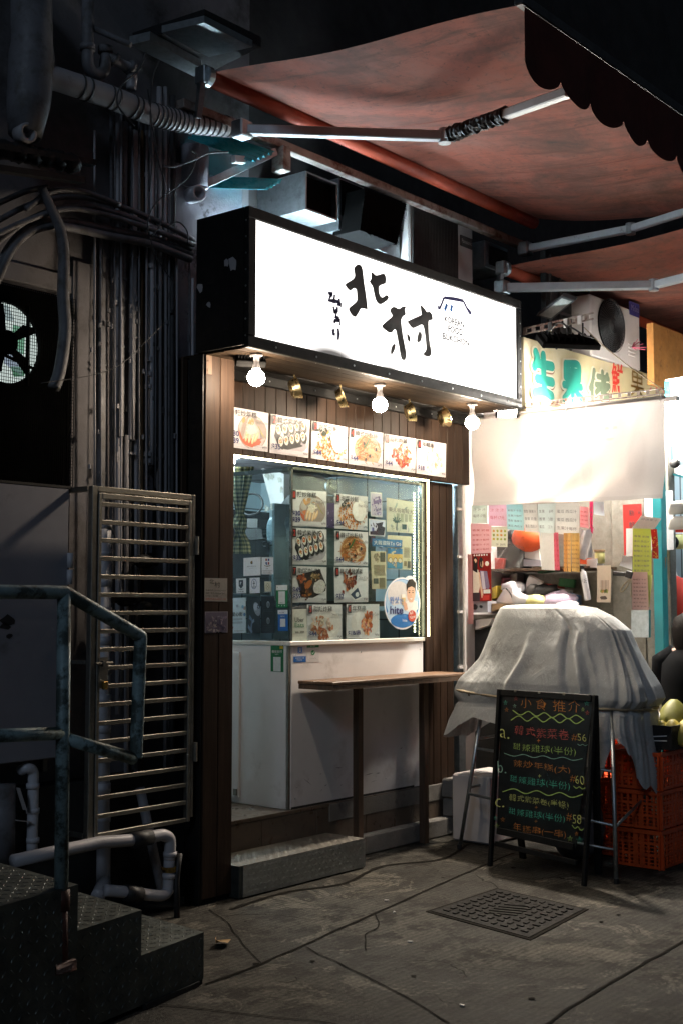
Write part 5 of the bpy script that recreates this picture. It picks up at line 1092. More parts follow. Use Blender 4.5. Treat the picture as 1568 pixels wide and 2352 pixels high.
for x, y0, y1 in ((1299, 922, 946), (1516, 905, 922), (1345, 920, 936)): mb.tube([aX(x, y0, BX-.01), aX(x+2, (y0+y1)/2, BX-.018), aX(x-1, y1, BX-.012)], .004, 6)
mb.build('tie', M['inkwhite'], bn)
pf2 = aX(1164, 948, 7.73)
flood('floodlight', 'lit floodlight clamped at the sign corner, aimed across the white banner', pf2, (-.45, -.36, -.82), .16, .12, True, 40, (1, .86, .70), (pf2.x-.04, pf2.y+.02, pf2.z+.10), spread=1.7)
mb = MB(); mb.tube(bez([aX(1128, 932, 7.62), aX(1136, 945, 7.6), aX(1146, 934, 7.6), aX(1158, 938, 7.6), aX(1165, 930, 7.6)], 6), .006, 8); mb.build('white_cable', M['inkwhite'], None, True, 'white looped cable beside the lit floodlight', 'cable')
# ---------------------------------------------------------------- fruit shop: sign, aircon, floodlight
FY = 4.72
fs_ = thing('fruit_shop_sign', 'yellow fruit shop sign board with big green characters above the banner', 'sign', aY(1300, 900, FY))
M['yellowsign'] = mat('yellow_sign_vinyl', (.50, .42, .24), .5, 0, .08, 3, stain=(.56, .50, .38), sscale=2, sthr=(.45, .7))
q = [aY(x, y, FY) for x, y in ((1201, 774), (1532, 872), (1532, 1010), (1222, 1010), (1206, 930))]
MB().prism(q, (0, .12, 0)).build('board', M['yellowsign'], fs_)
M['greenpaint'] = mat('teal_green_lettering', (.015, .21, .155), .5, 0, .15, 3)
M['olive'] = mat('olive_lettering', (.13, .16, .10), .5, 0, .15, 5)
M['cream'] = mat('cream_outline', (.62, .56, .42), .5, 0, .05)
M['brownsh'] = mat('brown_shade', (.20, .08, .05), .5, 0, .1)
def bl4(x, y): return aY((2000+x*.46620)*.5741, (1050+y*.46620)*.5741, FY)
def strokes(sts, r, off, dx=0, dy=0):
    "fat brush strokes with round ends"
    mb = MB(); k = 0
    for st_ in sts:
        P = bez([bl4(x+dx, y+dy) for x, y in st_], 6) if len(st_) > 2 else [bl4(x+dx, y+dy) for x, y in st_]
        L, Q = [], []; k += 1
        for i, p in enumerate(P):
            t = (P[min(i+1, len(P)-1)]-P[max(i-1, 0)]).normalized(); s_ = V((-t.z, 0, t.x)); L.append(p+s_*r); Q.append(p-s_*r)
        def cap(p, q, sgn): return [p+((p-q).normalized()*math.cos(a)*r)+V((-(p-q).normalized().z, 0, (p-q).normalized().x))*math.sin(a)*r for a in [pi/2-pi*j/8 for j in range(9)]]
        ring = L+cap(P[-1], P[-2], 1)[1:-1]+Q[::-1]+cap(P[0], P[1], 1)[1:-1]
        mb.poly([p-V((0, off+.0006*k, 0)) for p in ring])
    return mb
SHENG = [[(285, 775), (300, 830), (275, 895)], [(295, 868), (425, 895)], [(348, 800), (352, 985), (358, 1100)], [(295, 1000), (425, 1030)], [(275, 1120), (350, 1110), (420, 1150)]]
GUO = [[(540, 870), (540, 985)], [(545, 872), (650, 885), (655, 1010)], [(545, 935), (650, 948)], [(545, 990), (650, 1008)], [(598, 880), (600, 1180)], [(525, 1050), (670, 1075)], [(585, 1060), (560, 1120), (525, 1170)], [(610, 1070), (640, 1130), (685, 1180)]]
LAO = [[(785, 930), (772, 1020), (752, 1080)], [(768, 1050), (768, 1170)], [(815, 980), (905, 1000)], [(855, 945), (855, 1050)], [(800, 1050), (910, 1065)], [(895, 970), (850, 1060), (800, 1115)], [(850, 1085), (855, 1150), (905, 1150)], [(900, 1080), (855, 1110)]]
for sts, m_, r in ((SHENG, 'greenpaint', .036), (GUO, 'greenpaint', .029), (LAO, 'olive', .024)):
    strokes(sts, r+.014, .004, 8, 10).build('letter_shade', M['brownsh'], fs_); strokes(sts, r+.013, .011).build('letter_outline', M['cream'], fs_); strokes(sts, r, .018).build('lettering', M[m_], fs_)
text('鮮', bl4(955, 1120), bl4(1035, 1140)-bl4(955, 1120)-V((0, .02, 0)), V((0, 0, .25)), M['inkred'], fs_, bold=.015); text('果', bl4(1105, 1150)-V((0, .012, 0)), V((.25, 0, 0)), V((0, 0, .22)), M['brassold'], fs_); text('汁', bl4(1250, 1120)-V((0, .012, 0)), V((.26, 0, 0)), V((0, 0, .14)), M['inkpink'], fs_)
text('凍飲', bl4(1330, 1100)-V((0, .012, 0)), V((.42, 0, 0)), V((0, 0, .16)), M['inkpink'], fs_)
def aircon(name, lab, xa, xb, y, za, zb, dep, m_case, fan=None):
    t = thing(name, lab, 'air conditioner', ((xa+xb)/2, y+dep/2, za)); MB().box((xa, y, za), (xb, y+dep, zb), .012).build('casing', m_case, t); return t
a = aY(1355, 680, 4.72); b = aY(1470, 853, 4.72)
ac = aircon('aircon_unit', 'pale outdoor air conditioner with a round fan grille, above the fruit sign', a.x, b.x, 4.72, b.z, a.z+.02, .3, M['acwhite'])
c = aY(1404, 748, 4.70); r = .215
mb = MB()
for k in range(1, 15): rr = r*k/14; mb.tube([c+V((rr*math.cos(t), -.012*(1-(k/14)**2)-.006, rr*math.sin(t))) for t in [j*2*pi/36 for j in range(36)]], .003, 4, closed=True)
for k in range(40): t = k*2*pi/40; mb.bar(c+V((.06*math.cos(t), -.012, .06*math.sin(t))), c+V((r*math.cos(t+.35), -.006, r*math.sin(t+.35))), .003, .003)
mb.lathe(c, (0, -1, 0), [(.062, .008), (.06, .016), (0, .018)], 20); mb.build('fan_guard', M['rubber'], ac)
mb = MB(); mb.lathe(c+V((0, .012, 0)), (0, -1, 0), [(r, 0), (0, .001)], 36); mb.build('fan_opening', M['void'], ac)  # black disc standing in for the shade behind the fan guard
mb = MB()
for k in range(4): mb.bar(aY(1443, 790+k*8, 4.716), aY(1458, 795+k*8, 4.716), .006, .01)
mb.build('louvre', M['acwhite'], ac)
p, q = aY(1443, 722, 4.716), aY(1466, 700, 4.716); bd = MB(); bd.quad((p.x, 4.712, p.z), (q.x, 4.712, p.z), (q.x, 4.712, q.z), (p.x, 4.712, q.z)); bd = bd.build('brand_plate', M['inkblue'], ac); text('Midea', (p.x+.03, 4.709, p.z+.04), (q.x-p.x-.05, 0, 0), (0, 0, .05), M['galv'], bd)
wn_ = thing('grille_window', 'small dark square-paned window beside the outdoor air conditioner', 'window', aY(1300, 760, 4.9))
mb = MB(); p, q = aY(1262, 775, 4.9), aY(1348, 680, 4.9)
for i in range(5): x = p.x+(q.x-p.x)*i/4; mb.box((x-.01, 4.885, p.z-.2), (x+.01, 4.90, q.z+.2))
for i in range(5): z = p.z-.2+(q.z-p.z+.4)*i/4; mb.box((p.x, 4.886, z-.01), (q.x, 4.899, z+.01))
mb.build('glazing_bar', M['acgrey'], wn_); MB().box((p.x-.05, 4.905, p.z-.25), (q.x+.05, 4.95, q.z+.25)).build('pane', M['rubber'], wn_)
sb_ = thing('cable_bracket', 'slotted metal bracket arm carrying cables to the hanging floodlight', 'bracket', aY(1270, 755, 4.4))
a, b = aX(1200, 768, 7.75), aX(1362, 732, 7.75); mb = MB(); d = b-a
mb.bar(a+V((0, 0, .04)), b+V((0, 0, .04)), .004, .012); mb.bar(a, b, .004, .012)
for i in range(8): mb.bar(a+d*(i/8)+V((0, 0, .02)), a+d*((i+.45)/8)+V((0, 0, .02)), .004, .026)
mb.build('arm', M['beam'], sb_)
for x in (1298, 1330, 1262): mb = MB(); p = aX(x, 768-(x-1200)*.222, 7.74); mb.obox(p+V((0, 0, .012)), (0, 1, 0), (1, 0, 0), (0, 0, 1), .016, .006, .032, .002); mb.build('cable_tie', M['inkwhite'] if x > 1270 else M['rubber'], sb_)
pf3 = aX(1302, 792, 7.72)
flood('floodlight', 'flat black floodlight hanging under the bracket, lighting the fruit sign below', pf3, (.35, .42, -.84), .42, .17, True, 9, (1, .93, .84), None, spread=2.6)
mb = MB()
for x, y0, y1 in ((1248, 762, 800), (1337, 742, 772)): mb.tube([aX(x, y0, 7.73), aX(x, y1, 7.73)], .006, 6)
mb.build('hanger_rod', M['black'], sb_)
for lab, pts in (('black cable looping from the bracket to the hanging floodlight', [(1262, 760), (1280, 742), (1298, 748), (1302, 770), (1290, 790), (1275, 802)]), ('second black cable drooping over the hanging floodlight', [(1300, 748), (1318, 756), (1340, 770), (1362, 776)])):
    MB().tube(bez([aX(x, y, 7.70) for x, y in pts], 6), .006, 6).build('power_cable', M['rubber'], None, True, lab, 'cable')
MB().tube(bez([aX(x, y, 7.78) for x, y in ((1340, 752), (1380, 790), (1450, 846), (1532, 902))], 6), .004, 6).build('stay_wire', M['rope'], None, True, 'thin stay wire running down to the end of the banner bar', 'wire')
hl = thing('halogen_lamp', 'unlit square halogen lamp under the second awning roller', 'lamp', aY(1265, 705, 4.3))
mb = MB(); q = [aX(x, y, 7.9) for x, y in ((1230, 725), (1290, 680), (1320, 690), (1265, 735))]; mb.prism(q, (.03, .0, .03)); mb.build('body', M['acgrey'], hl); mb = MB(); mb.quad(*[aX(x, y, 7.893) for x, y in ((1236, 724), (1289, 685), (1312, 692), (1264, 731))]); mb.build('lens', M['steel'], hl)
tw = MB(); R.seed(5)
for k in range(9): p = aY(1450, 798, 4.6); tw.tube([p, p+V((.12+R.uniform(-.02, .08), R.uniform(-.05, .05), R.uniform(.0, .09)))], .003, 5)
tw.build('raffia_tassel', M['inkpink'], None, False, 'frayed red plastic tassel at the side of the outdoor air conditioner', 'tassel')
# ---------------------------------------------------------------- inside the fruit stall
c6 = lambda x, y: ((1800+x*.38265)*.5741, (1900+y*.38265)*.5741)
c7 = lambda x, y: ((2280+x*.28763)*.5741, (1900+y*.28763)*.5741)
c8 = lambda x, y: ((2280+x*.28763)*.5741, (2400+y*.28763)*.5741)
stl = thing('fruit_stall', 'brightly lit fruit stall with steel partition and counter behind the banner', 'stall', (8.4, 4.5, 0))
mb = MB(); mb.box((8.62, 4.46, .3), (8.66, 6.2, 3.05)); mb.build('rear_partition', M['steel'], stl)
mb = MB(); mb.box((8.56, 4.175, 0), (8.64, 4.44, 3.05), .005); mb.build('steel_column', M['steel'], stl)
mb = MB(); mb.box((8.50, 3.95, 0), (8.60, 4.14, 3.05), .004); mb.build('steel_post', M['steel'], stl)
a = aX(1496, 1145, 8.3); b = aX(1508, 1550, 8.3); MB().box((8.30, a.y-.07, 0), (8.38, a.y, 2.6), .004).build('teal_post', M['tealpaint'], stl)
MB().box((8.0, 4.44, 1.50), (8.60, 5.45, 1.54), .004).build('counter_top', M['steel'], stl); mb = MB(); mb.box((8.02, 4.46, .0), (8.58, 5.44, 1.49)); mb.build('counter_body', M['dark'], stl)
p = aX(*c6(700, 985), 8.4); MB().box((8.25, 4.5, p.z-.02), (8.61, 5.4, p.z), .002).build('shelf', M['oldwood'], stl)
MB().box((7.86, 5.30, .2), (8.62, 5.36, 3.0)).build('side_wall', M['acwhite'], stl)
mb = MB(); mb.box((7.72, 5.24, 0), (7.80, 5.33, 2.98)); mb.build('edge_post', M['galv'], stl)
mb = MB()
for k, z in enumerate((1.15, 1.55, 1.95, 2.3)): mb.box((7.70, 5.22, z), (7.80, 5.239, z+.02))
mb.tube([(7.76, 5.215, .9), (7.76, 5.215, 2.48)], .012, 8); mb.build('conduit', M['acwhite'], stl)
mb = MB(); mb.box((7.84, 4.86, 3.06), (13, 5.4, 3.10)); mb.build('stall_ceiling', M['acwhite'], stl)
MB().box((9.9, 2.6, 0), (10.0, 5.4, 3.05)).build('far_partition', M['glaze'], stl)
tl_ = thing('tube_light', 'fluorescent tube light under the fruit stall ceiling', 'lamp', (8.25, 4.4, 3.0))
MB().box((8.22, 3.75, 3.02), (8.28, 5.0, 3.058), .004).build('fitting', M['acwhite'], tl_); MB().tube([(8.25, 3.8, 3.0), (8.25, 4.95, 3.0)], .015, 10).build('tube', emit('warm_tube', (1, .93, .83), 800), tl_)
tl2 = thing('tube_light', 'cool tube light over the rear of the fruit stall', 'lamp', (9.3, 3.6, 2.9))
MB().box((9.27, 3.2, 2.95), (9.33, 4.4, 2.99), .004).build('fitting', M['acwhite'], tl2); MB().tube([(9.3, 3.25, 2.93), (9.3, 4.35, 2.93)], .015, 10).build('tube', emit('cool_stall_tube', (.80, .92, 1), 150), tl2)
GP = 'paper price lists hung in the fruit stall'
def paper(lab, q, colr, f=c6, X=7.88, lines=0, ink='inkgrey', title=None, cat='price list', name='price_paper', grp=GP, cur=.004, txt=None):
    s_ = Sheet(name, lab, cat, [aX(*f(x, y), X) for x, y in q], NX, colr, grp, M['paper'], cur); P = Pic(s_); R.seed(int(q[0][0]))
    if title: s_.text(title, .12, .68, .76, .16, M[ink])
    if txt: s_.text(txt, .1, .32, .8, .18, M[ink])
    for i in range(lines): s_.text(R.choice(['生果汁每杯', '蜜瓜 西瓜汁', '雪梨 蘋果汁', '香蕉 奶昔', '鮮橙汁 十元']), .08, .84-.8*(i+.6)/lines, .82, .34/lines, M[ink])
    return s_
paper('pale paper with 17 dollar juice price at the banner end of the row', [(222, 318), (392, 318), (390, 505), (222, 508)], '#e4eee8', title='汁 汁 汁', txt='每杯17元')
paper('pink paper with 17 dollar juice price, second along the row', [(395, 316), (590, 314), (592, 540), (396, 532)], '#eccfe0', X=7.89, title='汁 汁 汁', txt='每杯17元', ink='inkpink')
paper('long pink sheet with red handwriting above the women poster', [(212, 508), (424, 512), (420, 815), (215, 830)], '#ecc8cc', X=7.90, lines=5, ink='inkred')
s_ = paper('small chart of fruit pictures with price 20', [(428, 540), (592, 540), (590, 755), (428, 750)], '#e2e2d4', X=7.90); P = Pic(s_)
for i in range(4):
    for j in range(3): P.ell(.15+.23*i, .78-.2*j, .07, .06, R.choice(['#c8a83c', '#a8b04c', '#d8944c', '#8c9c4c']), 0, .2)
P.done(); s_.text('汁 20元', .3, .06, .6, .12, M['ink'])
paper('light blue price sheet in the hanging row', [(583, 310), (748, 306), (772, 588), (598, 568)], '#bfe2e6', X=7.91, lines=4)
paper('white price sheet beside the light blue one', [(750, 306), (905, 304), (922, 600), (774, 590)], '#e6e4e0', X=7.92, lines=3)
paper('wide white price sheet hanging over the middle of the stall', [(908, 302), (1100, 298), (1090, 610), (924, 602)], '#e2eae8', X=7.93, lines=3)
paper('white sheet behind the orange strips', [(1095, 298), (1350, 290), (1352, 640), (1092, 612)], '#e8e6e2', X=7.935, lines=3)
paper('long blank white sheet hanging low by the red strip', [(922, 592), (1085, 600), (1090, 1000), (955, 990)], '#e9e7e3', X=7.94)
paper('red and pink vertical price strip', [(1076, 602), (1122, 602), (1146, 998), (1092, 994)], '#e0788c', X=7.925, lines=6, ink='inkred')
for i in range(4): paper('orange yellow vertical price strip, number %s from the red strip' % ('one', 'two', 'three', 'four')[i], [(1180+41*i, 608), (1219+41*i, 608), (1224+41*i, 1012+(i % 2)*6), (1187+41*i, 1008)], ['#dcae6c', '#e2be7c', '#e4c684', '#e0c07c'][i], X=7.93-.004*i, lines=7, ink='brownsh')
paper('pink sheet with red writing near the steel column', [(1352, 330), (1448, 340), (1450, 560), (1356, 545)], '#ecb4b8', X=7.95, lines=4, ink='inkred')
paper('narrow magenta strip at the steel column', [(1452, 280), (1495, 280), (1490, 620), (1458, 580)], '#d03c78', X=7.97, lines=6)
paper('white paper over the smoky bag on the column', [(1494, 280), (1600, 280), (1604, 430), (1498, 412)], '#d4d8dc', X=8.3)
s_ = Sheet('fashion_poster', 'red poster of two women standing, at the shop corner', 'poster', [aX(*c6(x, y), 7.87) for x, y in ((220, 825), (418, 815), (428, 1318), (228, 1322))], NX, '#9c201a', None, M['paper'], .002); P = Pic(s_)
P.ell(.20, .84, .12, .10, '#1a100e'); P.ell(.20, .82, .085, .075, '#dcae90'); P.poly([(.10, .90), (.32, .90), (.30, .55), (.06, .6)], '#1c1210'); P.ell(.20, .82, .085, .075, '#dcae90')
P.poly([(.06, .66), (.34, .66), (.44, .34), (.36, .18), (.06, .18)], '#e2d2c4'); P.poly([(.34, .62), (.42, .60), (.60, .10), (.50, .06)], '#dcb498'); P.poly([(.06, .18), (.42, .18), (.42, .0), (.06, .0)], '#3a2a30')
P.ell(.50, .80, .12, .12, '#1a1010'); P.ell(.54, .78, .075, .075, '#d8a888'); P.poly([(.42, .64), (.80, .62), (.92, .30), (.86, .24), (.52, .3)], '#7a6a88'); P.poly([(.48, .62), (.62, .62), (.72, .25), (.56, .25)], '#c8bccc'); P.ell(.8, .78, .1, .05, '#e4d4cc'); P.rect(.6, .16, .95, .24, '#e0dcd8'); P.rect(.55, .02, .9, .12, '#c03028')
for k in range(6): P.ell(.15+.13*k, .965, .04, .02, '#e8dcd8', 0, .3)
P.done()
paper('narrow faded pink paper border down the shop corner post', [(178, 830), (228, 830), (240, 1560), (190, 1560)], '#dca8a4', X=7.865, name='paper_border', cat='paper', grp=None)
# shelf goods
def lump(name, lab, cat, f, x, y, X, rx, ry, rz, m_, nzv=.35, fr=14, n=20):
    c = aX(*f(x, y), X); mb = MB(); mb.ball(c, 1, n, rx, ry, rz)
    for p in mb.v: d = p-c; p += d*nzv*noise.noise(p*fr)+d*nzv*.5*noise.noise(p*fr*2.3)
    return mb.build(name, m_, None, True, lab, cat)
M['bagwhite'] = mat('white_plastic_bag', (.62, .60, .62), .3, 0, .08, 8); M['bagpurple'] = mat('lilac_plastic_bag', (.48, .38, .50), .3, 0, .15, 8); M['bagyellow'] = mat('yellow_plastic_bag', (.66, .62, .26), .35, 0, .12, 8); M['carton'] = mat('brown_carton', (.34, .22, .12), .8, 0, .1, 6)
lump('plastic_bag', 'lilac plastic bag heaped on the stall counter', 'bag', c6, 1130, 1325, 8.15, .10, .16, .075, M['bagpurple'])
lump('plastic_bag', 'yellow plastic bag on the counter between white and lilac bags', 'bag', c6, 900, 1325, 8.1, .08, .10, .055, M['bagyellow'])
lump('plastic_bag', 'white crumpled bag at the back of the counter heap', 'bag', c6, 670, 1190, 8.3, .08, .10, .055, M['bagwhite'], .5)
lump('plastic_bag', 'white bag lying at the cloth end of the counter heap', 'bag', c6, 1240, 1380, 8.05, .07, .09, .04, M['bagwhite'], .5)
lump('dark_bundle', 'black bundle in the middle of the counter heap', 'bundle', c6, 1000, 1235, 8.3, .09, .13, .06, M['rubber'], .4)
lump('plastic_bag', 'small white bag beside a black cord on the counter', 'bag', c6, 730, 1300, 8.05, .05, .07, .045, M['bagwhite'], .6)
lump('dark_bundle', 'round dark bag leaning on the grey card', 'bag', c6, 860, 1215, 8.28, .05, .055, .06, M['acgrey'], .2)
MB().prism([aX(*c6(x, y), 8.32) for x, y in ((820, 1055), (962, 1130), (900, 1260), (752, 1235))], (.02, 0, .01)).build('grey_card', M['acwhite'], None, label='pale square card propped among the counter bags', cat='card')
MB().prism([aX(*c6(x, y), 8.1) for x, y in ((470, 1330), (560, 1190), (640, 1180), (665, 1300), (660, 1345))], (.12, 0, 0)).build('folded_sheet', M['bagwhite'], None, label='folded white sheet at the wall end of the counter', cat='sheet')
MB().tube(bez([aX(*c6(x, y), 8.04) for x, y in ((580, 1185), (620, 1230), (650, 1290), (680, 1330), (740, 1340), (775, 1310), (770, 1260))], 6), .006, 6).build('trailing_cord', M['rubber'], None, True, 'black cord trailing over the counter bags', 'cord')
rd = thing('radio', 'grey blue radio with a dial under the women poster', 'radio', aX(*c6(310, 1430), 7.9)); MB().prism([aX(*c6(x, y), 7.9) for x, y in ((230, 1322), (388, 1318), (390, 1435), (232, 1440))], (.12, 0, 0)).build('body', M['panel'], rd)
mb = MB(); mb.lathe(aX(*c6(258, 1380), 7.9), (-1, 0, 0), [(.022, 0), (.02, .01), (0, .011)], 18); mb.build('dial', M['rubber'], rd); mb = MB(); mb.lathe(aX(*c6(322, 1375), 7.9), (-1, 0, 0), [(.012, 0), (.01, .012), (0, .013)], 14); mb.build('knob', M['rubber'], rd)
MB().prism([aX(*c6(x, y), 7.95) for x, y in ((408, 1345), (560, 1350), (520, 1400), (410, 1432))], (.2, 0, 0)).build('wood_box', M['carton'], None, label='low brown carton beside the radio', cat='box')
MB().prism([aX(*c6(x, y), 7.95) for x, y in ((260, 1515), (440, 1500), (400, 1568), (260, 1620))], (.3, 0, 0)).build('white_box', M['acwhite'], None, label='white box edge above the cloth by the radio', cat='box')
mb = MB(); c = aX(*c6(835, 660), 8.4); mb.ball(c, 1, 24, .12, .15, .11); mb.build('orange_helmet', M['orange'], None, True, 'orange helmet-like bowl on the stall shelf', 'helmet')
bk_ = thing('shelf_basket', 'cream waste basket on the stall shelf below the orange bowl', 'basket', aX(*c6(845, 890), 8.38)); q = [aX(*c6(x, y), 8.38) for x, y in ((762, 690), (925, 700), (935, 890), (752, 870))]; MB().prism(q, (.15, 0, 0)).build('bin', M['ledge'], bk_); MB().prism([aX(*c6(x, y), 8.36) for x, y in ((752, 880), (940, 890), (945, 955), (758, 955))], (.2, 0, 0)).build('tray', M['panel'], bk_)
jc = thing('juice_machine', 'dark juice machine standing on the stall shelf', 'machine', aX(*c6(640, 950), 8.42)); mb = MB(); mb.ball(aX(*c6(640, 640), 8.42), .05, 18); mb.ball(aX(*c6(640, 700), 8.42), .05, 18); mb.build('bulge', M['rubber'], jc, True); mb = MB(); p = aX(*c6(640, 850), 8.42); mb.obox(p, (1, 0, 0), (0, 1, 0), (0, 0, 1), .08, .14, .11, .02); mb.build('base', M['acgrey'], jc); mb = MB(); mb.prism([aX(*c6(x, y), 8.40) for x, y in ((705, 690), (765, 690), (750, 880), (705, 870))], (.1, 0, 0)); mb.build('column', M['rubber'], jc)
mb = MB(); mb.grid(lambda u, v: aX(*c6(420+330*u, 760+230*v+30*math.sin(6*u)), 8.2)+V((.04*math.sin(7*u+4*v), 0, 0)), 12, 8); mb.build('clear_bag', M['plasticfilm'], None, True, 'clear plastic sheet hanging in front of the juice machine', 'plastic sheet')
mb = MB(); mb.grid(lambda u, v: aX(*c6(1350+150*u-30*v*u, 560+310*v+20*math.sin(4*u)), 7.96)+V((.02*math.sin(9*u+5*v), 0, 0)), 14, 12); mb.build('hanging_bag', M['bagwhite'], None, True, 'thin white plastic bag hanging next to the orange strips', 'bag')
R.seed(77)
BOXC = [('small blue carton', (.08, .16, .34)), ('small red packet', (.50, .05, .04)), ('white tub', (.62, .60, .57)), ('green packet', (.06, .26, .10)), ('yellow packet', (.62, .46, .06)), ('brown paper packet', (.30, .20, .12)), ('pink packet', (.55, .22, .28)), ('silver tin', (.42, .42, .43))]
SPOT = [(455, 925, 8.42, 'on the stall shelf at the wall end'), (520, 940, 8.35, 'on the stall shelf beside the hanging plastic sheet'), (575, 955, 8.45, 'on the stall shelf in front of the juice machine'), (1010, 975, 8.45, 'on the stall shelf behind the long white sheet'), (480, 1240, 8.3, 'standing at the wall end of the counter heap'), (440, 1180, 8.4, 'behind the women poster on the counter'), (560, 1120, 8.45, 'at the back of the counter near the wall'), (1180, 1240, 8.4, 'behind the lilac bag on the counter'), (1290, 1290, 8.35, 'at the steel column end of the counter'), (1090, 1190, 8.48, 'against the rear partition over the black bundle'), (690, 1110, 8.5, 'against the rear partition above the white bag'), (1220, 1130, 8.5, 'against the rear partition near the hanging bottle')]
for k, (x, y, X, where) in enumerate(SPOT):
    nm, cc = BOXC[k % 8]; c = aX(*c6(x, y), X); mb = MB(); an = R.uniform(-.5, .5); mb.obox(c, (math.cos(an), math.sin(an), 0), (-math.sin(an), math.cos(an), R.uniform(-.3, .3)), (0, R.uniform(-.2, .2), 1), R.uniform(.03, .05), R.uniform(.035, .07), R.uniform(.03, .055), .004)
    mb.build('goods_packet', mat('packet_%s' % nm.replace(' ', '_'), cc, .45, 0, .15, 20), None, label='%s %s' % (nm, where), cat='packet')
# bottle on a string
bo = thing('juice_bottle', 'clear juice bottle with a black cap hanging by its neck', 'bottle', aX(*c6(1430, 1310), 7.95)); a, b = aX(*c6(1438, 1312), 7.95), aX(*c6(1380, 985), 7.95); ax = (b-a); Lb = ax.length
MB().lathe(a, ax, [(0, 0), (.020, .002), (.0225, .01), (.0225, Lb*.80), (.018, Lb*.9), (.011, Lb*.96), (.011, Lb)], 18).build('body', M['bagwhite'], bo, True); MB().lathe(b, ax, [(.014, 0), (.014, .022), (0, .023)], 14).build('cap', M['rubber'], bo)
text('2元', aX(*c6(1395, 1130), 7.92), aX(*c6(1425, 1130), 7.92)-aX(*c6(1395, 1130), 7.92), (0, 0, .03), M['ink'], bo)
jr = thing('preserve_jar', 'small jar of yellow preserve on a ledge by the steel column', 'jar', aX(*c7(408, 1240), 8.2)); a = aX(*c7(408, 1235), 8.2); MB().lathe(a, (0, 0, 1), [(.0, 0), (.036, .002), (.036, .075), (.03, .085)], 18).build('glass', M['bagyellow'], jr, True); MB().lathe(a+V((0, 0, .086)), (0, 0, 1), [(.040, 0), (.040, .014), (0, .015)], 18).build('lid', M['carton'], jr)
bx_ = thing('biscuit_box', 'red topped white box on the ledge beside the jar', 'box', aX(*c7(250, 1285), 8.15)); MB().prism([aX(*c7(x, y), 8.15) for x, y in ((215, 1175), (365, 1160), (365, 1290), (215, 1285))], (.1, 0, 0)).build('body', M['bagwhite'], bx_); MB().prism([aX(*c7(x, y), 8.14) for x, y in ((130, 1165), (215, 1160), (215, 1240), (130, 1240))], (.1, 0, 0)).build('red_end', M['orange'], bx_)
MB().box((8.12, 4.40, aX(*c7(400, 1262), 8.2).z-.015), (8.56, 4.85, aX(*c7(400, 1262), 8.2).z-.002)).build('ledge_board', M['oldwood'], None, label='short wooden ledge under the jar on the steel column', cat='ledge')
s_ = Sheet('skewer_card', 'curled picture card of skewers clipped under the ledge', 'card', [aX(*c7(x, y), 8.0) for x, y in ((372, 1262), (552, 1256), (548, 1775), (368, 1770))], NX, '#ddd0c0', None, M['paper'], .006); P = Pic(s_)
for k in range(6): P.strand([(.3+.1*k, .6), (.31+.1*k, .3)], .015, R.choice(['#5a2c18', '#7c3a20'])); P.ell(.3+.09*k, .3, .05, .05, R.choice(['#8a9c3c', '#b08a3c', '#4c5c24']), 0, .3)
P.ell(.5, .12, .25, .05, '#4a3c34', 0, .2); P.done()
s_ = paper('red couplet paper with black brush words on the steel post', [(725, 415), (985, 400), (1000, 1120), (750, 1122)], '#c42a24', c7, 8.44, grp=None, name='couplet_paper', cat='couplet'); s_.text('新', .33, .76, .32, .15, M['ink']); s_.text('鮮', .33, .52, .32, .15, M['ink']); s_.text('生', .8, .9, .14, .06, M['ink']); s_.text('果', .8, .8, .14, .06, M['ink'])
MB().box((8.455, 3.9, 2.0), (8.458, 4.12, 2.42)).build('backing_card', M['bagwhite'], None, label='pink white backing card behind the red couplet', cat='card')
ls = [paper('plain white paper tucked behind the yellow list', [(770, 745), (862, 745), (862, 1130), (778, 1130)], '#e6e4e2', c7, 8.36), paper('rounded white card under the white paper on the post', [(735, 1120), (850, 1150), (850, 1320), (680, 1260)], '#e4e2e0', c7, 8.34),
 paper('bright yellow handwritten price list by the teal post', [(868, 712), (1118, 735), (1120, 1400), (860, 1400)], '#d6dc6c', c7, 8.28, lines=8), paper('pink handwritten price list under the yellow list', [(858, 1350), (1070, 1350), (1082, 1885), (852, 1880)], '#e6c8c0', c7, 8.27, lines=8, ink='brownsh'),
 paper('pale yellow slip showing behind the pink list', [(1070, 1390), (1138, 1390), (1090, 1840), (1078, 1840)], '#d8e08c', c7, 8.285)]
paper('curled white card with brush words atop the yellow list', [(985, 565), (1258, 608), (1165, 750), (850, 745)], '#cfc4bc', c7, 8.25, title='時價果汁', grp=None, cat='card', name='curled_card')
nb = paper('red and gold printed paper hanging on the teal post', [(1120, 755), (1190, 750), (1212, 1165), (1140, 1160)], '#b83428', c7, 8.2, grp=None, cat='paper', name='printed_paper', cur=.01); P = Pic(nb)
for k in range(26): P.ell(R.random()*.8+.1, R.random()*.9+.05, .09, .02, '#d8a03c', R.uniform(0, 3), .4, 7)
P.done()
lump('paper_stack', 'brown paper sheaf tucked behind the red bundle', 'paper sheaf', c7, 1240, 1230, 8.35, .02, .05, .11, M['carton'], .15)
MB().prism([aX(*c7(x, y), 8.26) for x, y in ((845, 1882), (1088, 1880), (1088, 2260), (845, 2260))], (.03, 0, 0)).build('grey_plate', M['galv'], None, label='grey metal plate below the pink list', cat='plate')
mb = MB(); mb.bar(aX(*c7(600, 1370), 8.2), aX(*c7(800, 1385), 8.2), .03, .03, bev=.004); mb.bar(aX(*c7(770, 1370), 8.18), aX(*c7(860, 1400), 8.18), .02, .05, bev=.004); mb.build('clamp_lamp', M['rubber'], None, label='black clamp fixed to the steel post beside the lists', cat='clamp')
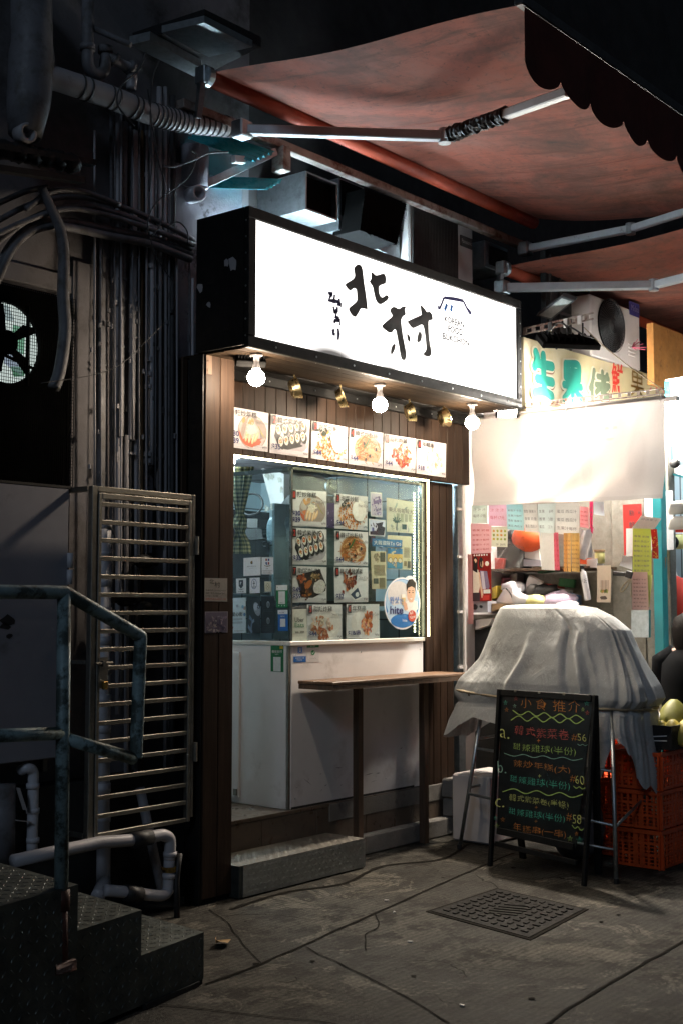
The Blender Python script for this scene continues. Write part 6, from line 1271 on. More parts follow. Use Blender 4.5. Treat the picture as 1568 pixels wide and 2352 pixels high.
MB().tube(bez([aX(*c7(x, y), 8.2) for x, y in ((840, 1440), (740, 1530), (695, 1610), (730, 1620), (800, 1530), (838, 1450), (845, 1700))], 8), .006, 6).build('string_loop', M['rope'], None, True, 'loop of pale string hanging from the clamp', 'string')
# stock at the back
bs = thing('stock_shelf', 'shelf of fruit tubs at the back of the stall, beyond the teal post', 'shelf', (9.6, 3.4, 1.2))
mb = MB()
for y_ in (1030, 1120, 1310): p = aX(*c7(1400, y_), 9.7); mb.box((9.6, 2.6, p.z-.02), (9.88, 3.9, p.z), .002)
mb.build('shelf_board', M['galv'], bs)
for k, (x, y, m_, lab) in enumerate(((1400, 800, 'shirtred', 'clear tub of red fruit on the upper back shelf'), (1500, 830, 'shirtred', 'second tub of red fruit on the upper back shelf'), (1420, 1020, 'bagwhite', 'white tub on the lower back shelf'), (1490, 1030, 'bagyellow', 'yellow tub on the lower back shelf'))):
    p = aX(*c7(x, y), 9.65); t = thing('fruit_tub', lab, 'tub', p); mb = MB(); mb.lathe(p, (0, 0, 1), [(.055, 0), (.065, .11), (.06, .115), (0, .116)], 14); mb.build('tub', M[m_], t, True); MB().lathe(p+V((0, 0, .118)), (0, 0, 1), [(.068, 0), (.068, .012), (0, .013)], 14).build('lid', M['inkwhite'], t)
for k, (y, lab) in enumerate(((1155+0, 'upper cream roll of bags hung at the stall edge'), (1190, 'lower cream roll of bags hung at the stall edge'))):
    a = aX(1536, y+12, 8.0); MB().tube([a, a+V((.25, -.32, .02))], .045, 18).build('bag_roll', M['ledge'], None, True, lab, 'bag roll', 'rolls of bags at the stall edge')
lb = thing('stall_lightbox', 'glowing white sign lightbox at the far end of the fruit sign', 'lightbox', aX(1548, 1050, 8.9))
mb = MB(); mb.prism([aX(x, y, 8.6) for x, y in ((1527, 872), (1600, 860), (1600, 1066), (1527, 1050))], (.1, 0, 0)); mb.build('lit_panel', emit('stall_lit_panel', (.95, .99, 1), 4.5), lb); mb = MB(); mb.bar(aX(1531, 876, 8.56), aX(1538, 1058, 8.56), .03, .03); mb.build('green_strut', M['tealpaint'], lb)
vl = thing('stall_canopy', 'teal edged white canopy under the glowing lightbox', 'canopy', aX(1545, 1100, 8.6)); mb = MB(); mb.prism([aX(x, y, 8.6) for x, y in ((1524, 1062), (1600, 1082), (1600, 1100), (1524, 1080))], (.3, 0, 0)); mb.build('board', M['ledge'], vl); mb = MB(); mb.bar(aX(1523, 1084, 8.58), aX(1600, 1104, 8.58), .02, .012); mb.build('teal_trim', M['tealpaint'], vl)
lump('camera_dome', 'dark dome camera under the glowing lightbox', 'camera', lambda x, y: (x, y), 1548, 1064, 8.5, .03, .04, .035, M['rubber'], 0)
MB().box((9.62, 4.58, 3.42), (11.5, 4.64, 3.93)).build('orange_board', mat('orange_chipboard', (.42, .19, .05), .7, 0, .2, 9, stain=(.20, .09, .03), sscale=14), None, label='orange chipboard panel beside the outdoor air conditioner', cat='board')
# ---------------------------------------------------------------- people
def skin_body(name, joints, edges, m_, parent, sub=2):
    me = bpy.data.meshes.new(name); me.from_pydata([V(j[0]) for j in joints], edges, []); o = bpy.data.objects.new(name, me); col.objects.link(o)
    md = o.modifiers.new('Skin', 'SKIN'); md.use_smooth_shade = True
    sv = me.skin_vertices[0].data
    for i, j in enumerate(joints): r = j[1]; sv[i].radius = (r, r) if not isinstance(r, tuple) else r; sv[i].use_root = (i == 0)
    o.modifiers.new('Sub', 'SUBSURF').levels = sub; o.modifiers['Sub'].render_levels = sub
    col.update_tag() if hasattr(col, 'update_tag') else None
    dg = bpy.context.evaluated_depsgraph_get(); dg.update(); m2 = bpy.data.meshes.new_from_object(o.evaluated_get(dg)); o.modifiers.clear(); o.data = m2
    if not m2.materials: m2.materials.append(m_)
    else: m2.materials[0] = m_
    for p in m2.polygons: p.use_smooth = True
    base = wloc(parent); 
    for v in m2.vertices: v.co -= base
    o.parent = parent; return o
def person(lab, base, face, joints_fn): pass
# seller in a red apron, seen from her side at the counter
B1 = aX(1543, 1330, 9.0); B1 = V((B1.x, B1.y, .40)); fd = V((-.35, .94, 0)).normalized(); rt = V((fd.y, -fd.x, 0))
pr = thing('person', 'seller in a red apron and white sleeves leaning over the stall counter', 'person', B1)
J = lambda f, r, z: B1+fd*f+rt*r+V((0, 0, z))
jn = [(J(0, 0, .95), .13), (J(.02, 0, 1.15), .125), (J(.06, 0, 1.36), .12), (J(.07, 0, 1.46), .055), (J(.10, 0, 1.54), .05), (J(.14, 0, 1.64), .085), (J(.12, 0, 1.72), .075),
      (J(.05, -.19, 1.42), .058), (J(.16, -.25, 1.20), .044), (J(.40, -.14, 1.12), .034), (J(.48, -.10, 1.12), .03), (J(.05, .19, 1.42), .058), (J(.16, .25, 1.20), .044), (J(.40, .14, 1.12), .034), (J(.48, .10, 1.12), .03),
      (J(0, -.1, .88), .09), (J(.02, -.1, .5), .065), (J(0, -.1, .06), .045), (J(.12, -.1, .04), .035), (J(0, .1, .88), .09), (J(.02, .1, .5), .065), (J(0, .1, .06), .045), (J(.12, .1, .04), .035)]
for s_ in (-1, 1):
    for k in range(4): jn.append((J(.54, s_*(.10+.018*(k-1.5)), 1.115), .0095)); jn.append((J(.57+.008*(k in (1, 2)), s_*(.10+.02*(k-1.5)), 1.105), .008))
    jn.append((J(.50, s_*.06, 1.11), .010)); jn.append((J(.53, s_*.045, 1.105), .008))
ed = [(0, 1), (1, 2), (2, 3), (3, 4), (4, 5), (5, 6), (2, 7), (7, 8), (8, 9), (9, 10), (2, 11), (11, 12), (12, 13), (13, 14), (0, 15), (15, 16), (16, 17), (17, 18), (0, 19), (19, 20), (20, 21), (21, 22)]
for h, b in ((10, 23), (14, 33)):
    for k in range(4): ed += [(h, b+2*k), (b+2*k, b+2*k+1)]
    ed += [(h, b+8), (b+8, b+9)]
skin_body('body', jn, ed, M['skin'], pr)
mb = MB(); c = J(.11, 0, 1.67); mb.ball(c, 1, 20, .115, .115, .13); mb.ball(J(.0, 0, 1.68), .055, 14); mb.build('hair', M['hair'], pr, True)
mb = MB(); mb.tube([J(.01, 0, .80), J(.015, 0, 1.0), J(.03, 0, 1.2), J(.065, 0, 1.38), J(.07, 0, 1.44)], [.19, .175, .165, .155, .07], 20); mb.build('apron', M['shirtred'], pr, True)
for s_ in (-1, 1): mb = MB(); mb.tube([J(.05, s_*.14, 1.43), J(.07, s_*.21, 1.38), J(.13, s_*.245, 1.25)], [.085, .082, .070], 16); mb.build('sleeve', M['shirtwhite'], pr, True)
mb = MB()
for s_ in (-1, 1): mb.ball(J(.222, s_*.032, 1.645), .009, 8)
mb.build('eye', M['ink'], pr); mb = MB(); mb.ball(J(.235, 0, 1.62), .014, 8); mb.build('nose', M['skin'], pr, True); mb = MB(); mb.bar(J(.228, -.02, 1.588), J(.228, .02, 1.588), .006, .008); mb.build('mouth', M['inkpink'], pr)
# customer in black, back turned
p = aX(1582, 1448, 7.95); B2 = V((p.x, p.y, 0)); sc2 = (p.z+.10)/1.62; fd = V((.97, .24, 0)).normalized(); rt = V((fd.y, -fd.x, 0))
pr = thing('person', 'dark haired customer in a black jacket seen from behind by the fruit', 'person', B2)
J = lambda f, r, z: B2+(fd*f+rt*r+V((0, 0, z)))*sc2
jn = [(J(0, 0, .95), .13), (J(0, 0, 1.12), .125), (J(.02, 0, 1.30), .12), (J(.02, 0, 1.40), .05), (J(.03, 0, 1.46), .05), (J(.05, 0, 1.53), .085), (J(.04, 0, 1.58), .07), (J(.02, -.18, 1.33), .055), (J(.05, -.22, 1.08), .042), (J(.18, -.10, .95), .034), (J(.25, -.07, .94), .03), (J(.02, .18, 1.33), .055), (J(.05, .22, 1.08), .042), (J(.18, .10, .95), .034), (J(.25, .07, .94), .03),
      (J(0, -.1, .88), .085), (J(.01, -.1, .5), .06), (J(0, -.1, .06), .042), (J(.12, -.1, .04), .035), (J(0, .1, .88), .085), (J(.01, .1, .5), .06), (J(0, .1, .06), .042), (J(.12, .1, .04), .035)]
for s_ in (-1, 1):
    for k in range(4): jn.append((J(.31, s_*(.07+.018*(k-1.5)), .93), .0095)); jn.append((J(.34+.008*(k in (1, 2)), s_*(.07+.02*(k-1.5)), .91), .008))
    jn.append((J(.27, s_*.03, .93), .010)); jn.append((J(.30, s_*.02, .92), .008))
skin_body('body', jn, ed, M['skin'], pr)
mb = MB(); mb.tube([J(.02, 0, 1.34), J(.02, 0, 1.42), J(.02, 0, 1.52), J(.02, 0, 1.60), J(.03, 0, 1.645)], [.085, .108, .118, .10, .03], 22); mb.build('hair', M['hair'], pr, True)
mb = MB(); mb.tube([J(0, 0, .70), J(0, 0, .95), J(0, 0, 1.15), J(.01, 0, 1.28), J(.02, 0, 1.36), J(.02, 0, 1.40)], [.20, .20, .19, .185, .13, .06], 24); 
for s_ in (-1, 1): mb.tube([J(.02, s_*.10, 1.35), J(.02, s_*.19, 1.30), J(.05, s_*.22, 1.08), J(.17, s_*.10, .96)], [.07, .075, .062, .05], 16)
mb.build('jacket', M['shirtblack'], pr, True)
mb = MB()
for s_ in (-1, 1): mb.tube([J(0, s_*.1, .92), J(.01, s_*.1, .5), J(0, s_*.1, .08)], [.11, .08, .06], 14)
mb.build('trousers', M['shirtblack'], pr, True)
# fruit on the stall front behind the customer
fb = thing('fruit_display', 'sloping display board of fruit beside the teal post', 'display', (8.6, 3.4, .8)); mb = MB(); mb.prism([(8.15, 2.7, .75), (8.15, 3.85, .75), (9.0, 3.85, 1.0), (9.0, 2.7, 1.0)], (0, 0, .04)); mb.build('board', M['ledge'], fb); MB().box((8.2, 2.75, 0), (8.95, 3.8, .74)).build('stand', M['acwhite'], fb)
for lab, (x, y), X, r, m_ in (('yellow netted fruit bag at the top of the display', (1520, 1520), 8.35, .07, 'bagyellow'), ('pale green fruit on the display beside the customer', (1522, 1562), 8.3, .06, 'pomelo'), ('pink tray of fruit low on the display', (1521, 1595), 8.28, .045, 'inkpink')): lump('display_fruit', lab, 'fruit', lambda x, y: (x, y), x, y, X, r*.8, r*1.1, r*.8, M[m_], .15)
# ---------------------------------------------------------------- alley: rear wall, recess, pipes
SQ = lambda v: 5+(v-5)*.55 if v > 5 else v     # the alley is a shallow recess
aY_ = aY
def aY(x, y, v): return aY_(x, y, SQ(v))
YW2 = SQ(5.72)
aw = thing('alley_wall', 'grimy rear wall of the pipe alley beside the shop', 'wall', (4.2, YW2, 0))
mb = MB(); mb.box((-6, YW2, -.1), (5.05, YW2+.2, 13)); mb.box((5.051, YW2, 3.03), (5.66, YW2+.2, 13)); mb.build('rear_face', M['wallgrey'], aw)
a = aY(405, 420, 5.64); b = aY(475, 600, 5.64); MB().box((a.x, SQ(5.64), 3.03), (b.x+.30, YW2-.003, aY(440, 385, 5.64).z)).build('pale_lit_pier', M['wallpale'], aw)  # pale wall strip, its top shaped to the patch that lamplight reaches
a = aY(168, 700, 5.66); b = aY(208, 700, 5.66); MB().box((a.x, SQ(5.66), .3), (b.x, YW2-.003, 3.45)).build('grey_pier', M['wallgrey'], aw)
a = aY(0, 655, 5.69); b = aY(165, 690, 5.69); MB().box((3.0, SQ(5.67), b.z+.03), (b.x+.02, YW2-.003, b.z+.13), .01).build('window_lintel', M['wallgrey'], aw)
# meshed window with a round fan
mw = thing('meshed_window', 'dark wire meshed window in the alley wall with a round fan hole', 'window', aY(80, 1100, 5.62))
a = aY(-60, 1110, 5.66); b = aY(165, 690, 5.66)
WZ = aY(80, 1112, 5.66).z; MB().box((a.x, SQ(5.66), WZ), (b.x, YW2-.003, b.z)).build('dark_opening', M['void'], mw)  # black sheet standing in for the unlit window opening
mb = MB()
for i in range(46): x = a.x+(b.x-a.x)*i/45; mb.box((x-.0012, SQ(5.60), WZ), (x+.0012, SQ(5.60)+.003, b.z))
for i in range(60): z = WZ+(b.z-WZ)*i/59; mb.box((a.x, SQ(5.60)+.004, z-.0012), (b.x, SQ(5.60)+.007, z+.0012))
mb.build('wire_mesh', M['void'], mw)
fc = aY(12, 787, 5.64); rf = (aY(88, 787, 5.64)-fc).length
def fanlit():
    m, nt, b = _nt('lit_fan_opening'); a = _n(nt, 'ShaderNodeAttribute', attribute_name='Col')  # glowing colour patches paint the lit view beyond the fan
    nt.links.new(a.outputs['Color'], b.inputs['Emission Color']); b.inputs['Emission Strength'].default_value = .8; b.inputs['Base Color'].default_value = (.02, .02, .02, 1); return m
fan = thing('exhaust_fan', 'round exhaust fan set in the dark alley window, light showing behind its blades', 'fan', fc)
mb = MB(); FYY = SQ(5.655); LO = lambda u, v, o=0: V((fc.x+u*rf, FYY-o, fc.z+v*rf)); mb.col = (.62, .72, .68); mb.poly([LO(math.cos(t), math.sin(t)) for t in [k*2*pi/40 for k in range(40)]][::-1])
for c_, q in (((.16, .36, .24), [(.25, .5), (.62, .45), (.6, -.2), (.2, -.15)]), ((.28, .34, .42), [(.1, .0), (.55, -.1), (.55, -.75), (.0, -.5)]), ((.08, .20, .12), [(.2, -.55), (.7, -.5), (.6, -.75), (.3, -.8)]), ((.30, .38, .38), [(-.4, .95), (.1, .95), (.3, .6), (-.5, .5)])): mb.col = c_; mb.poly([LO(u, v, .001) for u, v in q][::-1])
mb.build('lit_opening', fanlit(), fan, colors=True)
mb = MB(); mb.lathe((fc.x, FYY-.012, fc.z), (0, -1, 0), [(rf*1.0, -.008), (rf*1.0, .012), (rf*1.07, .012), (rf*1.07, -.008)], 40, False); mb.build('ring', M['void'], fan)
mb = MB(); F_ = V((fc.x, FYY-.014, fc.z))
for k in range(5):
    t = .5+k*2*pi/5; d = V((math.cos(t), 0, math.sin(t))); e2 = V((-d.z, 0, d.x)); mb.prism([F_+d*rf*.1-e2*rf*.06, F_+d*rf*.95-e2*rf*.10, F_+d*rf*.97+e2*rf*.05, F_+d*rf*.7+e2*rf*.22, F_+d*rf*.3+e2*rf*.12], (0, .003, 0))
mb.build('blade', M['void'], fan, kind='stuff'); mb = MB(); mb.lathe(F_, (0, -1, 0), [(rf*.3, -.004), (rf*.3, .02), (0, .025)], 24); mb.build('hub', M['void'], fan)
mb = MB(); mb.bar(F_+V((-rf, -.008, -.02)), F_+V((rf, -.008, -.12)), .006, .016); mb.bar(F_+V((rf*.62, -.012, -rf)), F_+V((rf*.62, -.012, rf)), .006, .02); mb.bar(F_+V((-.05, -.012, -rf)), F_+V((-.05, -.012, rf)), .006, .02); mb.build('motor_strut', M['void'], fan)
# grey board panel below the window
pn = thing('wall_cabinet', 'plain grey metal cabinet panel on the alley wall behind the handrail', 'cabinet', aY(80, 1750, 5.3))
a = aY(-40, 1760, 5.3); b = aY(160, 1121, 5.3); MB().box((a.x, SQ(5.3), a.z), (b.x, YW2-.003, b.z-.004), .004).build('door', M['panel'], pn); mb = MB(); mb.box((a.x, SQ(5.3)-.002, b.z-.003), (b.x+.004, YW2-.003, b.z+.01)); mb.build('top_edge', M['rubber'], pn)
mb = MB(); p = aY(160, 1270, 5.27)
for z in (0, -.085): mb.tube([p+V((.005, 0, z)), p+V((.005, 0, z-.075))], .016, 12)
mb.build('hinge', M['pvcwhite'], pn, True)
mb = MB(); R.seed(11)
for x, y, s_ in ((18, 1425, 20), (10, 1440, 14), (22, 1460, 9)): mb.poly([aY(x+s_*math.cos(t)*R.uniform(.6, 1.2), y+.6*s_*math.sin(t)*R.uniform(.5, 1.4), 5.297) for t in [k*pi/4 for k in range(8)]])
mb.build('paint_scab', M['dark'], pn, kind='stuff')
def vpipe(lab, x, wd, y0, y1, Y, m_, name='wall_pipe', flat=False, grp='vertical pipes on the alley wall', bands=(), x1=None):
    a, b = aY(x, y0, Y), aY(x1 if x1 is not None else x, y1, Y); dist = (a-EYE).dot(FW); r = wd/2*dist/F_PX
    t = thing(name, lab, 'pipe', b, grp)
    mb = MB()
    if flat: mb.box((a.x-r, SQ(Y)-.012, b.z), (a.x+r, SQ(Y)+.012, a.z), .003)
    else:
        n_ = 6; mb.tube([a.lerp(b, i/n_)+V((.0012*math.sin(i*1.9+x), 0, 0)) for i in range(n_+1)], r, 14)
    mb.build('barrel', m_, t, not flat)
    rb_ = random.Random(x*7); bands = tuple(bands)+tuple(yb for yb in (rb_.uniform(y0+20, y1-20) for _ in range(4)) if yb < 1110)
    if bands:
        mb = MB()
        for yb in bands:
            p = aY(x, yb, Y); p.x = a.x
            if flat: mb.box((p.x-r-.004, SQ(Y)-.015, p.z-.006), (p.x+r+.004, SQ(Y)+.012, p.z+.006))
            else: mb.tube([p-V((0, 0, .012)), p+V((0, 0, .012))], r*1.22, 14)
        mb.build('clamp', m_, t, kind='stuff')
    return t
for a in (('wide pale flat trunking, first beside the grey pier', 241, 18, 505, 1400, 5.60, M['conduit'], 'cable_trunking', True), ('thin grey conduit just past the wide flat trunking', 256, 8, 250, 1500, 5.62, M['conduit']),
          ('slim pale pipe, second past the wide flat trunking', 271, 12, 255, 1640, 5.62, M['pvc'], 'wall_pipe', False, 'vertical pipes on the alley wall', (1236,)),
          ('flat trunking cut off just above the gate', 286, 15, 280, 1004, 5.58, M['conduit'], 'cable_trunking', True), ('pipe dropping from the cut off flat trunking behind the gate', 291, 11, 1000, 1900, 5.60, M['pvc']), ('thin conduit between the two flat trunkings', 299, 7, 290, 1800, 5.62, M['conduit']),
          ('bright flat trunking ending level with the gate top', 311, 14, 300, 1012, 5.59, M['pvc'], 'cable_trunking', True, 'vertical pipes on the alley wall', (1043,)), ('pale pipe below the bright flat trunking', 313, 9, 1010, 1850, 5.61, M['pvc']),
          ('rusty brown pipe among the grey ones', 327, 7, 300, 1900, 5.61, M['brownpipe']), ('bright round pipe with bolted clamps, ending above the gate rail', 348, 14, 285, 1068, 5.56, M['pvcwhite'], 'wall_pipe', False, 'vertical pipes on the alley wall', (1044, 1060)),
          ('grey pipe next to the clamped bright pipe', 366, 12, 200, 1250, 5.58, M['pvc']), ('thinner grey pipe, second past the clamped bright pipe', 380, 9, 200, 1800, 5.60, M['pvc'], 'wall_pipe', False, 'vertical pipes on the alley wall', (1048,)),
          ('dark pipe in front of the weathered board', 397, 13, 220, 1900, 5.60, M['conduitdk']), ('thin bright pipe hard against the black pillar side', 443, 6, 640, 1125, 5.30, M['pvcwhite']),
          ('faint wide pipe high on the wall by the water trap', 352-70, 15, 200, 700, 5.66, M['conduitdk']), ('faint pipe high on the wall above the conduit bundle', 365-40, 18, 240, 640, 5.66, M['conduitdk']), ('tall pale pipe behind the lagged duct pipe', 343, 28, 280, 560, 5.63, M['conduit'])): vpipe(*a)
R.seed(41)
for k, (x, wd, y0, y1) in enumerate(((218, 5, 300, 1120), (232, 5, 520, 1400), (264, 4, 240, 1300), (279, 5, 260, 1600), (305, 4, 300, 1010), (320, 5, 250, 1500), (337, 5, 300, 1300), (358, 4, 300, 1120), (389, 5, 260, 1700), (407, 5, 520, 1600), (436, 5, 560, 1130))):
    vpipe('thin wire conduit, %s of the slender ones counted from the grey pier' % ('first', 'second', 'third', 'fourth', 'fifth', 'sixth', 'seventh', 'eighth', 'ninth', 'tenth', 'eleventh')[k], x, wd, y0, y1, 5.50+.012*(k % 4), M['conduit' if k % 3 else 'pvc'])
bd = MB(); a = aY(425, 820, 5.52); b = aY(425, 1140, 5.52); bd.box((a.x-.02, SQ(5.51), b.z-.9), (a.x+.02, SQ(5.51)+.02, a.z), .003); bd.build('timber_board', M['oldwood'], None, label='weathered timber board leaning upright beside the black pillar', cat='board')
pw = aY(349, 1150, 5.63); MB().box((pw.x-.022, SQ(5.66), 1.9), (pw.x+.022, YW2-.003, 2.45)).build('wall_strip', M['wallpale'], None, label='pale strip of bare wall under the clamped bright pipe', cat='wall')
# valves low behind the gate
for lab, x, y in (('black round valve behind the upper gate bars', 288+0, 1376), ('second black round valve below it behind the gate bars', 332, 1290), ('third black round valve lowest behind the gate bars', 330, 1398)):
    c = aY(x, y, 5.45); vv = thing('pipe_valve', lab, 'valve', c, 'valves behind the gate'); MB().ball(c, .055, 16, 1.2, .8, .75).build('body', M['rubber'], vv, True); mb = MB(); mb.tube([c-V((.09, 0, 0)), c+V((.09, 0, 0))], .022, 10); mb.build('flange', M['conduitdk'], vv)
# pale PVC stack with collars
a, b = aY(241, 1195, 5.30), aY(237, 1935, 5.30); ps = thing('pvc_stack', 'thick pale PVC drain stack with collars standing behind the gate', 'pipe', b); MB().tube([a, b], .034, 20).build('pipe', M['pvcwhite'], ps, True); mb = MB(); n_ = 11
for i in range(n_): p = a.lerp(b, (i+.3)/n_); mb.tube([p, p+V((0, 0, .045))], .0385, 20)
mb.build('collar', M['pvcwhite'], ps, True, kind='stuff'); mb = MB(); p = aY(239, 1928, 5.30); mb.tube([p-V((0, 0, .03)), p+V((0, 0, .03))], .047, 20); mb.tube(bez([p, p-V((0, 0, .2)), aY(238, 2030, 5.22), aY(225, 2060, 5.1)], 6), .036, 16); mb.build('foot_bend', M['pvc'], ps, True)
a, b = aY(322, 1810, 5.25), aY(372, 2045, 5.2); MB().tube([a, a.lerp(b, .5), b], .026, 14).build('drain_pipe', M['pvc'], None, True, 'grey drain pipe slanting down behind the lower gate bars', 'pipe')
# low U-bend run of PVC
lp = thing('drain_run', 'grey PVC drain run with black couplings and a U bend near the ground', 'pipe', aY(380, 2060, 4.95))
YB = 4.98
P1 = [aY(30, 1978, YB), aY(150, 1952, YB), aY(230, 1935, YB), aY(300, 1930, YB), aY(350, 1922, YB)]
MB().tube(P1+bez([aY(350, 1922, YB), aY(374, 1918, YB), aY(389, 1926, YB), aY(391, 1945, YB), aY(390, 1975, YB)], 6)[1:], .031, 16).build('upper_pipe', M['pvc'], lp, True)
MB().tube(bez([aY(390, 1975, YB), aY(388, 2020, YB), aY(386, 2045, YB), aY(374, 2056, YB), aY(350, 2056, YB), aY(300, 2050, YB), aY(240, 2045, YB+.06)], 6), .030, 16).build('lower_pipe', M['pvc'], lp, True)
mb = MB(); mb.tube([aY(302, 1930, YB), aY(346, 1923, YB)], .040, 18); mb.build('coupling', M['rubber'], lp, True); mb = MB(); mb.tube([aY(288, 2050, YB), aY(322, 2055, YB)], .041, 18); mb.build('coupling', M['rubber'], lp, True)
mb = MB(); mb.tube([aY(390, 1990, YB), aY(390, 2002, YB)], .037, 16); mb.bar(aY(372, 1995, YB-.01), aY(408, 1998, YB-.01), .012, .012); mb.build('brass_clip', M['brassold'], lp)
mb = MB()
for x, y in ((391, 1962), (389, 2012)): p = aY(x, y, YB); mb.tube([p-V((0, 0, .012)), p+V((0, 0, .012))], .036, 16)
mb.build('collar', M['pvc'], lp, True, kind='stuff')
a, b = aY(406, 2020, 4.95), aY(407, 2110, 4.9); MB().tube([a+V((.02, 0, .13)), a+V((.005, 0, .03)), a, b], .016, 10).build('hose_end', M['rubber'], None, True, 'short black hose standing by the pillar foot', 'hose')
el_ = thing('pvc_elbow', 'pale PVC elbow pipe turning down under the grey panel', 'pipe', aY(75, 1970, 5.35)); MB().tube(bez([aY(48, 1770, 5.42), aY(62, 1764, 5.35), aY(76, 1772, 5.35), aY(77, 1800, 5.35), aY(76, 1860, 5.35), aY(74, 1960, 5.35)], 6), .027, 14).build('bend', M['pvcwhite'], el_, True); mb = MB()
for y in (1805, 1862, 1930): p = aY(76, y, 5.35); mb.tube([p-V((0, 0, .012)), p+V((0, 0, .012))], .033, 14)
mb.build('collar', M['pvcwhite'], el_, True, kind='stuff')
MB().tube([aY(8, 1800, 5.4), aY(6, 1985, 5.4)], .06, 16).build('wall_pipe', M['conduit'], None, True, 'fat dim pipe low beside the pale elbow', 'pipe')
for lab, q in (('pale plastic tag hanging on a coil beside the elbow', ((42, 1810), (58, 1860))), ('second pale tag lying level beside the elbow', ((38, 1884), (70, 1888)))): a, b = aY(*q[0], 5.3), aY(*q[1], 5.3); MB().bar(a, b, .004, .028, (0, 1, 0)).build('plastic_tag', M['acwhite'], None, label=lab, cat='tag')
MB().box((2.5, SQ(5.42), .0), (5.0, YW2-.003, .70)).build('rubble_base', M['dark'], None, label='dark grimy brick base under the grey panel', cat='wall')
# conduit bundle arching from the wall recess to the sign
CP = [[(-10, 618), (40, 545), (95, 512), (150, 508), (260, 528), (350, 548), (440, 584)], [(-10, 652), (30, 570), (80, 528), (140, 520), (250, 542), (350, 562), (438, 596)], [(-10, 540), (60, 508), (150, 480), (230, 490), (330, 520), (446, 562)], [(-10, 510), (70, 470), (160, 452), (250, 466), (350, 502), (446, 552)], [(-10, 560), (80, 498), (180, 472), (260, 486), (340, 516), (440, 572)],
      [(60, 480), (120, 440), (190, 440), (276, 470)], [(-10, 470), (60, 440), (110, 430)]]
CL = ['thick pale conduit lowest in the arching bundle', 'second thick conduit of the arching bundle, under the lowest', 'grey conduit third from the bottom of the arching bundle', 'upper conduit of the arching bundle with a bright end by the sign', 'middle conduit of the arching bundle', 'short conduit curving off the top of the arching bundle', 'stub of dark conduit above the arch at the recess']
for i, c in enumerate(CP):
    pts = bez([aY(x, y, 5.50-.045*(i % 3)) for x, y in c], 8); MB().tube(pts, .022 if i < 2 else .015, 12).build('arched_conduit', M['conduit'] if i < 6 else M['conduitdk'], None, True, CL[i], 'conduit', 'conduits arching across the alley wall')
hs = MB(); hs.tube(bez([aY(x, y, 5.36) for x, y in ((96, 430), (118, 478), (140, 530), (147, 590), (146, 680), (150, 760), (138, 850), (124, 892))], 8), [.022+.010*min(1, i/30) for i in range(57)], 12); hs.build('sagging_hose', M['conduit'], None, True, 'fat old hose hanging down past the dark meshed window', 'hose')
# lagged drain pipe with branch, water trap, stub
dp = thing('soil_pipe', 'fat painted drain pipe with a branch sloping to the awning end', 'pipe', aY(80, 500, 5.45))
MB().tube([aY(72, -60, 5.45), aY(74, 100, 5.45), aY(74, 130, 5.45), aY(66, 240, 5.45), aY(58, 310, 5.42)], [.105, .105, .118, .11, .085], 20).build('stack', M['conduit'], dp, True)
br = bez([aY(70, 165, 5.42), aY(120, 178, 5.38), aY(250, 222, 5.33), aY(350, 262, 5.30), aY(430, 280, 5.28), aY(530, 292, 5.26)], 8); MB().tube(br, .062, 20).build('branch', M['pvc'], dp, True)
mb = MB()
for k in range(12, 40, 1):
    if k % 4 in (0, 1) or k > 24: p, q = br[k], br[k+1]; d = (q-p).normalized(); mb.tube([p-d*.005, p+d*.006], .0655, 18)
mb.build('wrap_wire', M['conduitdk'], dp, True, kind='stuff'); mb = MB(); c = aY(61, 306, 5.32); mb.lathe(c, (0, -1, 0), [(.05, -.05), (.05, .02), (.034, .02), (.034, -.04), (0, -.04)], 20); mb.build('open_end', M['pvc'], dp, True)
wt = thing('water_trap', 'grey plumbing U trap high on the alley wall', 'pipe', aY(220, 170, 5.4)); MB().tube([aY(202, -40, 5.4), aY(202, 100, 5.4)]+bez([aY(202, 120, 5.4), aY(203, 150, 5.4), aY(218, 170, 5.4), aY(238, 164, 5.4), aY(243, 140, 5.4), aY(245, 126, 5.4)], 6), .032, 14).build('trap', M['conduit'], wt, True)
MB().tube(bez([aY(245, 126, 5.4), aY(256, 134, 5.38), aY(280, 148, 5.36), aY(300, 158, 5.34), aY(304, 176, 5.34), aY(302, 205, 5.34)], 6), .028, 14).build('outlet', M['pvc'], wt, True); mb = MB()
for p, q in ((aY(202, 103, 5.4), aY(202, 116, 5.4)), (aY(260, 132, 5.38), aY(268, 140, 5.37)), (aY(295, 152, 5.34), aY(304, 160, 5.34)), (aY(243, 108, 5.4), aY(243, 122, 5.4))): mb.tube([p, q], .042, 14)
mb.build('nut', M['conduit'], wt, True, kind='stuff'); MB().tube([aY(215, 65, 5.4), aY(300, 103, 5.0)], .016, 10).build('wall_pipe', M['conduit'], None, True, 'thin pipe sloping from the water trap to the sheet metal hood', 'pipe')
sp_ = thing('pipe_stub', 'open pale pipe stub sticking out of the peeling wall', 'pipe', aY(451, 445, 5.5)); c = aY(452, 445, 5.50); MB().lathe(c, (-.25, -1, -.1), [(.048, -.12), (.048, .03), (.030, .03), (.028, -.06), (0, -.06)], 24).build('stub', M['pvcwhite'], sp_, True)
ft = MB(); ft.tube([aY(448, 340, 5.6), aY(446, 430, 5.6)], .085, 18); ft.build('fat_vent_pipe', M['wallpale'], None, True, 'fat painted pipe on the peeling wall under the teal sheets', 'pipe')
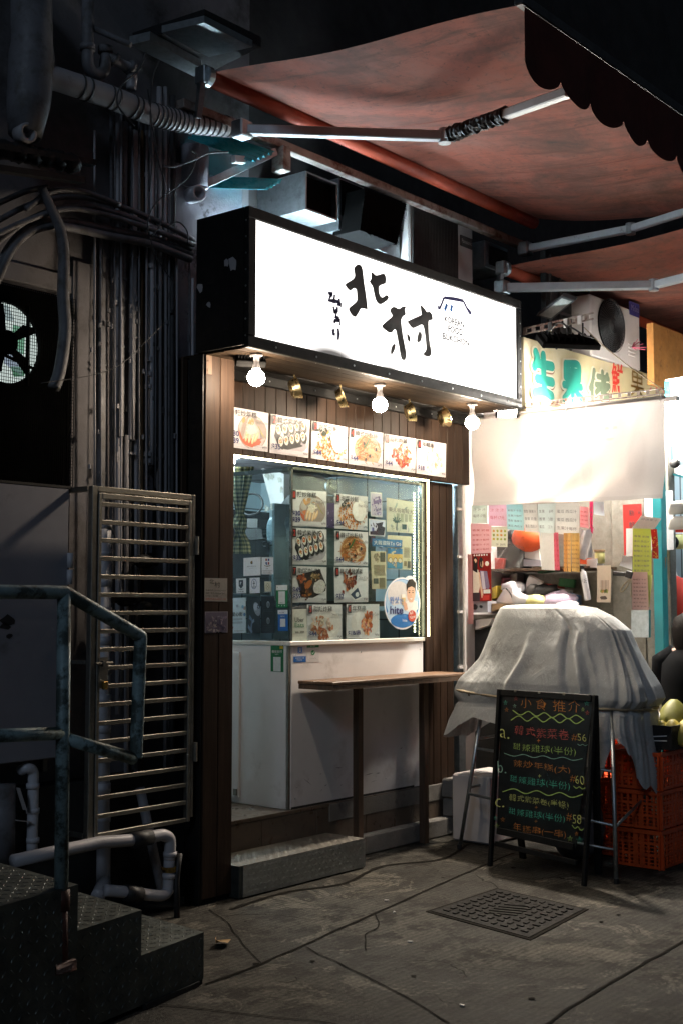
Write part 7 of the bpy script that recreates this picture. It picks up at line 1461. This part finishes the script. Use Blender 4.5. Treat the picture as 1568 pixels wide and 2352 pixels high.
tr3 = thing('junk_rack', 'dark cable rack piled with junk high at the alley recess', 'rack', aY(100, 400, 5.4)); mb = MB(); mb.bar(aY(-20, 335, 5.35), aY(215, 375, 5.35), .05, .03); mb.bar(aY(-20, 385, 5.3), aY(190, 415, 5.3), .05, .03); mb.build('rail', M['rubber'], tr3); mb = MB()
for k in range(6): mb.ball(aY(10+30*k, 345+6*k, 5.4), .07, 12, 1, .8, .7)
mb.jit(.008); mb.build('junk', M['rubber'], tr3, True, kind='stuff')
for lab, pts, Y, r in (('long black cable sagging down the pipes to the shop sign', [(340, 205), (352, 300), (365, 370), (378, 430), (370, 512), (345, 540), (342, 500), (365, 460), (430, 410), (452, 360), (440, 345)], 5.2, .006), ('thin pale cable crossing the pipes toward the teal sheets', [(376, 380), (400, 383), (440, 370), (480, 352), (524, 349)], 5.15, .007), ('thin dark cable hanging from the sheet metal hood', [(336, 120), (320, 160), (285, 190), (270, 220), (276, 250), (310, 290)], 5.1, .007),
                   ('dark cable loop at the bright conduit ends', [(385, 520), (410, 510), (430, 530), (432, 560)], 5.25, .006), ('second hood cable dropping behind the lagged branch pipe', [(368, 140), (352, 180), (346, 240), (347, 300), (350, 370), (344, 440)], 5.2, .006), ('faint wire sloping across the pipes above the gate', [(95, 880), (210, 862), (280, 835), (350, 770), (380, 740)], 5.3, .003), ('thin cable hanging in front of the flat trunkings', [(345, 545), (360, 590), (385, 630), (402, 650)], 5.25, .004)):
    MB().tube(bez([aY(x, y, Y) for x, y in pts], 8), r*.7, 8).build('loose_cable', M['conduitdk'] if 'pale' not in lab else M['conduit'], None, True, lab, 'cable')
aY = aY_
# ---------------------------------------------------------------- stainless gate
gt = thing('metal_gate', 'stainless steel barred gate closing off the pipe alley', 'gate', (4.48, 5.0, .45))
YG = 5.0; a, b = aY(212, 1925, YG), aY(450, 1127, YG); xa, xb = 4.125, 4.842; zb_, zt = .455, 2.205
mb = MB(); mb.box((xa, YG, zb_-.02), (xa+.035, YG+.035, zt), .003); mb.box((xb-.022, YG, zb_+.02), (xb, YG+.03, zt), .003); mb.box((xa+.036, YG, zt-.028), (xb-.023, YG+.03, zt), .003); mb.build('fixed_frame', M['steel'], gt)
lf = MB(); lf.box((xa+.04, YG-.004, zb_), (xa+.062, YG+.026, zt-.034), .003); lf.box((xb-.05, YG-.004, zb_), (xb-.026, YG+.026, zt-.034), .003); lf.box((xa+.063, YG-.004, zt-.062), (xb-.051, YG+.026, zt-.034), .003); lf.build('leaf_frame', M['steel'], gt)
n_ = 19
for i in range(n_):
    z = zb_+(zt-.10-zb_)*i/(n_-1); MB().box((xa+.063, YG, z), (xb-.051, YG+.022, z+.022), .002).build('bar', M['steel'], gt)
mb = MB(); mb.box((xa, YG+.04, zt-.026), (xa+.03, YG+.42, zt), .002); mb.box((xa, YG+.04, zb_), (xa+.025, YG+.42, zb_+.022), .002); mb.box((xa, YG+.04, 1.31), (xa+.02, YG+.42, 1.33), .002); mb.box((xa, YG+.36, zb_+.3), (xa+.03, YG+.40, zt-.028), .002); mb.build('side_return', M['steel'], gt)
for z in (1.93, .82): mb = MB(); mb.tube([(xb+.004, YG-.008, z-.05), (xb+.004, YG-.008, z+.05)], .011, 10); mb.build('hinge', M['steel'], gt)
lk = MB(); lk.box((xa+.045, YG-.012, 1.20), (xa+.105, YG-.006, 1.345)); lk.tube([(xa+.02, YG-.022, 1.315), (xa+.125, YG-.022, 1.318)], .007, 8); lk.box((xa+.06, YG-.03, 1.30), (xa+.08, YG-.012, 1.33)); lk = lk.build('bolt_plate', M['steel'], gt)
MB().box((xa+.066, YG-.028, 1.185), (xa+.096, YG-.010, 1.225), .003).build('padlock', M['brassold'], lk)
# ---------------------------------------------------------------- handrail and side stair
YR = 3.80
hr = thing('handrail', 'weathered galvanised pipe handrail on a red painted foot', 'handrail', aY(145, 2215, YR))
rp = .0255
T0, T1, T2 = aY(-60, 1359, YR), aY(150, 1361, YR), aY(324, 1462, YR); Lw = aY(312, 1742, YR); M0, M1 = aY(-60, 1692, YR), aY(150, 1684, YR)
MB().tube(bez([T0, aY(80, 1360, YR), T1], 3)+[T1.lerp(T2, .04), T2.lerp(T1, .03)]+bez([T2, T2-V((.003, 0, .06)), Lw+V((.004, 0, .06)), Lw], 5), rp, 18).build('top_rail', M['galvpipe'], hr, True)
MB().tube([M0, M1], rp*.95, 16).build('mid_rail', M['galvpipe'], hr, True); MB().tube([M1+V((.0, 0, -.02)), Lw+V((-.01, 0, .0))], rp*.95, 16).build('lower_rail', M['galvpipe'], hr, True)
pt = aY(148, 1362, YR); pb_ = aY(141, 2050, YR); MB().tube([pt, pb_], rp, 18).build('post', M['galvpipe'], hr, True); mb = MB(); mb.tube([pb_+V((0, 0, .01)), aY(141, 2090, YR)], rp*1.25, 18); mb.tube([aY(141, 2085, YR), aY(141, 2222, YR)], rp*1.02, 16); p = aY(141, 2225, YR); mb.box((p.x-.05, YR-.03, p.z-.012), (p.x+.05, YR+.06, p.z+.03), .004); mb.build('foot', M['rust'], hr, True)
sw = thing('side_stair', 'dark chequer plate stair of three steps beside the handrail', 'stair', (3.6, 4.2, 0))
ux = V((math.cos(math.radians(9.2)), math.sin(math.radians(9.2)), 0)); vy = V((.10, .995, 0)).normalized(); C3 = V((3.912, 3.968, 0))
def stepblk(s0, s1, z, off, dep, z0=.02):
    o = C3-ux*s1-vy*off; U = ux*(s1-s0); W = vy*dep; mb = MB(); mb.prism([o+V((0, 0, z0)), o+U+V((0, 0, z0)), o+U+W+V((0, 0, z0)), o+W+V((0, 0, z0))], (0, 0, z-z0))
    L_ = U.length; tread(mb, o+U*.02+W*.02+V((0, 0, z)), U*.96, W*.96, (0, 0, 1), max(3, round(L_/.042)), round(dep/.042), .013, .0045, .0025)
    n = U.cross(V((0, 0, 1))).normalized(); n = n if n.y < 0 else -n
    tread(mb, o+U*.02+V((0, 0, z0+.01))+n*.0005, U*.96, V((0, 0, z-z0-.02)), n, max(3, round(L_/.042)), max(3, round((z-z0)/.042)), .013, .0045, .0025)
    mb.build('step', M['chequer'], sw)
stepblk(0, .419, .215, 0, .95); stepblk(.421, .83, .393, .002, .95); stepblk(.832, 1.9, .575, .045, 1.0)
mb = MB(); mb.bar(C3-ux*.40-vy*.002+V((0, 0, .012)), C3-ux*.04-vy*.002+V((0, 0, .012)), .02, .02); mb.bar(C3-ux*.02+V((0, .012, 0)), C3-ux*.02+V((0, .012, .21)), .025, .02); mb.build('base_frame', M['rubber'], sw)
# ---------------------------------------------------------------- manhole, leaf, litter
mq = [V((5.556, 3.97, 0)), V((6.237, 3.984, 0)), V((6.121, 3.358, 0)), V((5.413, 3.275, 0))]
mh = thing('manhole_cover', 'square cast iron manhole cover with raised studs in the pavement', 'manhole cover', (5.83, 3.65, 0))
M['iron'] = mat('worn_cast_iron', (.007, .0062, .0055), .75, 0, .35, 18, .3, 90, spec=.12, stain=(.016, .014, .011), sscale=8)
bm_ = lambda u, v, z=0: mq[0].lerp(mq[1], u).lerp(mq[3].lerp(mq[2], u), v)+V((0, 0, z))
mb = MB(); mb.prism([bm_(u, v, .0005) for u, v in ((-.02, -.02), (-.02, 1.02), (1.02, 1.02), (1.02, -.02))], (0, 0, .0035)); mb.build('frame', M['groove'], mh); mb = MB(); mb.prism([bm_(u, v, .001) for u, v in ((.015, .015), (.015, .985), (.985, .985), (.985, .015))], (0, 0, .006))
for i in range(9):
    for j in range(9):
        if 2 < i < 6 and 2 < j < 6: continue
        u, v = (i+.5)/9*.88+.06, (j+.5)/9*.88+.06; a_, b_2 = (.030, .016) if (i+j) % 2 else (.016, .030); mb.prism([bm_(u+s*a_, v+t*b_2  , .0068) for s, t in ((-1, -1), (-1, 1), (1, 1), (1, -1))], (0, 0, .006))
for k in range(4): u = .36+.075*k; mb.prism([bm_(u+s*.014+t*.06, .5+t*.13-s*.0  , .0068) for s, t in ((-1, -1), (-1, 1), (1, 1), (1, -1))], (0, 0, .005))
mb.prism([bm_(.70+s*.04+t*.06, .5+t*.13  , .0068) for s, t in ((-1, -1), (-1, 1), (1, 1), (1, -1))], (0, 0, .005)); mb.build('cover', M['iron'], mh)
lfp = aZ(511, 2166, .012); mb = MB(); mb.grid(lambda u, v: lfp+V(((u-.5)*.10*math.sin(pi*(.15+.8*v)), (v-.5)*.085+.02*(u-.5), .012*math.sin(3*u+2*v)+.006*(u-.5)**2*10)), 8, 8); mb.build('fallen_leaf', mat('dry_leaf', (.36, .23, .10), .7, 0, .2, 40), None, True, 'dry yellow fallen leaf on the pavement near the pillar', 'leaf')
R.seed(21)
for lab, x, y in (('tiny white scrap of litter before the manhole cover', 941, 2163), ('tiny pale scrap of litter near the bottom joint', 1060, 2309), ('small white speck on the pavement by the metal step', 887, 2068), ('small pale pebble between step and manhole', 905, 2095)):
    p = aZ(x, y, .004); mb = MB(); mb.obox(p, (R.uniform(-1, 1), 1, 0), (1, R.uniform(-1, 1), 0), (0, 0, 1), .012, .005, .003); mb.build('litter_scrap', M['acwhite'], None, label=lab, cat='litter')
mb = MB()
for k in range(26):   # flattened gum and grease spots trodden into the paving
    c = V((R.uniform(4.2, 8), R.uniform(2.6, 5.0), .0045)); r_ = abs(R.gauss(.006, .004))+.003; mb.poly([c+V((r_*R.uniform(.7, 1.2)*math.cos(t), r_*R.uniform(.7, 1.2)*math.sin(t), 0)) for t in [j*pi/4 for j in range(8)]])
mb.build('gum_spot', M['groove'], None, kind='stuff')
# ---------------------------------------------------------------- overhead: awnings, ducts, aircon
M['seam'] = clothmat('awning_seam', (.20, .06, .042), .2, .85)
def awning(lab, x0, x1, y0, z0, y1, z1, ns, bar, rollr=.05):
    t = thing('folding_awning', lab, 'awning', (x0, y0, z0))
    def f(u, v):
        x = x0+(x1-x0)*u; y = y0+(y1-y0)*v; z = z0+(z1-z0)*v-.10*math.sin(pi*v)*(.5+.5*math.sin(2.2*pi*u+.6))*min(1, u*5)-.03*math.sin(9*u+4*v)*math.sin(pi*v); return V((x, y, z))
    MB().grid(f, 60, 30).build('fabric', M['awning'], t, True)
    for k in range(1, int((x1-x0)/1.15)+1):
        us = k*1.15/(x1-x0); pts_ = [f(us, j/24)-V((0, 0, .0035)) for j in range(25)]; mb = MB(); mb.add([p-V((.007, 0, 0)) for p in pts_]+[p+V((.007, 0, 0)) for p in pts_], [(j, j+1, 26+j, 25+j) for j in range(24)]); mb.build('seam', M['seam'], t)
    mb = MB(); mb.tube([(x0-.02, y0+.045, z0-.02), (x1+.02, y0+.045, z0-.02)], rollr, 20); mb.build('roller', M['roller'], t, True)
    if bar: mb = MB(); mb.box((bar[0], bar[2], bar[3]), (bar[1], bar[2]+.06, bar[3]+.055), .004); mb.build('base_bar', M['beam'], t)
    mb = MB(); mb.box((x0-.03, y1-.03, z1-.01), (x1+.03, y1+.015, z1+.045), .006); mb.build('front_bar', M['conduitdk'], t)
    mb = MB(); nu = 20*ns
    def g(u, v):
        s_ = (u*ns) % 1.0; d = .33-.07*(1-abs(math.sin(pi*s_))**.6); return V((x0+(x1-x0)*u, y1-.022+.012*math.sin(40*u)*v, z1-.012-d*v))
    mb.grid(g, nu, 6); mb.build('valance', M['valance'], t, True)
    for x in (x0-.05,): mb = MB(); mb.box((x-.02, y0+.01, z0-.07), (x+.015, y0+.09, z0+.03), .006); mb.bar((x, y0+.05, z0-.05), (x+.02, y0+.1, z0-.25), .03, .05); mb.lathe((x+.03, y0+.045, z0-.02), (1, 0, 0), [(.06, -.02), (.06, .02), (0, .02)], 16); mb.build('end_bracket', M['galv'], t)
    return t
def arm(t, base, elbow, tip, w1=.055):
    base, elbow, tip = V(base), V(elbow), V(tip)
    ar = MB().bar(base, elbow, w1, w1, bev=.006).build('rear_arm', M['arm'], t); MB().bar(elbow, tip, w1*.92, w1*.92, bev=.006).build('fore_arm', M['arm'], t)
    mb = MB(); mb.lathe(elbow-V((0, 0, .042)), (0, 0, 1), [(.036, 0), (.036, .084), (0, .085)], 16); mb.build('elbow_joint', M['galv'], t); mb = MB(); mb.obox(base, (1, 0, 0), (0, 1, 0), (0, 0, 1), .05, .045, .05, .008); mb.build('shoulder', M['galv'], t)
A1 = awning('large stained red awning over the snack shop with a scalloped valance', 4.93, 8.44, 4.97, 4.60, 2.98, 4.375, 11, (4.80, 8.47, 5.08, 4.385))
arm(A1, aY(556, 298, 5.0), aY(1020, 313, 4.05), aY(1306, 211, 3.06)); arm(A1, aY(1205, 572, 5.05), aY(1447, 526, 4.2), aY(1720, 440, 3.2))
fz = MB(); a, b = aY(1020, 313, 4.05), aY(1306, 211, 3.06); fz.tube([a.lerp(b, .06+.46*i/40) for i in range(41)], [.040+.006*math.sin(i*2.1) for i in range(41)], 14); fz.jit(.007); fz.build('spring_fluff', M['rubber'], A1)
A2 = awning('second red awning over the fruit stall, set lower beyond the first', 8.12, 13.5, 5.02, 4.17, 2.9, 4.22, 14, None); arm(A2, aY(1152, 661, 5.0), aY(1500, 655, 4.05), aY(1720, 600, 3.3), .06)
hd2 = thing('metal_hood', 'grey sheet metal hood overhead at the alley end of the awning', 'hood', (4.85, 5.1, 4.75)); zz = 4.75
MB().prism([aZ(x, y, zz) for x, y in ((298, 103), (345, 92), (462, 156), (446, 176))], (0, 0, .05)).build('edge_strip', M['galv'], hd2); MB().prism([aZ(x, y, zz+.012) for x, y in ((372, 75), (470, 52), (580, 108), (480, 131))], (0, 0, .04)).build('pale_panel', M['galv'], hd2)
MB().prism([aZ(x, y, zz+.06) for x, y in ((300, 100), (470, 45), (600, 108), (455, 180))], (0, 0, .06)).build('dark_tray', M['rubber'], hd2)
for lab, q, X1, seen in (('upper teal corrugated plastic sheet behind the awning arm', [(432, 318), (472, 300), (625, 352), (600, 366), (560, 366)], 5.35, 0), ('lower teal corrugated plastic sheet above the peeling wall', [(420, 408), (640, 412), (612, 432), (418, 428)], 5.4, 0)):
    P = [aY(x, y, X1) for x, y in q]
    t = thing('corrugated_sheet', lab, 'roof sheet', P[0]); mb = MB(); A_, B_, Cc, D_ = P[0], P[1], P[2], P[-1] 
    if 'upper' in lab: A_, B_, Cc, D_ = aY(432, 318, 5.35), aY(472, 298, 5.35), aY(632, 350, 5.1), aY(578, 372, 5.1)
    else: A_, B_, Cc, D_ = aY(416, 429, 5.45), aY(426, 404, 5.45), aY(650, 414, 5.15), aY(610, 436, 5.15)
    mb.grid(lambda u, v: A_.lerp(B_, v).lerp(D_.lerp(Cc, v), u)+V((0, 0, .012*math.sin(v*2*pi*4.5))), 2, 54); mb.build('sheet', M['teal'], t, True)
MB().bar(aY(455, 432, 5.3), aY(632, 350, 5.12), .045, .045).build('strut', M['galv'], None, label='galvanised strut slanting between the teal sheets', cat='strut')
mb = MB(); mb.obox(aY(548, 367, 5.15), (1, 0, .2), (0, 1, 0), (-.2, 0, 1), .045, .02, .022, .004); mb.build('lamp_box', M['inkwhite'], None, label='small bright white box lit beside the slanting strut', cat='box')
mb = MB(); p = aY(646, 368, 5.1); mb.obox(p, (1, 0, 0), (0, 1, 0), (0, 0, 1), .035, .05, .075, .004); mb.build('beam_bracket', M['beam'], None, label='square bracket hanging under the cream awning bar', cat='bracket')
du = thing('vent_duct', 'galvanised square vent duct with a dark mouth above the sign', 'duct', (6.05, 5.3, 4.1)); a, b = aY(702, 392, 5.20), aY(775, 517, 5.20); mb = MB(); x0, x1, z0, z1 = a.x, b.x, b.z+.0, a.z; z0 = aY(700, 480, 5.2).z
for lo, hi in (((x0, 5.2, z0), (x0+.012, 5.9, z1)), ((x1-.012, 5.2, z0), (x1, 5.9, z1)), ((x0+.013, 5.2, z1-.012), (x1-.013, 5.9, z1)), ((x0+.013, 5.2, z0), (x1-.013, 5.9, z0+.012))): mb.box(lo, hi)
mb.build('duct_wall', M['galv'], du); MB().box((x0+.013, 5.24, z0+.013), (x1-.013, 5.25, z1-.013)).build('mouth', M['void'], du)  # mouth is a black sheet standing in for shade inside the duct
du2 = thing('vent_duct', 'second vent duct beyond the first, half hidden by the hairy filter', 'duct', (6.5, 5.3, 4.1)); a, b = aY(778, 408, 5.3), aY(835, 515, 5.3); MB().box((a.x, 5.3, b.z-.1), (b.x, 5.9, a.z)).build('duct_wall', M['galv'], du2); MB().box((a.x+.012, 5.292, b.z-.0), (b.x-.012, 5.2985, a.z-.012)).build('mouth', M['void'], du2)  # mouth is a black sheet over the duct end, shade as colour
fl = thing('hairy_filter', 'square filter box furred black with grease above the sign', 'filter', aY(880, 520, 5.1)); P = [aY(x, y, 5.12) for x, y in ((838, 432), (932, 468), (910, 562), (826, 528))]; mb = MB(); mb.prism(P, (.02, .25, .01)); mb.build('box', M['void'], fl); mb = MB(); R.seed(4)
for k in range(420): u, v = R.random(), R.random(); e3 = R.choice([(u, 0), (u, 1), (0, v), (1, v), (u, v), (u, v)]); p = P[0].lerp(P[1], e3[0]).lerp(P[3].lerp(P[2], e3[0]), e3[1]); d = V((R.gauss(0, .012), -abs(R.gauss(0, .012)), -abs(R.gauss(.012, .01)))); s_ = V((.0016, 0, .0016)); mb.add([p-s_, p+s_, p+d], [(0, 1, 2)])
mb.build('grease_fur', M['void'], fl, kind='stuff'); MB().prism([aY(x, y, 5.3) for x, y in ((775, 500), (930, 545), (925, 600), (800, 540))], (0, .3, 0)).build('tray', M['galv'], fl)
a, b = aY(945, 470, 5.22), aY(1086, 645, 5.22); ac = aircon('aircon_unit', 'tall grilled air conditioner unit behind the top of the sign', a.x-.03, b.x, 5.22, b.z-.3, a.z+.03, .4, M['acwhite'])
mb = MB(); gx1 = aY(1052, 520, 5.2).x
for k in range(30): x = a.x+(gx1-a.x)*k/29; mb.box((x-.004, 5.208, b.z-.28), (x+.004, 5.219, a.z+.01))
mb.build('grille', M['acgrey'], ac); p = aY(1058, 548, 5.21); q = aY(1084, 560, 5.21); bp = MB().box((p.x, 5.212, p.z-.05), (q.x, 5.219, p.z+.03)).build('brand_plate', M['acgrey'], ac); text('Panasonic', (p.x+.01, 5.2105, p.z-.025), (q.x-p.x-.02, 0, 0), (0, 0, .03), M['acwhite'], bp)
a, b = aY(1112, 560, 5.22), aY(1165, 632, 5.22); jb = thing('junction_box', 'small galvanised box with a dark face past the tall air conditioner', 'box', (a.x, 5.3, b.z)); MB().box((a.x, 5.22, b.z), (b.x, 5.5, a.z+.03), .004).build('case', M['galv'], jb); MB().box((a.x+.06, 5.212, b.z+.03), (b.x-.012, 5.219, a.z+.0)).build('cover', M['rubber'], jb); MB().tube(bez([aY(1150, 638, 5.2), aY(1153, 655, 5.2), aY(1165, 672, 5.2)], 4), .006, 6).build('lead', M['inkwhite'], jb)
sl = thing('sign_lamp', 'cool tube lamp lying behind the top of the sign box', 'lamp', (6.2, 5.33, 3.77)); MB().box((5.25, 5.31, 3.765), (7.05, 5.36, 3.795), .003).build('fitting', M['acwhite'], sl); MB().tube([(5.3, 5.335, 3.813), (7.0, 5.335, 3.813)], .013, 10).build('tube', emit('cool_sign_tube', (.68, .88, 1), 210), sl)
